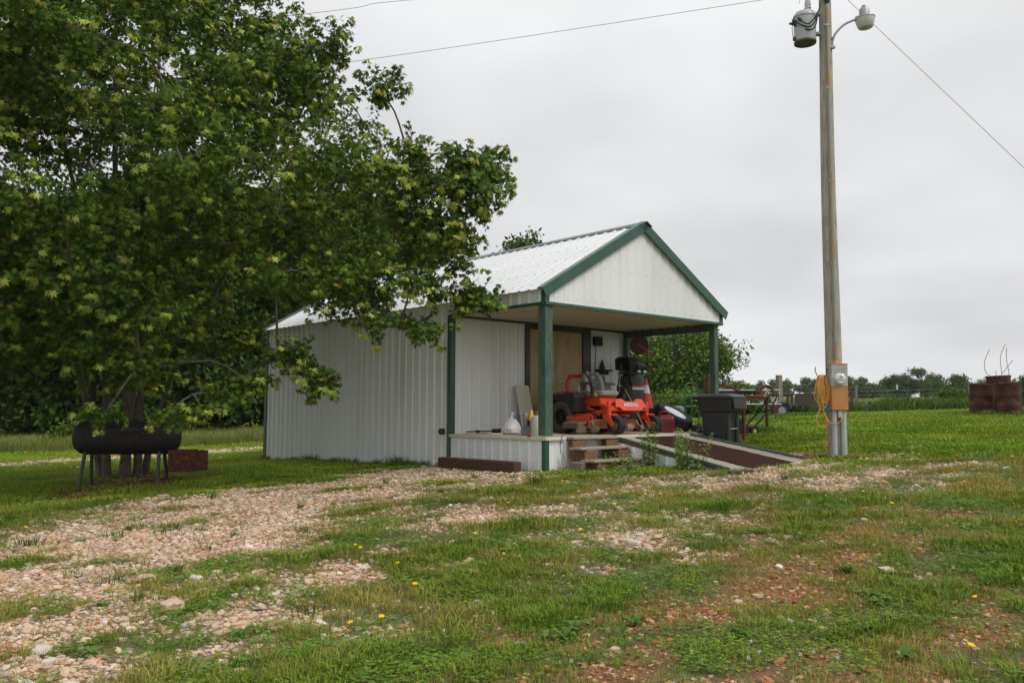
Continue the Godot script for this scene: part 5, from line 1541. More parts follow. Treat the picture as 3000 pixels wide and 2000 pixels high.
		if g < 0:
			words_on("lettering", text_mesh("ARIENS", 0.024, 0.003, true), M.white_paint, cover, Transform3D(Basis(Vector3.UP, -PI / 2), Vector3(-0.6015, 0.735, -1.13)))
	s = tool()
	box(s, Vector3(0, 0.62, -1.42), Vector3(0.66, 0.2, 0.4), 0.05)
	box(s, Vector3(-0.3, 0.7, -1.58), Vector3(0.34, 0.1, 0.16), 0.04)
	put("engine_cover", s, M.red_paint, o)
	s = tool()
	box(s, Vector3(0, 0.45, -1.3), Vector3(0.5, 0.26, 0.4), 0.03)
	rod(s, Vector3(0, 0.3, -0.85), Vector3(0, 0.42, -0.85), 0.12, 0.12, 16)
	put("engine", s, M.iron_black, o)
	# seat
	s = tool()
	loft(s, [rounded(0.46, 0.42, 0.06, 0.685, 0, -0.7), rounded(0.5, 0.46, 0.07, 0.72, 0, -0.69), rounded(0.5, 0.46, 0.07, 0.77, 0, -0.69), rounded(0.44, 0.4, 0.06, 0.795, 0, -0.69)])
	put("seat_cushion", s, M.seat_grey, o)
	s = tool()
	box(s, Vector3(0, 0.798, -0.66), Vector3(0.3, 0.02, 0.34), 0.008)
	put("seat_panel", s, M.seat_dark, o)
	var back := Basis(Vector3.RIGHT, -0.16)
	s = tool()
	slab(s, [Vector2(-0.24, 0.0), Vector2(-0.25, 0.2), Vector2(-0.22, 0.33), Vector2(-0.14, 0.4), Vector2(0.14, 0.4), Vector2(0.22, 0.33), Vector2(0.25, 0.2), Vector2(0.24, 0.0)], 0.1, back, Vector3(0, 0.74, -0.93))
	for g in [-1.0, 1.0]:
		tube(s, curve([Vector3(g * 0.2, 0.75, -0.85), Vector3(g * 0.215, 0.92, -0.9), Vector3(g * 0.18, 1.08, -0.95), Vector3(g * 0.1, 1.13, -0.97)], 4), 0.05, 10)
	var bk := put("backrest", s, M.seat_grey, o)
	s = tool()
	slab(s, [Vector2(-0.15, 0.03), Vector2(-0.15, 0.36), Vector2(-0.1, 0.395), Vector2(0.1, 0.395), Vector2(0.15, 0.36), Vector2(0.15, 0.03)], 0.02, back, Vector3(0, 0.74, -0.875))
	for i in 4:
		box(s, Vector3(0, 0.79 + i * 0.045, -0.872 - i * 0.007), Vector3(0.26, 0.034, 0.024), 0.01, back)
	put("back_panel", s, M.seat_dark, bk)
	s = tool()
	lathe(s, [Vector2(0, 0.004), Vector2(0.032, 0.003), Vector2(0.036, 0)], 20, back * Basis(Vector3.RIGHT, PI / 2), Vector3(0, 1.05, -0.913))
	put("emblem", s, M.seat_grey, bk)
	for g in [-1.0, 1.0]:
		s = tool()
		box(s, Vector3(g * 0.33, 0.93, -0.78), Vector3(0.08, 0.06, 0.28), 0.02)
		span(s, Vector3(g * 0.32, 0.9, -0.82), Vector3(g * 0.27, 0.82, -0.92), 0.04, 0.05, 0.008)
		put("armrest", s, M.seat_dark if g < 0 else M.seat_grey, o)
		s = tool()
		rod(s, Vector3(g * 0.3, 0.7, -1.0), Vector3(g * 0.3, 0.9, -1.0), 0.022, 0.022, 10)
		put("seat_spring", s, M.steel, o)
	# steering levers swung outward
	for g in [-1.0, 1.0]:
		s = tool()
		tube(s, curve([Vector3(g * 0.36, 0.85, -0.6), Vector3(g * 0.4, 0.98, -0.62), Vector3(g * 0.48, 1.1, -0.66), Vector3(g * 0.5, 1.16, -0.66), Vector3(g * 0.47, 1.3, -0.62)], 4), 0.017, 8)
		rod(s, Vector3(g * 0.5, 1.13, -0.66), Vector3(g * 0.468, 1.31, -0.618), 0.023, 0.023, 10)
		box(s, Vector3(g * 0.365, 0.83, -0.6), Vector3(0.05, 0.15, 0.06), 0.01)
		box(s, Vector3(g * 0.37, 0.72, -0.6), Vector3(0.04, 0.12, 0.04), 0.006)
		put("steering_lever", s, M.black_plastic, o)
		s = tool()
		for e in [-0.02, 0.02]:
			rod(s, Vector3(g * 0.365 + e, 0.89, -0.565), Vector3(g * 0.365 + e, 0.89, -0.555), 0.01, 0.01, 8)
		put("lever_bolt", s, M.steel, o)
	s = tool()
	tube(s, curve([Vector3(-0.44, 0.73, -1.08), Vector3(-0.47, 0.86, -1.14), Vector3(-0.44, 1.02, -1.13), Vector3(-0.36, 1.07, -1.1), Vector3(0.36, 1.07, -1.1), Vector3(0.44, 1.02, -1.13), Vector3(0.47, 0.86, -1.14), Vector3(0.44, 0.73, -1.08)], 5), 0.034, 12)
	put("roll_bar", s, M.red_paint, o)
	s = tool()
	box(s, Vector3(0.34, 0.68, -0.52), Vector3(0.1, 0.12, 0.2), 0.015)
	put("control_panel", s, M.black_plastic, o)
	s = tool()
	box(s, Vector3(-0.31, 0.715, -0.58), Vector3(0.02, 0.06, 0.09), 0.005, Basis(Vector3.RIGHT, 0.5))
	put("height_lever", s, M.yellow_plastic, o)
	for g in [-1.0, 1.0]:
		s = tool()
		tube(s, curve([Vector3(g * 0.2, 0.42, -1.05), Vector3(g * 0.3, 0.5, -0.9), Vector3(g * 0.34, 0.4, -0.7), Vector3(g * 0.25, 0.33, -0.6)], 4), 0.012, 6)
		put("hydraulic_hose", s, M.rubber, o)
		s = tool()
		rod(s, Vector3(g * 0.42, 0.27, -0.55), Vector3(g * 0.42, 0.34, -0.55), 0.09, 0.08, 16)
		put("blade_spindle", s, M.iron_black, o)
		s = tool()
		rod(s, Vector3(g * 0.345, 0.37, -0.9), Vector3(g * 0.36, 0.47, -0.35), 0.011, 0.011, 8)
		put("damper", s, M.iron_black, o)
		for q in [[0.29, 0.455, -0.3], [0.3, 0.44, -0.62], [0.34, 0.5, -0.1]]:
			s = tool()
			rod(s, Vector3(g * (q[0] + 0.02), q[1], q[2]), Vector3(g * (q[0] + 0.04), q[1], q[2]), 0.014, 0.014, 8)
			put("bolt", s, M.steel, o)


# ---------- things in the yard ----------
func make_yard_things() -> void:
	var s: SurfaceTool
	var o: Node3D
	# trash cart
	var p := HX * Vector3(4.2, 0, 0.4)
	o = thing("trash_cart", "black wheeled trash cart standing beside the porch ramp", "trash cart", yard(p.x, p.z, 0.9))
	s = tool()
	loft(s, [rounded(0.46, 0.46, 0.05, 0.05, 0, -0.02), rounded(0.5, 0.5, 0.05, 0.5, 0, -0.01), rounded(0.51, 0.53, 0.05, 0.66, 0, 0.0), rounded(0.56, 0.66, 0.05, 0.69, 0, 0.02), rounded(0.6, 0.72, 0.06, 0.92, 0, 0.02)])
	put("body", s, M.bin_plastic, o)
	s = tool()
	loft(s, [rounded(0.64, 0.8, 0.07, 0.92, 0, 0.0), rounded(0.66, 0.82, 0.07, 0.935, 0, 0.0), rounded(0.65, 0.81, 0.07, 0.96, 0, 0.0), rounded(0.5, 0.6, 0.06, 1.0, 0, 0.02), rounded(0.36, 0.42, 0.05, 1.01, 0, 0.04)])
	put("lid", s, M.bin_plastic, o)
	s = tool()
	for i in 7:
		box(s, Vector3(-0.24 + i * 0.08, 0.83, 0.395), Vector3(0.07, 0.2 + 0.02 * (i % 2), 0.035), 0.01, Basis(Vector3.RIGHT, -0.12))
	put("lid_flap", s, M.bin_plastic, o)
	for g in [-1.0, 1.0]:
		s = tool()
		box(s, Vector3(g * 0.19, 0.35, 0.245), Vector3(0.1, 0.62, 0.07), 0.02)
		put("front_rib", s, M.bin_plastic, o)
	s = tool()
	rod(s, Vector3(-0.2, 0.36, 0.262), Vector3(0.2, 0.36, 0.262), 0.014, 0.014, 10)
	put("lift_bar", s, M.steel, o)
	s = tool()
	rod(s, Vector3(-0.25, 0.93, -0.44), Vector3(0.25, 0.93, -0.44), 0.016, 0.016, 10)
	for g in [-1.0, 1.0]:
		span(s, Vector3(g * 0.25, 0.93, -0.45), Vector3(g * 0.25, 0.92, -0.33), 0.03, 0.04, 0.006)
	put("handle", s, M.bin_plastic, o)
	for g in [-1.0, 1.0]:
		s = tool()
		tyre_shape(s, 0.13, 0.06, 0.05, Basis(Vector3.FORWARD, PI / 2), Vector3(g * 0.28, 0.13, -0.25))
		rim_shape(s, 0.06, 0.05, Basis(Vector3.FORWARD, PI / 2), Vector3(g * 0.28, 0.13, -0.25))
		put("wheel", s, M.black_plastic, o)
	# rusty work table
	var ya := land(4.53, -16.5)
	var along := Vector3(0.487, 0, -0.874)
	var across := Vector3(-0.874, 0, -0.487)
	o = thing("rusty_table", "rusty steel work table behind the trash cart", "table", Transform3D(Basis(), Vector3(4.53, 0, -16.5)))
	var top := 1.79
	for q in [[0.0, 0.0], [2.06, 0.0], [0.0, 0.75], [2.06, 0.75]]:
		s = tool()
		var f := along * float(q[0]) + across * float(q[1])
		rod(s, Vector3(f.x, land(4.53 + f.x, -16.5 + f.z) - 0.03, f.z), Vector3(f.x, top - 0.06, f.z), 0.034, 0.034, 10)
		put("leg", s, M.rust_streaks, o)
	s = tool()
	var c := along * 1.03 + across * 0.37
	box(s, Vector3(c.x, top, c.z), Vector3(2.25, 0.014, 0.92), 0.003, Basis(along, Vector3.UP, along.cross(Vector3.UP)))
	for q in [[-0.06, 0.0, 2.12, 0.0], [-0.06, 0.75, 2.12, 0.75], [0.0, 0.0, 0.0, 0.75], [2.06, 0.0, 2.06, 0.75]]:
		var a: Vector3 = along * float(q[0]) + across * float(q[1]) + Vector3(0, top - 0.042, 0)
		var b: Vector3 = along * float(q[2]) + across * float(q[3]) + Vector3(0, top - 0.042, 0)
		span(s, a, b, 0.04, 0.07 - 0.002 * float(q[1]), 0.004)
	put("table_top", s, M.table_rust, o)
	var v := Vector3(4.53, top, -16.5) + along * 1.9 + across * 0.12
	o = thing("bench_vise", "rusty bench vise bolted at the far end of the steel table", "vise", Transform3D(Basis(Vector3.UP, -0.25), v))
	s = tool()
	box(s, Vector3(0, 0.03, 0), Vector3(0.16, 0.05, 0.14), 0.01)
	box(s, Vector3(-0.02, 0.11, 0), Vector3(0.12, 0.12, 0.1), 0.015)
	put("base", s, M.rust, o)
	s = tool()
	tube(s, curve([Vector3(0.03, 0.16, 0), Vector3(0.1, 0.22, 0), Vector3(0.22, 0.22, 0), Vector3(0.29, 0.13, 0)], 4), 0.03, 8)
	box(s, Vector3(0.28, 0.12, 0), Vector3(0.05, 0.08, 0.1), 0.01)
	put("jaw", s, M.rust, o)
	s = tool()
	rod(s, Vector3(0.3, 0.06, -0.1), Vector3(0.3, 0.06, 0.1), 0.01, 0.01, 6)
	put("screw_handle", s, M.rust, o)
	o = thing("scrap_drawbar", "dark rusty steel drawbar lying across the work table", "scrap metal", Transform3D(Basis(Vector3.UP, 0.1), Vector3(4.53, top, -16.5) + along * 0.75 + across * 0.45))
	s = tool()
	span(s, Vector3(-0.55, 0.06, 0.1), Vector3(0.55, 0.09, -0.05), 0.09, 0.08, 0.01)
	span(s, Vector3(0.1, 0.1, 0), Vector3(0.62, 0.1, -0.06), 0.16, 0.05, 0.01)
	put("bar", s, M.iron_black, o)
	s = tool()
	span(s, Vector3(-0.5, 0.3, 0.1), Vector3(0.2, 0.13, 0.0), 0.05, 0.05, 0.006)
	box(s, Vector3(-0.5, 0.19, 0.1), Vector3(0.07, 0.3, 0.07), 0.008)
	rod(s, Vector3(0.55, 0.1, -0.06), Vector3(0.75, 0.1, -0.08), 0.025, 0.02, 8)
	put("brace", s, M.rust, o)
	# old push mower under the table
	o = thing("push_mower", "old push mower with a black folding handle under the steel table", "push mower", yard(4.8, -17.9, PI / 2 + 0.15))
	s = tool()
	loft(s, [rounded(0.5, 0.62, 0.14, 0.06), rounded(0.5, 0.62, 0.14, 0.16), rounded(0.36, 0.44, 0.12, 0.2)])
	put("deck", s, M.iron_black, o)
	s = tool()
	rod(s, Vector3(0, 0.18, 0), Vector3(0, 0.34, 0), 0.13, 0.12, 14)
	put("engine", s, M.iron_black, o)
	for q in [[-0.28, 0.24], [0.28, 0.24], [-0.28, -0.24], [0.28, -0.24]]:
		s = tool()
		tyre_shape(s, 0.1, 0.05, 0.04, Basis(Vector3.FORWARD, PI / 2), Vector3(q[0], 0.1, q[1]))
		var wl := put("wheel", s, M.rubber, o)
		s = tool()
		rim_shape(s, 0.05, 0.05, Basis(Vector3.FORWARD, PI / 2), Vector3(q[0], 0.1, q[1]))
		put("hub", s, M.yellow_plastic, wl)
	s = tool()
	for g in [-1.0, 1.0]:
		tube(s, [Vector3(g * 0.22, 0.18, 0.26), Vector3(g * 0.22, 0.55, 0.62), Vector3(g * 0.2, 0.86, 0.82)], 0.018, 8)
	rod(s, Vector3(-0.2, 0.86, 0.82), Vector3(0.2, 0.86, 0.82), 0.013, 0.018, 8)
	rod(s, Vector3(-0.22, 0.5, 0.57), Vector3(0.22, 0.5, 0.57), 0.011, 0.011, 8)
	put("handle", s, M.iron_black, o)
	# hand truck
	o = thing("hand_truck", "green tubular hand truck with a rounded top behind the porch", "hand truck", yard(4.05, -19.0, 0.25))
	s = tool()
	tube(s, curve([Vector3(-0.17, 0.05, 0), Vector3(-0.17, 0.5, 0), Vector3(-0.17, 0.95, 0), Vector3(-0.12, 1.1, 0), Vector3(0, 1.15, 0), Vector3(0.12, 1.1, 0), Vector3(0.17, 0.95, 0), Vector3(0.17, 0.5, 0), Vector3(0.17, 0.05, 0)], 4), 0.016, 8)
	for y in [0.3, 0.62, 0.86]:
		rod(s, Vector3(-0.17, y, 0), Vector3(0.17, y, 0), 0.012, 0.012, 8)
	rod(s, Vector3(0, 0.1, 0), Vector3(0, 0.86, 0), 0.012, 0.012, 8)
	rod(s, Vector3(0.02, 0.86, 0), Vector3(0.14, 1.06, -0.02), 0.014, 0.014, 8)
	put("frame", s, M.green_steel, o)
	s = tool()
	box(s, Vector3(0, 0.02, 0.12), Vector3(0.38, 0.012, 0.26), 0.003)
	put("toe_plate", s, M.green_steel, o)
	for g in [-1.0, 1.0]:
		s = tool()
		tyre_shape(s, 0.12, 0.06, 0.05, Basis(Vector3.FORWARD, PI / 2), Vector3(g * 0.24, 0.12, -0.12))
		rim_shape(s, 0.055, 0.05, Basis(Vector3.FORWARD, PI / 2), Vector3(g * 0.24, 0.12, -0.12))
		put("wheel", s, M.rubber, o)
	# lawn tractor
	o = thing("lawn_tractor", "old dark lawn tractor with a grey hood parked behind the porch", "lawn tractor", yard(3.8, -21.2, PI / 2 - 0.5))
	o.scale = Vector3.ONE * 0.74
	s = tool()
	loft(s, [rounded(0.5, 0.72, 0.08, 0.5, 0, 0.35), rounded(0.54, 0.78, 0.1, 0.62, 0, 0.35), rounded(0.5, 0.74, 0.1, 0.74, 0, 0.35), rounded(0.3, 0.56, 0.08, 0.8, 0, 0.33)])
	put("hood", s, M.hood_grey, o)
	s = tool()
	box(s, Vector3(0, 0.4, 0.0), Vector3(0.42, 0.22, 1.5), 0.03)
	box(s, Vector3(0, 0.55, -0.5), Vector3(0.8, 0.14, 0.6), 0.05)
	for i in 6:
		box(s, Vector3(0, 0.47 + i * 0.02, 0.72), Vector3(0.4, 0.012, 0.03))
	put("chassis", s, M.iron_black, o)
	s = tool()
	var ring := []
	for i in 19:
		ring.append(Vector3(cos(TAU * i / 18.0) * 0.18, 0, sin(TAU * i / 18.0) * 0.18))
	X = Transform3D(Basis(Vector3.RIGHT, 0.35), Vector3(0, 0.84, -0.2))
	tube(s, ring, 0.014, 8, false)
	for i in 3:
		rod(s, Vector3.ZERO, Vector3(cos(TAU * i / 3.0) * 0.18, 0, sin(TAU * i / 3.0) * 0.18), 0.012, 0.012, 6)
	rod(s, Vector3.ZERO, Vector3(0, -0.3, 0.05), 0.018, 0.018, 8)
	put("steering_wheel", s, M.black_plastic, o)
	s = tool()
	box(s, Vector3(0, 0.68, -0.62), Vector3(0.42, 0.1, 0.4), 0.04)
	put("seat", s, M.black_plastic, o)
	for q in [[-0.38, -0.55, 0.25, 0.2], [0.38, -0.55, 0.25, 0.2], [-0.36, 0.5, 0.19, 0.15], [0.36, 0.5, 0.19, 0.15]]:
		s = tool()
		tyre_shape(s, q[2], q[3], q[2] * 0.5, Basis(Vector3.FORWARD, PI / 2), Vector3(q[0], q[2], q[1]))
		put("wheel", s, M.rubber, o)
	# lattice tower section lying behind the table
	o = thing("tower_section", "silver lattice tower section lying behind the rusty table", "tower section", Transform3D(Basis(Vector3.UP, -0.12), Vector3(7.4, 0, -26.0)))
	s = tool()
	var gy := land(7.4, -26.0)
	for r in [[gy + 0.42, 0.0], [gy + 0.42, -0.45], [gy + 0.86, -0.22]]:
		rod(s, Vector3(-1.3, r[0], r[1]), Vector3(0.9, r[0], r[1]), 0.028, 0.028, 8)
	put("rail", s, M.aluminium, o)
	s = tool()
	for i in 11:
		var x0 := -1.3 + i * 0.2
		var a := Vector3(x0, gy + (0.42 if i % 2 == 0 else 0.86), 0.0 if i % 2 == 0 else -0.22)
		var b := Vector3(x0 + 0.2, gy + (0.86 if i % 2 == 0 else 0.42), -0.22 if i % 2 == 0 else 0.0)
		rod(s, a, b, 0.012, 0.012, 6)
		rod(s, Vector3(a.x, a.y, -0.44 - a.z), Vector3(b.x, b.y, -0.44 - b.z), 0.012, 0.012, 6)
	put("lacing", s, M.aluminium, o)
	s = tool()
	for x in [-1.0, 0.7]:
		box(s, Vector3(x, gy + 0.19, -0.22), Vector3(0.14, 0.4, 0.5), 0.01)
	put("block", s, M.timber, o)
	for q in [[14.35, -45.2, 2.2, 0.25, "tall bare square wooden post standing behind the trailer wheel"], [8.16, -30.0, 1.3, 0.13, "weathered short wooden post beyond the porch behind the table"]]:
		s = tool()
		box(s, Vector3(0, q[2] * 0.5 - 0.1, 0), Vector3(q[3], q[2] + 0.2, q[3]), 0.008)
		var w := put("wooden_post", s, M.post_wood)
		w.transform = yard(q[0], q[1], 0.4)
		tag(w, q[4], "post", "wooden posts beyond the porch")
	# landscape timber by the wall
	s = tool()
	box(s, Vector3(0, 0.085, 0), Vector3(1.98, 0.17, 0.17), 0.014)
	var tm := put("landscape_timber", s, M.timber)
	var t0 := HX * Vector3(-0.34, 0, -2.24)
	var t1 := HX * Vector3(-0.34, 0, -0.29)
	t0.y = land(t0.x, t0.z) + 0.03
	t1.y = land(t1.x, t1.z) + 0.0
	var td := (t1 - t0).normalized()
	tm.transform = Transform3D(Basis(td, Vector3.UP, td.cross(Vector3.UP)).orthonormalized(), (t0 + t1) * 0.5)
	tag(tm, "dark brown landscape timber lying along the shed wall", "timber")
	# around the steps
	for q in [[0.36, 0.42, 0.3, 0.16, 0.2, 0.3, "grey_block", "weathered grey block on the ground at the foot of the steps"], [1.62, 0.72, 0.15, 0.2, 0.14, 0.5, "wood_block", "short dark block of wood standing by the right of the steps"], [1.0, 0.86, 0.5, 0.07, 0.16, -0.1, "foot_board", "old grey board lying flat in front of the steps"], [0.9, 1.1, 0.45, 0.05, 0.12, -0.35, "splintered_board", "pale splintered board half buried before the steps"], [1.45, 1.05, 0.36, 0.05, 0.1, 0.3, "loose_plank", "short grey plank in the grass right of the steps"]]:
		s = tool()
		box(s, Vector3(0, q[3] * 0.5 - 0.02, 0), Vector3(q[2], q[3], q[4]), 0.015)
		var b := put(q[6], s, M.stone_block if q[6] == "grey_block" else M.grey_wood)
		var w := HX * Vector3(q[0], 0, q[1])
		b.transform = yard(w.x, w.z, 0.733 + q[5])
		tag(b, q[7], "block" if q[3] > 0.1 else "board")
	# hand fork leaning on the skirt
	var wf := HX * Vector3(0.24, 0, 0.1)
	o = thing("hand_fork", "small metal garden fork hanging against the white skirting", "garden fork", yard(wf.x, wf.z, 0.733))
	s = tool()
	tube(s, curve([Vector3(0.1, 0.6, -0.03), Vector3(0.05, 0.5, -0.03), Vector3(0.02, 0.38, -0.03), Vector3(0.03, 0.24, -0.02)], 4), 0.006, 6)
	put("handle", s, M.iron_grey, o)
	s = tool()
	for g in [-1.0, 0.0, 1.0]:
		tube(s, [Vector3(0.03, 0.26, -0.02), Vector3(0.03 + g * 0.05, 0.2, 0.0), Vector3(0.03 + g * 0.055, 0.02, 0.05)], 0.006, 6)
	put("tine", s, M.steel, o)
	# scrap of dark pipe by the ramp
	for q in [[1.35, 1.9, 0.1, "black_pipe", "short black pipe lying beside the tall weeds at the ramp", "iron_black"], [1.3, 2.7, 0.7, "dark_branch", "dark piece of wood lying on gravel near the ramp end", "timber"]]:
		s = tool()
		tube(s, [Vector3(-0.28, 0.02, 0), Vector3(0.05, 0.03, 0.015), Vector3(0.3, 0.02, 0)], [0.03, 0.035, 0.025], 8)
		var w := HX * Vector3(q[0], 0, q[1])
		var b := put(q[3], s, M[q[5]])
		b.transform = yard(w.x, w.z, q[2])
		tag(b, q[4], "scrap")
	# barrels
	var k := 0
	for q in [[12.3, -22.1, 0.8, 0.05, 0.02, "rusty open steel barrel, leftmost of three beside the field"], [12.62, -21.4, 0.82, -0.02, 0.3, "rusty dented steel barrel, front middle one of three"], [13.05, -22.5, 1.0, -0.04, 0.0, "rusty steel barrel standing behind the other two"]]:
		o = thing("steel_barrel", q[5], "barrel", Transform3D(Basis(Vector3.FORWARD, q[3]) * Basis(Vector3.UP, q[4]), Vector3(q[0], land(q[0], q[1]) - 0.03, q[1])), "rusty burn barrels")
		s = tool()
		var h: float = q[2]
		var prof := [Vector2(0.0, 0.02), Vector2(0.29, 0.02)]
		for f in [0.0, 0.32, 0.66]:
			prof.append_array([Vector2(0.29, h * f + 0.03), Vector2(0.29, h * (f + 0.3) - 0.02), Vector2(0.302, h * (f + 0.31)), Vector2(0.302, h * (f + 0.32))])
		prof.append_array([Vector2(0.29, h), Vector2(0.28, h), Vector2(0.28, 0.1), Vector2(0.0, 0.1)])
		lathe(s, prof, 28)
		put("drum", s, M.barrel_rust, o)
		s = tool()
		ring = []
		for i in 25:
			ring.append(Vector3(cos(TAU * i / 24.0) * 0.292, h, sin(TAU * i / 24.0) * 0.292))
		tube(s, ring, 0.014, 6, false)
		put("rolled_rim", s, M.barrel_rust, o)
		k += 1
	o = thing("dry_saplings", "thin bare dry stems growing up between the rusty barrels", "dead plant", yard(12.72, -21.8))
	for q in [[[0, 0.6, 0], [-0.25, 0.98, 0.0], [-0.5, 1.25, 0], [-0.52, 1.6, 0], [-0.35, 1.95, 0]], [[0, 0.6, 0], [-0.02, 1.2, 0], [-0.04, 1.7, 0], [0.1, 2.05, 0], [0.16, 2.1, 0]], [[0.2, 0.6, 0], [0.2, 1.2, 0], [0.15, 1.6, 0], [0.16, 2.0, 0]], [[-0.02, 1.2, 0], [0.12, 1.4, 0.05], [0.3, 1.62, 0.05]], [[-0.02, 0.9, 0], [-0.16, 1.05, 0], [-0.2, 1.3, 0]]]:
		s = tool()
		var pts := []
		for e in q:
			pts.append(Vector3(e[0] * 0.85, 0.0 if e[1] == 0.6 else e[1] * 0.86, e[2]))
		tube(s, curve(pts, 4), 0.007, 5)
		put("stem", s, M.twig, o)
	for q in [[12.9, -20.95, "crumpled white plastic scrap at the foot of the rusty barrels"], [13.5, -21.1, "small pale scrap lying right of the rusty barrels"]]:
		s = tool()
		for i in 7:
			box(s, Vector3(rng.randf_range(-0.12, 0.12), 0.06 + rng.randf() * 0.1, rng.randf_range(-0.06, 0.06)), Vector3(0.12, 0.1, 0.012), 0.003, Basis.from_euler(Vector3(rng.randf() * 3.0, rng.randf() * 3.0, rng.randf() * 3.0)))
		var b := put("white_scrap", s, M.white_paint)
		b.transform = yard(q[0], q[1])
		if b.name != "white_scrap":
			b.scale = Vector3.ONE * 0.45
		tag(b, q[2], "scrap")
	# red stone slab by the ramp end
	for i in 5:
		s = tool()
		box(s, Vector3(0, 0.01, 0), Vector3(0.3, 0.05, 0.2), 0.015)
		var w := Vector3(5.02 + (i % 3) * 0.2 - 0.08 * (i / 3), 0, -14.15 - (i / 3) * 0.24)
		var b := put("red_paver", s, M.brick_red)
		b.transform = yard(w.x, w.z, rng.randf_range(-0.15, 0.15))
		tag(b, "flat red stone paver set in grass at the ramp's end", "paver", "red pavers by the ramp end")


func make_smoker() -> void:
	var turn := Basis(Vector3.UP, 0.12)
	var g0 := land(-6.95, -15.3)
	var o := thing("barrel_smoker", "large black steel tank smoker on legs under the maple tree", "smoker", Transform3D(turn, Vector3(-6.95, g0, -15.3)))
	var s := tool()
	var prof := [Vector2(0, -0.92), Vector2(0.12, -0.91), Vector2(0.22, -0.87), Vector2(0.285, -0.79), Vector2(0.305, -0.69), Vector2(0.305, 0.69), Vector2(0.285, 0.79), Vector2(0.22, 0.87), Vector2(0.12, 0.91), Vector2(0, 0.92)]
	var lay := Basis(Vector3.FORWARD, PI / 2)
	var c := Vector3(0, 0.87, 0)
	lathe(s, prof, 28, lay, c)
	put("tank", s, M.smoker_iron, o)
	s = tool()
	for i in 8:
		var p := []
		for e in [[-0.42, 0], [0.5, 0], [0.5, 1], [-0.42, 1]]:
			var a: float = 0.25 + (i + e[1]) * 0.13
			p.append(c + Vector3(e[0], sin(a) * 0.317, cos(a) * 0.317))
		face(s, p, p[0] - c)
	put("lid_door", s, M.smoker_iron, o)
	s = tool()
	rod(s, c + Vector3(-0.3, 0.13, 0.36), c + Vector3(0.35, 0.13, 0.36), 0.012, 0.012, 8)
	for x in [-0.3, 0.35]:
		rod(s, c + Vector3(x, 0.13, 0.36), c + Vector3(x, 0.1, 0.29), 0.01, 0.01, 6)
	put("lid_handle", s, M.iron_grey, o)
	for x in [-0.3, 0.36]:
		s = tool()
		box(s, c + Vector3(x, 0.305, 0.04), Vector3(0.09, 0.03, 0.12), 0.006)
		put("hinge", s, M.smoker_iron, o)
	s = tool()
	span(s, c + Vector3(-0.44, 0.075, 0.318), c + Vector3(0.52, 0.075, 0.318), 0.02, 0.016, 0.003)
	put("lid_lip", s, M.rust, o)
	for x in [-0.68, 0.68]:
		s = tool()
		lathe(s, [Vector2(0.306, -0.012), Vector2(0.311, -0.006), Vector2(0.311, 0.006), Vector2(0.306, 0.012)], 28, lay, c + Vector3(x, 0, 0))
		put("weld_seam", s, M.smoker_iron, o)
	s = tool()
	rod(s, c + Vector3(-0.62, 0.2, 0.0), c + Vector3(-0.62, 1.2, 0.0), 0.055, 0.055, 14)
	put("chimney", s, M.smoker_iron, o)
	s = tool()
	rod(s, c + Vector3(-0.46, 0.05, 0.302), c + Vector3(-0.46, 0.05, 0.325), 0.03, 0.03, 14)
	put("thermometer", s, M.steel, o)
	for q in [[-0.66, 0.16], [-0.66, -0.16], [0.6, 0.16], [0.6, -0.16]]:
		s = tool()
		var f := Vector3(q[0] * 1.06, 0, q[1] * 1.9)
		var w := turn * f + Vector3(-6.95, 0, -15.3)
		f.y = land(w.x, w.z) - g0 - 0.03
		rod(s, f, c + Vector3(q[0], -0.25, q[1]), 0.032, 0.032, 10)
		put("leg", s, M.iron_grey, o)
	s = tool()
	var fb := c + Vector3(0.98, -0.42, 0.0)
	box(s, fb + Vector3(0, 0.19, 0), Vector3(0.42, 0.012, 0.42), 0.002)
	box(s, fb + Vector3(0, -0.19, 0), Vector3(0.42, 0.012, 0.42), 0.002)
	box(s, fb + Vector3(0, 0, 0.205), Vector3(0.42, 0.37, 0.012), 0.002)
	box(s, fb + Vector3(0, 0, -0.205), Vector3(0.42, 0.37, 0.012), 0.002)
	box(s, fb + Vector3(-0.2, 0, 0), Vector3(0.012, 0.37, 0.4), 0.002)
	var box_ := put("firebox", s, M.rust, o)
	s = tool()
	box(s, fb + Vector3(0.28, 0.0, 0.05), Vector3(0.012, 0.37, 0.36), 0.002, Basis(Vector3.UP, -0.9))
	put("firebox_door", s, M.rust, box_)
	s = tool()
	for x in [0.05, 0.17]:
		rod(s, fb + Vector3(x, -0.13, 0.205), fb + Vector3(x, -0.13, 0.2135), 0.022, 0.022, 12)
	put("air_hole", s, M.iron_black, box_)


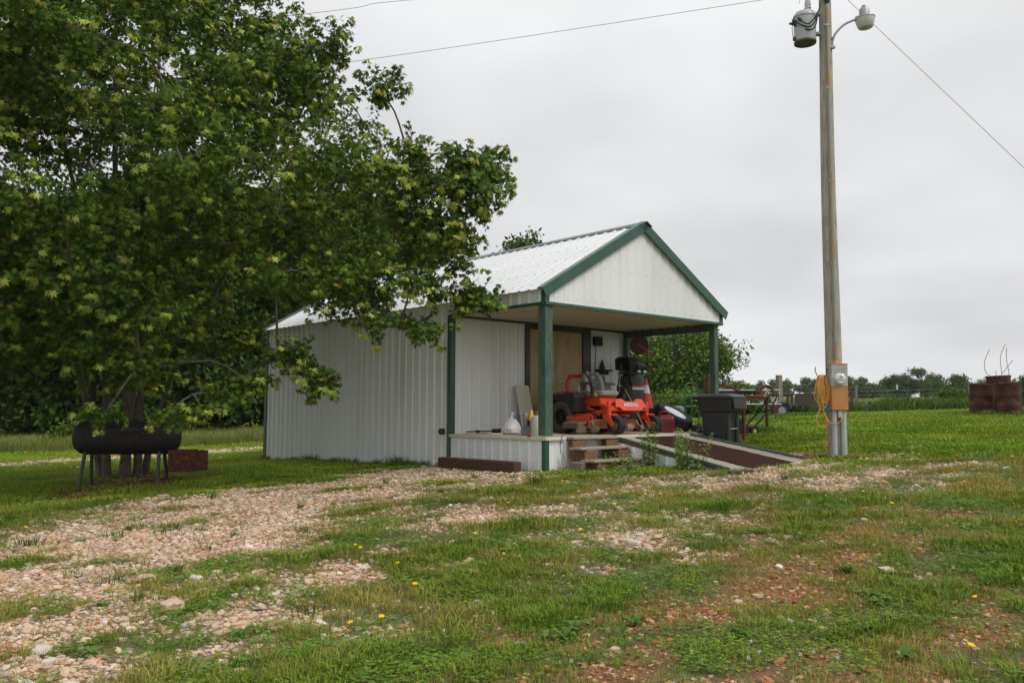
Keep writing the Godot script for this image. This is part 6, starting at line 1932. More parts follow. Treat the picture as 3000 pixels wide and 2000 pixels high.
func make_pole() -> void:
	var x := 5.35
	var z := -14.0
	var g := land(x, z)
	var o := thing("utility_pole", "tall weathered wooden utility pole with grey conduit down its front", "utility pole", Transform3D(Basis(Vector3.FORWARD, 0.004), Vector3(x, g, z)))
	var s := tool()
	var pts := []
	var rr := []
	for i in 19:
		var t := i / 18.0
		pts.append(Vector3(0.008 * sin(t * 9.0), -0.2 + t * 9.4, 0.006 * cos(t * 7.0)))
		rr.append(lerpf(0.14, 0.093, t))
	tube(s, pts, rr, 18)
	put("shaft", s, M.pole_wood, o)
	s = tool()
	tube(s, [Vector3(-0.015, 1.5, 0.15), Vector3(-0.01, 5.0, 0.135), Vector3(-0.0, 7.7, 0.122)], 0.032, 12)
	put("conduit", s, M.conduit, o)
	s = tool()
	lathe(s, [Vector2(0, 0), Vector2(0.05, 0), Vector2(0.05, 0.05), Vector2(0.04, 0.07), Vector2(0, 0.07)], 14, Basis(), Vector3(-0.01, 1.5, 0.15))
	put("conduit_hub", s, M.orange_rust_metal, o)
	s = tool()
	tube(s, curve([Vector3(0, 7.68, 0.122), Vector3(0.0, 7.8, 0.13), Vector3(-0.03, 7.88, 0.17), Vector3(-0.08, 7.8, 0.2)], 4), [0.036, 0.038, 0.042, 0.05, 0.055, 0.06, 0.062, 0.062, 0.06, 0.056, 0.05, 0.045, 0.04], 10)
	put("weatherhead", s, M.iron_black, o)
	for y in [1.9, 3.2, 4.6, 6.2, 7.3]:
		s = tool()
		box(s, Vector3(-0.005, y, 0.15), Vector3(0.1, 0.03, 0.012), 0.003)
		put("strap", s, M.galvanised, o)
	# lower conduits
	for q in [[-0.075, 0.17, 0.042], [0.085, 0.165, 0.046]]:
		s = tool()
		rod(s, Vector3(q[0], -0.1, q[1]), Vector3(q[0] + (0.01 if q[0] < 0 else -0.005), 0.76, q[1]), q[2], q[2], 16)
		put("ground_conduit", s, M.pvc_grey, o)
	s = tool()
	rod(s, Vector3(-0.165, 0.05, 0.06), Vector3(-0.16, 0.8, 0.06), 0.008, 0.008, 6)
	box(s, Vector3(-0.165, 0.2, 0.07), Vector3(0.04, 0.09, 0.04), 0.008)
	put("ground_cord", s, M.cord_orange, o)
	# meter box
	s = tool()
	box(s, Vector3(0, 0.945, 0.2), Vector3(0.27, 0.385, 0.11), 0.008)
	var mb := put("meter_box", s, M.orange_rust_metal, o)
	s = tool()
	box(s, Vector3(0, 1.32, 0.2), Vector3(0.272, 0.36, 0.114), 0.008)
	box(s, Vector3(0, 1.44, 0.205), Vector3(0.276, 0.012, 0.112), 0.002)
	box(s, Vector3(0, 1.385, 0.205), Vector3(0.276, 0.008, 0.112), 0.002)
	put("upper_cover", s, M.meter_grey, mb)
	s = tool()
	box(s, Vector3(0, 1.507, 0.2), Vector3(0.28, 0.018, 0.125), 0.004)
	put("cap", s, M.orange_rust_metal, mb)
	var fwd := Basis(Vector3.RIGHT, PI / 2)
	s = tool()
	lathe(s, [Vector2(0, 0), Vector2(0.09, 0), Vector2(0.09, 0.03), Vector2(0.078, 0.035), Vector2(0.074, 0.06), Vector2(0, 0.062)], 26, fwd, Vector3(0, 1.265, 0.256))
	put("meter", s, M.white_paint, mb)
	s = tool()
	box(s, Vector3(0, 1.25, 0.319), Vector3(0.12, 0.022, 0.003), 0.0005)
	box(s, Vector3(0, 1.11, 0.2565), Vector3(0.03, 0.022, 0.003), 0.0005)
	put("meter_band", s, M.teal, mb)
	s = tool()
	for i in 3:
		box(s, Vector3(-0.018 + i * 0.018, 1.29, 0.319), Vector3(0.013, 0.026, 0.003), 0.0005)
	put("meter_digits", s, M.iron_black, mb)
	s = tool()
	lathe(s, [Vector2(0.082, 0.03), Vector2(0.08, 0.085), Vector2(0.06, 0.1), Vector2(0, 0.104)], 26, fwd, Vector3(0, 1.265, 0.256))
	put("meter_glass", s, M.meter_glass, mb)
	s = tool()
	ball(s, Vector3(0.01, 1.16, 0.27), Vector3(0.014, 0.018, 0.014), 8)
	put("seal", s, M.brass, mb)
	s = tool()
	box(s, Vector3(0.01, 0.69, 0.2), Vector3(0.07, 0.13, 0.07), 0.012)
	put("outlet", s, M.pvc_grey, o)
	s = tool()
	box(s, Vector3(-0.155, 0.8, 0.13), Vector3(0.05, 0.12, 0.08), 0.006)
	put("blue_bracket", s, M.blue_print, o)
	# hook
	s = tool()
	tube(s, [Vector3(-0.11, 1.42, 0.12), Vector3(-0.16, 1.42, 0.12), Vector3(-0.17, 1.32, 0.12), Vector3(-0.32, 1.31, 0.14), Vector3(-0.36, 1.41, 0.14), Vector3(-0.345, 1.46, 0.14)], 0.008, 6)
	put("cord_hook", s, M.iron_black, o)
	# coiled cord
	var cd := thing("extension_cord", "coiled orange extension cord hanging on the pole's iron hook", "cord", Transform3D(Basis(), Vector3(x, g, z)))
	var r := RandomNumberGenerator.new()
	r.seed = 12
	for i in 17:
		s = tool()
		var w := r.randf_range(0.045, 0.1)
		var len := r.randf_range(0.36, 0.57)
		var cx := -0.245 + r.randf_range(-0.03, 0.03)
		var cz := 0.15 + r.randf_range(-0.03, 0.05)
		var skew := r.randf_range(-0.05, 0.05)
		var loop := [Vector3(cx, 1.33, cz), Vector3(cx - w * 0.6, 1.28, cz + 0.02), Vector3(cx - w + skew, 1.32 - len * 0.6, cz + 0.02), Vector3(cx - w * 0.5 + skew, 1.32 - len * 0.95, cz), Vector3(cx + skew, 1.32 - len, cz), Vector3(cx + w * 0.6 + skew, 1.32 - len * 0.95, cz), Vector3(cx + w + skew, 1.32 - len * 0.6, cz - 0.01), Vector3(cx + w * 0.5, 1.28, cz - 0.02), Vector3(cx, 1.33, cz)]
		tube(s, curve(loop, 4), 0.0085, 6, false)
		put("loop", s, M.cord_orange, cd)
	s = tool()
	tube(s, curve([Vector3(-0.25, 0.85, 0.17), Vector3(-0.23, 0.68, 0.18), Vector3(-0.17, 0.56, 0.2), Vector3(-0.06, 0.54, 0.24), Vector3(0.01, 0.58, 0.26), Vector3(0.015, 0.66, 0.24)], 5), 0.0085, 6)
	tube(s, curve([Vector3(-0.27, 0.86, 0.16), Vector3(-0.31, 0.75, 0.17), Vector3(-0.36, 0.62, 0.17), Vector3(-0.32, 0.51, 0.17), Vector3(-0.23, 0.48, 0.17), Vector3(-0.17, 0.54, 0.18), Vector3(-0.2, 0.66, 0.18)], 5), 0.0085, 6)
	put("tail", s, M.cord_orange, cd)
	# transformer
	var tr := thing("transformer", "grey cylindrical transformer mounted on the left of the utility pole", "transformer", Transform3D(Basis(), Vector3(x - 0.31, g, z - 0.02)))
	s = tool()
	lathe(s, [Vector2(0.0, 7.06), Vector2(0.178, 7.06), Vector2(0.183, 7.08), Vector2(0.183, 7.48), Vector2(0.193, 7.49), Vector2(0.193, 7.52), Vector2(0.155, 7.58), Vector2(0, 7.62)], 28)
	put("tank", s, M.transformer, tr)
	s = tool()
	lathe(s, [Vector2(0, 7.05), Vector2(0.05, 7.05), Vector2(0.05, 7.055), Vector2(0.173, 7.055), Vector2(0.173, 7.04), Vector2(0.185, 7.04), Vector2(0.185, 7.07)], 28)
	put("bottom_ring", s, M.transformer_base, tr)
	s = tool()
	lathe(s, [Vector2(0, 7.72), Vector2(0.05, 7.72), Vector2(0.06, 7.75), Vector2(0.045, 7.77), Vector2(0.06, 7.79), Vector2(0.045, 7.81), Vector2(0.055, 7.84), Vector2(0.045, 7.93), Vector2(0, 7.96)], 16, Basis(), Vector3(0.06, 0, 0))
	put("bushing", s, M.porcelain, tr)
	tr.get_node("bushing").position.y = -0.12
	for q in [[7.55, 0.25], [7.2, 0.25]]:
		s = tool()
		box(s, Vector3(0.22, q[0], 0.02), Vector3(0.1, 0.05, 0.1), 0.008)
		put("mount", s, M.galvanised, tr)
	for i in 3:
		s = tool()
		var a := 2.3 + i * 0.45
		rod(s, Vector3(cos(a) * 0.19, 7.4, sin(a) * 0.19), Vector3(cos(a) * 0.26, 7.4, sin(a) * 0.26), 0.028, 0.02, 8)
		put("terminal", s, M.iron_black, tr)
		s = tool()
		tube(s, curve([Vector3(cos(a) * 0.26, 7.4, sin(a) * 0.26), Vector3(-0.02 + i * 0.03, 7.28 - 0.05 * i, 0.24), Vector3(0.15, 7.5, 0.25), Vector3(0.26, 7.8, 0.2)], 5), 0.012, 6)
		put("service_wire", s, M.wire_black, tr)
	s = tool()
	tube(s, curve([Vector3(-0.2, 7.5, 0.05), Vector3(-0.24, 7.3, 0.06), Vector3(-0.22, 7.1, 0.06)], 4), 0.006, 5)
	box(s, Vector3(-0.215, 7.4, 0.05), Vector3(0.03, 0.1, 0.05), 0.006)
	box(s, Vector3(-0.205, 7.1, 0.05), Vector3(0.04, 0.06, 0.05), 0.006)
	put("ground_strap", s, M.iron_grey, tr)
	s = tool()
	tube(s, curve([Vector3(-0.12, 7.7, 0.1), Vector3(-0.08, 7.95, 0.1), Vector3(0.0, 8.05, 0.06), Vector3(-0.04, 8.3, 0.03), Vector3(0.1, 8.6, 0.0)], 5), 0.004, 5)
	put("lead_wire", s, M.wire_grey, tr)
	# yard light
	var yl := thing("yard_light", "grey dusk light with a bowl lens on an arm from the pole", "yard light", Transform3D(Basis(), Vector3(x, g, z)))
	s = tool()
	tube(s, curve([Vector3(0.13, 6.93, 0.06), Vector3(0.13, 7.04, 0.06), Vector3(0.17, 7.16, 0.07), Vector3(0.27, 7.28, 0.08), Vector3(0.38, 7.36, 0.09), Vector3(0.56, 7.43, 0.1)], 5), 0.02, 10)
	put("arm", s, M.galvanised, yl)
	s = tool()
	box(s, Vector3(0.1, 6.93, 0.08), Vector3(0.12, 0.045, 0.06), 0.006)
	box(s, Vector3(0.12, 7.1, 0.07), Vector3(0.06, 0.02, 0.05), 0.004)
	put("clamp", s, M.galvanised, yl)
	var lampx := Transform3D(Basis(Vector3.FORWARD, -0.06), Vector3(0.68, 7.42, 0.1))
	s = tool()
	X = lampx
	lathe(s, [Vector2(0, 0.05), Vector2(0.09, 0.05), Vector2(0.085, 0.14), Vector2(0.07, 0.19), Vector2(0.035, 0.2), Vector2(0.035, 0.24), Vector2(0, 0.245)], 20)
	box(s, Vector3(-0.11, 0.03, 0), Vector3(0.1, 0.06, 0.06), 0.01)
	put("housing", s, M.galvanised, yl)
	s = tool()
	X = lampx
	lathe(s, [Vector2(0.0, 0.055), Vector2(0.1, 0.052), Vector2(0.165, 0.025), Vector2(0.17, 0.01), Vector2(0.16, 0.008), Vector2(0.1, 0.04)], 26)
	put("reflector_rim", s, M.galvanised, yl)
	s = tool()
	X = lampx
	lathe(s, [Vector2(0.162, 0.012), Vector2(0.155, -0.04), Vector2(0.125, -0.14), Vector2(0.11, -0.155), Vector2(0.08, -0.155), Vector2(0.06, -0.12), Vector2(0, -0.11)], 26)
	put("lens_bowl", s, M.lamp_acrylic, yl)
	# wires
	for q in [["power_line", [Vector3(x - 0.05, 8.72, z), Vector3(-3.48, 8.16, -15.8), Vector3(-14.0, 7.75, -17.9), Vector3(-40.0, 7.6, -23.0)], "lower overhead power line crossing the sky from the pole", "power line", 0.005],
			["neutral_line", [Vector3(x - 0.05, 9.1, z), Vector3(-1.94, 9.15, -15.2), Vector3(-3.95, 9.23, -15.9), Vector3(-14.0, 9.5, -18.6), Vector3(-40.0, 10.4, -25.0)], "upper overhead wire crossing the sky beside the maple top", "power line", 0.005],
			["guy_wire", [Vector3(5.43, 8.93, z), Vector3(13.2, land(13.2, z) - 0.05, z)], "steep guy wire running from the pole top down to the right", "guy wire", 0.005]]:
		s = tool()
		tube(s, curve(q[1], 8) if q[0] != "guy_wire" else q[1], q[4], 6)
		tag(put(q[0], s, M.wire_grey), q[2], q[3])


func make_far_things() -> void:
	var s: SurfaceTool
	# trailer
	var o := thing("utility_trailer", "old low utility trailer with wooden side rails at the field edge", "trailer", yard(14.95, -43.0, 0.0))
	s = tool()
	box(s, Vector3(0.2, 0.58, 0), Vector3(3.9, 0.1, 1.7), 0.01)
	span(s, Vector3(2.1, 0.56, 0.6), Vector3(3.4, 0.5, 0), 0.08, 0.09, 0.006)
	span(s, Vector3(2.1, 0.56, -0.6), Vector3(3.4, 0.5, 0), 0.08, 0.09, 0.006)
	put("bed", s, M.iron_grey, o)
	s = tool()
	rod(s, Vector3(3.3, 0.1, 0), Vector3(3.3, 0.75, 0), 0.04, 0.04, 8)
	box(s, Vector3(3.45, 0.55, 0), Vector3(0.25, 0.12, 0.12), 0.02)
	put("hitch", s, M.iron_black, o)
	for g in [-1.0, 1.0]:
		for i in 13:
			s = tool()
			box(s, Vector3(-0.6 + i * 0.22, 0.86, g * 0.85), Vector3(0.15, 0.46, 0.03), 0.004)
			put("rail_slat", s, M.dark_slat, o)
		s = tool()
		box(s, Vector3(0.7, 1.11, g * 0.85), Vector3(2.9, 0.05, 0.06), 0.006)
		put("top_rail", s, M.rust, o)
		s = tool()
		tyre_shape(s, 0.34, 0.2, 0.19, Basis(Vector3.RIGHT, PI / 2), Vector3(-1.5, 0.33, g * 0.98))
		var w := put("wheel", s, M.rubber, o)
		s = tool()
		rim_shape(s, 0.19, 0.16, Basis(Vector3.RIGHT, PI / 2 * g), Vector3(-1.5, 0.33, g * 0.98))
		put("rim", s, M.aluminium, w)
		s = tool()
		for i in 9:
			var a := PI * (0.04 + 0.115 * i)
			var b := PI * (0.04 + 0.115 * (i + 1)) if i < 8 else PI * 1.0
			span(s, Vector3(-1.5 + cos(a) * 0.44, 0.36 + sin(a) * 0.42, g * 0.98), Vector3(-1.5 + cos(b) * 0.44, 0.36 + sin(b) * 0.42, g * 0.98), 0.26, 0.012, 0.0, Vector3(cos(a), sin(a), 0))
		put("fender", s, M.galvanised, o)
	# fence
	o = thing("wire_fence", "wire field fence on wooden and steel posts along the weeds", "fence", Transform3D())
	var line := []
	var i := 0
	for q in [[-4.0, -48.0, 0], [2.0, -48.6, 1], [8.0, -49.0, 0], [13.5, -49.4, 1], [17.0, -49.7, 1], [20.4, -50.0, 0], [22.0, -50.0, 2], [22.95, -50.1, 3], [23.5, -50.1, 2], [25.2, -50.2, 1], [27.3, -50.3, 0], [30.0, -50.4, 1], [34.0, -50.6, 1], [39.0, -51.0, 0]]:
		s = tool()
		var h := [1.55, 1.45, 1.2, 1.5][q[2]] as float
		var y := land(q[0], q[1])
		if q[2] == 0:
			rod(s, Vector3(q[0], y - 0.1, q[1]), Vector3(q[0] + 0.04, y + h, q[1]), 0.085, 0.07, 9)
			put("wooden_post", s, M.post_wood, o)
		else:
			span(s, Vector3(q[0], y - 0.1, q[1]), Vector3(q[0] + 0.05 * sin(q[0] * 7.0), y + h, q[1]), 0.05, 0.05, 0.004, Vector3.BACK)
			put("steel_post", s, M.iron_black if q[2] != 2 else M.green_steel, o)
			if q[2] == 3:
				s = tool()
				box(s, Vector3(q[0] + 0.05 * sin(q[0] * 7.0), y + h - 0.12, q[1]), Vector3(0.07, 0.28, 0.07), 0.005)
				put("white_tip", s, M.white_paint, o)
		line.append(Vector3(q[0], y, q[1] + 0.05))
		i += 1
	for h in [0.35, 0.65, 0.95, 1.2]:
		s = tool()
		var pts := []
		for p in line:
			pts.append(p + Vector3(0, h, 0))
		tube(s, pts, 0.006, 4, false)
		put("wire", s, M.wire_grey, o)


# ---------- trees and plants ----------
func maple_twig(seed_: int, count: int, lit_young: int) -> ArrayMesh:
	var r := RandomNumberGenerator.new()
	r.seed = seed_
	var s := SurfaceTool.new()
	s.begin(Mesh.PRIMITIVE_TRIANGLES)
	var half := [Vector2(0.0, 1.1), Vector2(0.11, 0.72), Vector2(0.24, 0.7), Vector2(0.15, 0.36), Vector2(0.4, 0.56), Vector2(0.78, 0.72), Vector2(0.56, 0.44), Vector2(0.33, 0.16), Vector2(0.66, 0.02), Vector2(0.34, -0.14), Vector2(0.06, -0.2)]
	var line := half.duplicate()
	for i in range(half.size() - 1, 0, -1):
		line.append(Vector2(-half[i].x, half[i].y))
	for i in count + lit_young:
		var tip := i >= count
		var t := r.randf_range(0.08, 0.85) if not tip else r.randf_range(0.93, 1.08)
		var a := r.randf() * TAU if not tip else TAU * (i - count) / maxi(lit_young, 1) + r.randf() * 0.5
		var stem := Vector3(t * 0.34, -0.05 * t * t, 0)
		var out := Vector3(r.randf_range(0.0, 0.7), sin(a), cos(a)).normalized()
		var at := stem + out * r.randf_range(0.03, 0.085) * (0.6 if tip else 1.0)
		var bud := tip and (i - count) % 4 == 3
		var size := r.randf_range(0.036, 0.072)
		if tip:
			size = r.randf_range(0.055, 0.085) if not bud else r.randf_range(0.03, 0.045)
		var hang := Vector3(out.x * 0.7, -r.randf_range(0.25, 1.1), out.z * 0.7).normalized()      # leaf tip hangs outward and down
		var nrm := Vector3(out.x * 0.5 + r.randf_range(-0.7, 0.7), r.randf_range(0.2, 1.0), out.z * 0.5 + r.randf_range(-0.7, 0.7))
		var side := hang.cross(nrm).normalized()
		nrm = side.cross(hang).normalized()
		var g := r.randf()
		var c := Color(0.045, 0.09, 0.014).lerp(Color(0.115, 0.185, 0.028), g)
		if tip:                                                            # paler young growth, also coloured as if lit by the sky; buds reddish
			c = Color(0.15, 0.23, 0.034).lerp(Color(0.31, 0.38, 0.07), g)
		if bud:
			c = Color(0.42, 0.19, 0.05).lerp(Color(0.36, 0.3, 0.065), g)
		s.set_color(c)
		var fold := r.randf_range(-0.1, 0.28)
		for k in line.size():
			var p: Vector2 = line[k]
			var q: Vector2 = line[(k + 1) % line.size()]
			var mid := at + hang * size * 0.4
			var v0 := at + (hang * (p.y + 0.2) + side * p.x * 1.08 + nrm * absf(p.x) * fold - nrm * p.y * p.y * 0.12) * size
			var v1 := at + (hang * (q.y + 0.2) + side * q.x * 1.08 + nrm * absf(q.x) * fold - nrm * q.y * q.y * 0.12) * size
			s.add_vertex(mid)
			s.add_vertex(v1)
			s.add_vertex(v0)
	s.generate_normals()
	return s.commit()


func leaf_clump(seed_: int, count: int, size: float, c0: Color, c1: Color) -> ArrayMesh:       # leaves through a ball of radius one half
	var r := RandomNumberGenerator.new()
	r.seed = seed_
	var s := SurfaceTool.new()
	s.begin(Mesh.PRIMITIVE_TRIANGLES)
	for i in count:
		var d := Vector3(r.randfn(), r.randfn() * 0.8, r.randfn()).normalized() * 0.5 * pow(r.randf(), 0.4)
		var f := Vector3(r.randfn(), r.randfn() - 0.5, r.randfn()).normalized()
		var n := (Vector3(r.randfn(), r.randfn() + 1.0, r.randfn())).normalized()
		var g := f.cross(n).normalized()
		var z := size * r.randf_range(0.7, 1.3)
		s.set_color(c0.lerp(c1, r.randf()))
		for q in [d, d + f * z * 0.5 + g * z * 0.32, d + f * z * 0.5 - g * z * 0.32, d + f * z * 0.5 - g * z * 0.32, d + f * z * 0.5 + g * z * 0.32, d + f * z]:
			s.add_vertex(q)
	s.generate_normals()
	return s.commit()


func make_maple() -> void:
	var base := Vector3(-7.75, land(-7.75, -17.0), -17.0)
	var o := thing("maple_tree", "big leafy maple with several trunks spreading over the shed", "tree", Transform3D())
	var r := RandomNumberGenerator.new()
	r.seed = 41
	var stems := []
	for q in [[-0.36, 0.05, -3.0, 9.6, 1.2, 0.065], [-0.13, 0.2, -1.4, 10.8, 1.8, 0.07], [0.08, 0.22, 0.25, 11.2, 2.0, 0.085], [0.28, 0.08, 2.2, 10.0, 2.4, 0.07], [0.36, -0.15, 4.2, 8.4, 1.6, 0.06], [-0.1, -0.3, -0.4, 10.2, -1.8, 0.06]]:
		var foot := base + Vector3(q[0], -0.15, q[1])
		foot.y = land(foot.x, foot.z) - 0.15
		var pts := []
		for i in 9:
			var t := i / 8.0
			pts.append(foot + Vector3(q[2] * pow(t, 1.35) + 0.1 * sin(t * 8.0 + q[0] * 9.0), q[3] * t, q[4] * pow(t, 1.2) + 0.08 * cos(t * 7.0 + q[1])))
		var rr := []
		for i in 9:
			rr.append(q[5] * lerpf(1.0, 0.2, i / 8.0) * (1.35 if i == 0 else 1.0))
		var s := tool()
		tube(s, pts, rr, 12)
		put("trunk", s, M.maple_bark, o)
		stems.append(pts)
	var limb := tool()
	var lists := [[], [], [], []]
	var tints := [[], [], [], []]
	var nodes := []
	for pts in stems:
		for k in range(2, 9):
			nodes.append(pts[k])
	var order := MAPLE_CLUMPS.duplicate()
	var heart := base + Vector3(1.0, 3.5, 1.5)
	order.sort_custom(func(u, v): return Vector3(u[0], u[1], u[2]).distance_to(heart) < Vector3(v[0], v[1], v[2]).distance_to(heart))
	for c in order:
		var p := Vector3(c[0], c[1], c[2])
		var best: Vector3 = nodes[0]
		var far := 1e9
		for e in nodes:
			var d: float = e.distance_to(p) + maxf(0.0, e.y - p.y - 0.3) * 0.8
			if d < far:
				far = d
				best = e
		var bend := Vector3(r.randf_range(-0.2, 0.2), r.randf_range(0.0, 0.3), r.randf_range(-0.2, 0.2)) * far
		var w := clampf(0.006 + 0.003 * (10.0 - p.distance_to(heart)), 0.009, 0.032)
		tube(limb, curve([best, best.lerp(p, 0.5) + bend, p], 3), [w, w, w * 0.9, w * 0.8, w * 0.7, w * 0.6, w * 0.5], 5, false)
		nodes.append(p)
		nodes.append(best.lerp(p, 0.5) + bend)
		var n := int(clampf(72.0 * c[3] * c[3] + 12.0, 14.0, 54.0))
		for i in n:
			var d := Vector3(r.randfn(), r.randfn() * 0.8, r.randfn()).normalized()
			var at: Vector3 = p + d * Vector3(1, 0.58, 1) * float(c[3]) * pow(r.randf(), 0.45)
			var dir := (d + Vector3(0, -0.15, 0) + Vector3(r.randfn(), r.randfn(), r.randfn()) * 0.35).normalized()
			var side := dir.cross(Vector3.UP).normalized()
			var up := side.cross(dir)
			var sc := r.randf_range(0.8, 1.2)
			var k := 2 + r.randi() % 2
			if at.distance_to(p) > c[3] * 0.55 and r.randf() < 0.7:           # shoots grow outside a bough; pale there, dark inside, imitating crown light and shade
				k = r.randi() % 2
			lists[k].append(Transform3D(Basis(dir, up, side).scaled(Vector3.ONE * sc), at - dir * 0.1))
			var b := r.randf_range(0.8, 1.2)
			tints[k].append(Color(b * r.randf_range(0.92, 1.1), b, b))
	put("limbs", limb, M.maple_bark, o).set_meta("kind", "stuff")
	var crown := Node3D.new()
	place(crown, "crown", o)
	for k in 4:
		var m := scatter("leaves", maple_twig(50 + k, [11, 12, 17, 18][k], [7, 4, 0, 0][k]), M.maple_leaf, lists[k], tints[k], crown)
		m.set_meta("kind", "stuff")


var clumps := []
const PLACES := ["leftmost", "second from the left", "third from the left", "fourth from the left", "fifth from the left", "sixth from the left", "seventh from the left", "eighth from the left",
	"ninth from the left", "tenth from the left", "eleventh from the left", "twelfth from the left", "thirteenth from the left", "fourteenth from the left", "fifteenth from the left", "rightmost"]


func by_view(list: Array) -> Array:                                   # sorted as seen from the camera, left to right
	list.sort_custom(func(u, v): return u[0] / -u[1] < v[0] / -v[1])
	return list


func tree(called: String, label: String, x: float, z: float, tall: float, low: float, rad: float, count: int, leaf: int, size: float, tint: Color, group: String, flatten := 1.0) -> void:
	var y := land(x, z)
	var o := thing(called, label, "tree" if tall > 2.6 else "bush", Transform3D(Basis(), Vector3(x, y, z)), group)
	var r := RandomNumberGenerator.new()
	r.seed = int(absf(x * 37.0 + z * 91.0)) + 5
	var s := tool()
	var thick := 1.7 if called == "yard_tree" else 1.0
	var lean := Vector3(r.randf_range(-0.1, 0.1), 0, r.randf_range(-0.1, 0.1)) * tall
	tube(s, [Vector3(0, -0.2, 0), lean * 0.3 + Vector3(0, tall * 0.35, 0), lean * 0.6 + Vector3(0, tall * 0.6, 0), lean + Vector3(0, tall * 0.85, 0)], [tall * 0.03 * thick, tall * 0.024 * thick, tall * 0.016 * thick, tall * 0.004], 8)
	var list := []
	var tints := []
	var nodes := maxi(6, count / 22)
	for i in nodes:
		var d := Vector3(r.randfn(), r.randfn(), r.randfn()).normalized() * pow(r.randf(), 0.33)
		var c := Vector3(0, (low + tall) * 0.5, 0) + lean * 0.6 + d * Vector3(rad, (tall - low) * 0.5, rad * flatten)
		var q := rad * r.randf_range(0.2, 0.36)
		if i % 2 == 0:
			var b := lean * 0.4 + Vector3(0, clampf(c.y * 0.55, tall * 0.12, tall * 0.6), 0)
			tube(s, [b, b.lerp(c, 0.5) + Vector3(0, 0.05 * tall, 0), c], [tall * 0.011 * thick, tall * 0.008 * thick, tall * 0.002], 5, false)
		for k in count / nodes:
			var e := Vector3(r.randfn(), r.randfn() * 0.8, r.randfn()).normalized() * pow(r.randf(), 0.5) * q
			var sc := size * r.randf_range(0.75, 1.3)
			list.append(Transform3D(Basis(Vector3(r.randfn(), r.randfn(), r.randfn()).normalized(), r.randf() * TAU).scaled(Vector3.ONE * sc), c + e))
			var bb := r.randf_range(0.8, 1.2)
			tints.append(Color(tint.r * bb, tint.g * bb, tint.b * bb))
	put("trunk", s, M.bark, o)
	scatter("crown", clumps[leaf], M.tree_leaf, list, tints, o).set_meta("kind", "stuff")


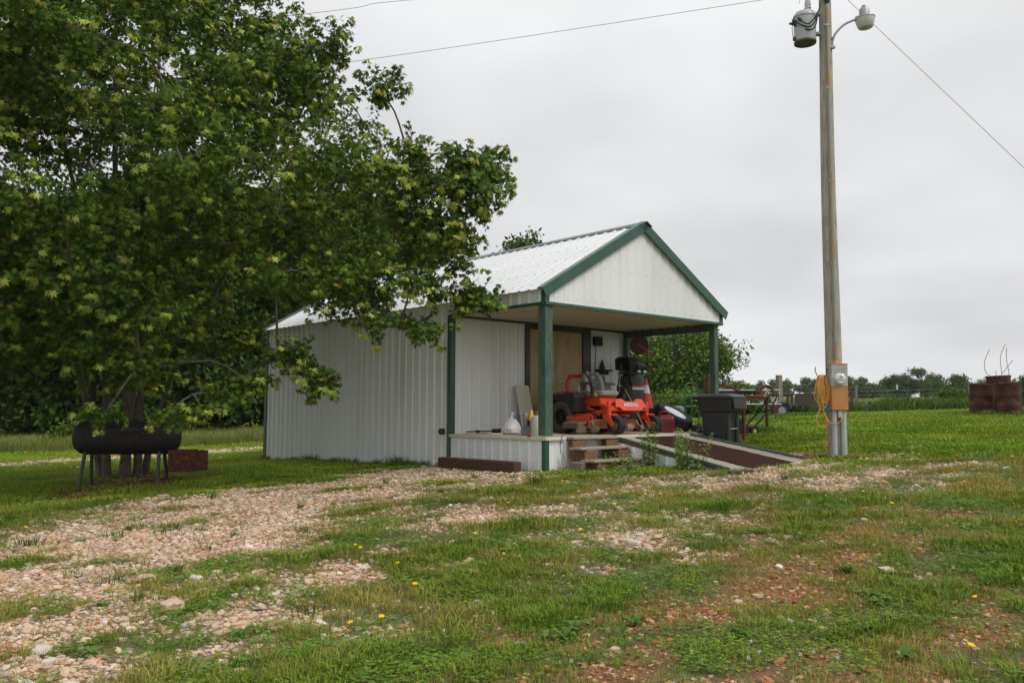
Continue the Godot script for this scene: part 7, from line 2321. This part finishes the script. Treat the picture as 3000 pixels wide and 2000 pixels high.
func make_trees() -> void:
	clumps = [leaf_clump(1, 26, 0.2, Color(0.045, 0.085, 0.018), Color(0.095, 0.15, 0.03)), leaf_clump(2, 22, 0.24, Color(0.06, 0.11, 0.022), Color(0.12, 0.19, 0.04)), leaf_clump(3, 30, 0.28, Color(0.06, 0.1, 0.03), Color(0.11, 0.16, 0.045))]
	# the woods on the left
	var i := 0
	for q in by_view([[-29.0, -38.0, 11.0, 4.6], [-25.0, -35.5, 9.0, 4.0], [-22.0, -40.0, 12.0, 4.4], [-19.5, -36.5, 9.5, 4.0], [-16.0, -39.0, 11.5, 4.2], [-13.5, -36.5, 8.5, 3.6], [-11.0, -40.0, 12.0, 4.0], [-8.6, -37.5, 10.0, 3.6], [-6.0, -41.0, 11.0, 3.6], [-33.0, -42.0, 13.0, 5.0], [-14.5, -44.0, 13.0, 4.6], [-20.5, -46.0, 13.5, 5.0]]):
		tree("wood_tree", (["dense dark tree in the woods behind the maple, ", "tall leafy tree in the woods behind the maple, "][i % 2]) + PLACES[i], q[0], q[1], q[2], 0.5, q[3], 1500, 0, 1.25, Color(0.75, 0.8, 0.8) if i % 2 else Color(0.9, 0.95, 0.85), "trees of the left woods")
		i += 1
	i = 0
	for q in by_view([[-21.8, -32.6, 1.2, 1.0], [-17.0, -32.6, 1.1, 1.0], [-13.0, -32.8, 1.0, 0.9], [-8.6, -33.0, 1.1, 1.0], [-25.5, -33.0, 1.5, 1.3]]):
		tree("wood_bush", "pale green bush at the edge of the woods, " + PLACES[i], q[0], q[1], q[2], 0.1, q[3], 200, 1, 0.6, Color(1.15, 1.1, 0.95), "bushes along the left woods")
		i += 1
	tree("roof_tree", "tree crown showing just above the shed's metal roof", -0.9, -47.0, 10.7, 5.0, 2.2, 420, 1, 0.9, Color(0.75, 0.75, 0.75), "")
	tree("yard_tree", "round spreading tree standing beyond the porch's right side", 10.2, -50.0, 5.7, 1.1, 3.45, 1250, 0, 0.85, Color(1.6, 1.5, 1.1), "", 0.9)
	i = 0
	for q in by_view([[6.6, -38.0, 1.3, 1.2], [8.6, -37.0, 1.3, 1.2], [9.8, -36.0, 0.9, 1.0], [7.75, -27.2, 0.95, 0.5], [7.2, -27.6, 0.8, 0.5], [6.4, -28.5, 0.8, 0.6], [7.6, -33.5, 0.8, 0.8]]):
		tree("yard_bush", "pale green bush beyond the porch and table, " + PLACES[i], q[0], q[1], q[2], 0.05, q[3], 260, 1, 0.5, Color(1.35, 1.3, 1.0), "bushes behind the porch")
		i += 1
	# hedgerow and far trees beyond the field
	i = 0
	for q in by_view([[57.5, -125.0, 3.2, 2.4], [60.3, -124.0, 4.2, 3.2], [64.0, -126.0, 3.8, 3.2], [67.2, -125.0, 2.8, 2.4], [54.0, -126.0, 2.4, 1.8], [51.0, -124.0, 2.0, 1.6], [79.0, -130.0, 2.2, 2.2]]):
		tree("hedge_tree", "rounded green tree in the clump across the field, " + PLACES[i], q[0], q[1], q[2], 0.1, q[3], 380, 2, 0.75, Color(1.05, 1.1, 0.95), "tree clump across the field")
		i += 1
	i = 0
	for q in by_view([[62.0, -225.0, 5.5, 4.5], [68.0, -222.0, 6.0, 4.2], [74.0, -228.0, 6.2, 2.6], [79.5, -225.0, 6.5, 3.2], [84.0, -226.0, 7.0, 2.6], [89.5, -226.0, 8.0, 3.0], [94.0, -225.0, 6.8, 3.2], [100.0, -224.0, 7.2, 3.6], [105.0, -226.0, 7.0, 3.6], [56.0, -226.0, 6.0, 4.2], [50.0, -225.0, 6.4, 4.6], [116.0, -226.0, 6.0, 4.0], [124.0, -224.0, 7.0, 5.0], [131.0, -226.0, 5.5, 4.4], [140.0, -225.0, 6.5, 5.0], [43.0, -227.0, 6.0, 4.5]]):
		tree("far_tree", "small hazy tree on the distant skyline, " + PLACES[i], q[0], q[1], q[2] * 0.68, -0.4, q[3] * 1.3, 230, 2, 1.35, Color(0.95, 1.0, 0.95), "trees along the distant skyline")
		i += 1
	i = 0
	for q in by_view([[28.3, -46.5, 2.0, 0.9], [29.6, -46.3, 2.3, 1.0], [31.5, -47.0, 2.6, 1.3], [25.3, -47.5, 1.5, 0.8]]):
		tree("fence_bush", "leafy bush by the fence behind the barrels, " + PLACES[i], q[0], q[1], q[2], 0.1, q[3], 200, 1, 0.5, Color(1.0, 1.0, 0.85), "bushes behind the barrels")
		i += 1


func make_small_plants() -> void:
	var s: SurfaceTool
	# tall grass and weeds along the field edges
	var tall := blades(11, 34, 0.25, 0.62, 0.22, 0.006, 0.45, Color(0.17, 0.24, 0.05), Color(0.32, 0.34, 0.11))
	var weed := blades(12, 30, 0.2, 0.5, 0.25, 0.016, 0.7, Color(0.09, 0.16, 0.03), Color(0.2, 0.28, 0.065))
	var a := []
	var at := []
	var b := []
	var bt := []
	for i in 5200:
		var x := rng.randf_range(-34.0, -1.0)
		var z := -30.4 - 0.09 * (x + 17.0) - rng.randf() * 4.5
		if built_on(x, z, 0.5):
			continue
		a.append(Transform3D(tilt().scaled(Vector3.ONE * rng.randf_range(0.7, 1.25)), Vector3(x, land(x, z), z)))
		var q := rng.randf_range(0.8, 1.2)
		at.append(Color(q, q, q))
	for i in 9000:
		var x := rng.randf_range(2.0, 46.0)
		var z := rng.randf_range(-78.0, -49.0)
		a.append(Transform3D(tilt().scaled(Vector3(2.0, rng.randf_range(1.0, 1.5), 2.0)), Vector3(x, land(x, z), z)))
		var q := rng.randf_range(0.8, 1.2)
		at.append(Color(q, q, q))
	for i in 4200:
		var x := rng.randf_range(5.0, 44.0)
		var edge := -44.2 - 0.11 * (x - 14.0)
		var z := edge - rng.randf() * 4.0
		b.append(Transform3D(tilt().scaled(Vector3.ONE * lerpf(0.5, 1.9, pow(rng.randf(), 1.6)) * (1.0 + 0.5 * patch.get_noise_2d(x * 0.8, z * 0.8))), Vector3(x, land(x, z), z)))
		var q := rng.randf_range(0.7, 1.25)
		bt.append(Color(q, q, q))
	for q in [[16.5, -41.6, 3.0], [7.2, -26.0, 1.6], [8.6, -25.6, 1.2], [5.4, -18.5, 0.6], [12.6, -21.4, 0.9], [6.0, -23.0, 1.2]]:
		for i in 130:
			var x: float = q[0] + rng.randfn() * q[2] * 0.5
			var z: float = q[1] + rng.randfn() * 0.35
			b.append(Transform3D(tilt().scaled(Vector3.ONE * rng.randf_range(0.15, 0.4)), Vector3(x, land(x, z), z)))
			bt.append(Color(1, 1, 1))
	for i in 90:                                                        # along the foot of the shed wall
		var p := HX * Vector3(-0.04 - rng.randf() * 0.12, 0, -LONG + rng.randf() * 6.8)
		b.append(Transform3D(tilt().scaled(Vector3.ONE * rng.randf_range(0.12, 0.3) * (1.0 if rng.randf() < 0.88 else 2.2)), Vector3(p.x, land(p.x, p.z), p.z)))
		bt.append(Color(0.9, 0.95, 0.9))
	tag(scatter("tall_grass", tall, M.grass_blade, a, at), "tall seeding grass in the strips and field beyond the lawns", "grass", "", "stuff")
	tag(scatter("weeds", weed, M.grass_blade, b, bt), "rank green weeds along the fence, trailer and walls", "weeds", "", "stuff")
	# tufts on the gravel
	var tuft := [blades(21, 70, 0.06, 0.2, 0.06, 0.0032, 0.9, Color(0.04, 0.085, 0.02), Color(0.085, 0.14, 0.035)), blades(22, 90, 0.03, 0.12, 0.1, 0.003, 0.9, Color(0.055, 0.11, 0.02), Color(0.11, 0.18, 0.035))]
	for i in TUFTS.size():
		var q: Array = TUFTS[i]
		var o := MeshInstance3D.new()
		o.mesh = tuft[i % 2]
		o.material_override = M.grass_blade
		place(o, "grass_tuft")
		o.transform = yard(q[0], q[1], rng.randf() * TAU)
		o.scale = Vector3.ONE * clampf(float(q[2]) * 5.0, 0.6, 1.5)
		tag(o, "dark green tuft of grass growing in the gravel", "grass tuft", "grass tufts in the gravel")
	# broad leaved weeds
	for i in BROADLEAF.size():
		var q: Array = BROADLEAF[i]
		var o := thing("broadleaf_weed", "low broad leaved weed in the thin lawn", "weed", yard(q[0], q[1], rng.randf() * TAU), "broad leaved weeds in the lawn")
		for k in 7:
			s = tool()
			s.set_color(Color(0.07, 0.14, 0.03).lerp(Color(0.13, 0.21, 0.045), rng.randf()))
			X = Transform3D(Basis(Vector3.UP, TAU * k / 7.0 + rng.randf() * 0.4), Vector3.ZERO)
			var len := rng.randf_range(0.045, 0.1)
			var w := len * rng.randf_range(0.18, 0.3)
			var lift := rng.randf_range(0.3, 0.9)
			var last := [Vector3(0.0, 0.0, 0.004), Vector3(0, 0, -0.004)]
			s.set_smooth_group(0)
			for j in range(1, 6):
				var t := j / 5.0
				var c := Vector3(len * t, len * lift * sin(t * 2.2) * 0.8, 0)
				var ww: float = w * [0, 0.5, 0.9, 1.0, 0.7, 0.02][j]
				var next := [c + Vector3(0, 0.004, ww), c + Vector3(0, 0.004, -ww)]
				for v in [last[0], next[0], last[1], last[1], next[0], next[1]]:
					s.add_vertex(X * v)
				last = next
			put("leaf", s, M.grass_blade, o)
	# tall leafy weeds by the ramp
	var sides := ["bushy leafy weed with upright stems against the ramp skirting", "leafy weed with upright stems between the steps and the ramp", "low leafy weed growing through the foot of the steps"]
	var n := 0
	for q in [[1.28, 1.75, 0.62, 22, 0.24], [1.3, 1.0, 0.7, 12, 0.13], [0.75, 0.95, 0.3, 14, 0.26]]:
		var w := HX * Vector3(q[0], 0, q[1])
		var o := thing("leafy_weed", sides[n], "weed", yard(w.x, w.z), "leafy weeds by the ramp")
		n += 1
		for k in q[3]:
			var f := Vector3(rng.randfn(), 0, rng.randfn()) * float(q[4]) * 0.45
			var h: float = q[2] * rng.randf_range(0.6, 1.05)
			var tip := f * 1.8 + Vector3(rng.randfn() * 0.03, h, rng.randfn() * 0.03)
			s = tool()
			s.set_color(Color(0.1, 0.16, 0.045))
			tube(s, [f, f.lerp(tip, 0.5) + f * 0.2, tip], [0.005, 0.004, 0.002], 5, false)
			var m := int(h * 60.0)
			for j in m:
				var t := (j + 1.0) / m
				var c := f.lerp(tip, t)
				var ang: float = j * 2.4 + k
				var out := Vector3(cos(ang), rng.randf_range(0.0, 0.6), sin(ang)).normalized()
				var len := rng.randf_range(0.08, 0.14) * (1.1 - 0.5 * t)
				var sd := out.cross(Vector3.UP).normalized() * len * 0.2
				s.set_color(Color(0.15, 0.25, 0.055).lerp(Color(0.28, 0.42, 0.11), rng.randf() * 0.6 + t * 0.4))
				s.set_smooth_group(-1)
				for v in [c, c + out * len * 0.5 + sd, c + out * len * 0.5 - sd, c + out * len * 0.5 - sd, c + out * len * 0.5 + sd, c + out * len - Vector3(0, len * 0.25, 0)]:
					s.add_vertex(v)
			put("stem", s, M.grass_blade, o)
	# dandelions
	s = tool()
	s.set_color(Color(0.78, 0.48, 0.01))
	for i in 26:
		var ang: float = i * 2.4
		var rr := 0.019 * sqrt(i / 26.0 + 0.05)
		var d := Vector3(cos(ang), 0, sin(ang))
		var g := Vector3(-d.z, 0, d.x) * 0.004
		s.set_color(Color(0.8, 0.5, 0.012).lerp(Color(0.85, 0.6, 0.03), fmod(i * 0.37, 1.0)))
		for v in [d * rr * 0.4 + Vector3(0, 0.006, 0), d * (rr + 0.006) + g + Vector3(0, 0.008 - rr * 0.3, 0), d * (rr + 0.006) - g + Vector3(0, 0.008 - rr * 0.3, 0)]:
			s.add_vertex(v)
	lathe(s, [Vector2(0.0, -0.008), Vector2(0.007, -0.004), Vector2(0.013, 0.003), Vector2(0.0, 0.009)], 9)
	s.generate_normals()
	var head := s.commit()
	s = tool()
	s.set_color(Color(0.12, 0.16, 0.05))
	tube(s, [Vector3(0, -0.01, 0), Vector3(0.004, 0.045, 0), Vector3(0, 0.085, 0.003)], 0.002, 5, false)
	s.generate_normals()
	var stalk := s.commit()
	for q in DANDELIONS:
		if built_on(q[0], q[1]):
			continue
		var o := thing("dandelion", "yellow dandelion flower standing in the thin grass", "flower", yard(q[0], q[1], rng.randf() * TAU), "dandelions in the grass")
		o.scale = Vector3.ONE * rng.randf_range(0.65, 1.0)
		for e in [["flower_head", head, 0.085, M.petal], ["stalk", stalk, 0.0, M.grass_blade]]:
			var m := MeshInstance3D.new()
			m.mesh = e[1]
			m.material_override = e[3]
			m.position = Vector3(0, e[2], 0.003 if e[2] > 0.0 else 0.0)
			if e[2] > 0.0:
				m.rotation = Vector3(0.35, 0, 0.1)
			place(m, e[0], o)
	# white clover blossoms
	var bl := leaf_clump(9, 30, 0.35, Color(0.6, 0.55, 0.5), Color(0.75, 0.72, 0.68))
	var cl := []
	for i in 420:
		var z := -rng.randf_range(4.0, 22.0)
		var x := rng.randf_range(-0.62, 0.72) * -z
		if built_on(x, z) or look(gravel_at, x, z) > 0.2 or patch.get_noise_2d(x * 1.4 + 5.0, z * 1.4) < -0.02:
			continue
		cl.append(Transform3D(tilt().scaled(Vector3.ONE * 0.02), Vector3(x, land(x, z) + 0.055, z)))
	tag(scatter("clover_blossoms", bl, M.petal, cl, []), "tiny white clover blossoms dotted through the lawn", "clover", "", "stuff")
	# single rocks
	var shapes := []
	for k in 5:
		shapes.append([rock(30 + k, [0.6, 0.5, 0.7, 0.45, 0.65][k], Color(0.62, 0.45, 0.32), 0.22), rock(40 + k, [0.6, 0.5, 0.7, 0.45, 0.65][k], Color(0.66, 0.58, 0.5), 0.22), rock(50 + k, 0.55, Color(0.4, 0.2, 0.11), 0.22)])
	for i in ROCKS.size():
		var q: Array = ROCKS[i]
		var o := MeshInstance3D.new()
		var kind := 2 if i == 18 else (1 if i % 4 == 2 else 0)
		o.mesh = shapes[i % 5][kind]
		o.material_override = M.gravel_stone
		place(o, ["tan_rock", "pale_rock", "red_rock"][kind])
		var sc := clampf(float(q[2]) * 1.15, 0.05, 0.24)
		o.transform = yard(q[0], q[1], rng.randf() * TAU, sc * 0.1)
		o.scale = Vector3(sc, sc * 0.85, sc * rng.randf_range(0.65, 0.9))
		tag(o, ["tan rock larger than the gravel around it", "pale whitish rock larger than the gravel around it", "reddish brown rock lying at the end of the landscape timber"][kind], "rock", ["tan rocks in the yard", "pale rocks in the yard", ""][kind])
	# dead leaves under the maple
	var litter := leaf_clump(15, 12, 0.55, Color(0.12, 0.05, 0.025), Color(0.32, 0.17, 0.09))
	var ll := []
	var lt := []
	for i in 1500:
		var x := rng.randf_range(-9.5, -5.5)
		var z := rng.randf_range(-19.0, -12.8)
		if rng.randf() > look(litter_at, x, z):
			continue
		ll.append(Transform3D(tilt().scaled(Vector3(0.13, 0.06, 0.13)), Vector3(x, land(x, z) + 0.02, z)))
		var bb := rng.randf_range(0.6, 1.3)
		lt.append(Color(bb, bb, bb))
	tag(scatter("leaf_litter", litter, M.litter_leaf, ll, lt), "brown dead leaves scattered around the maple trunks", "leaf litter", "", "stuff")
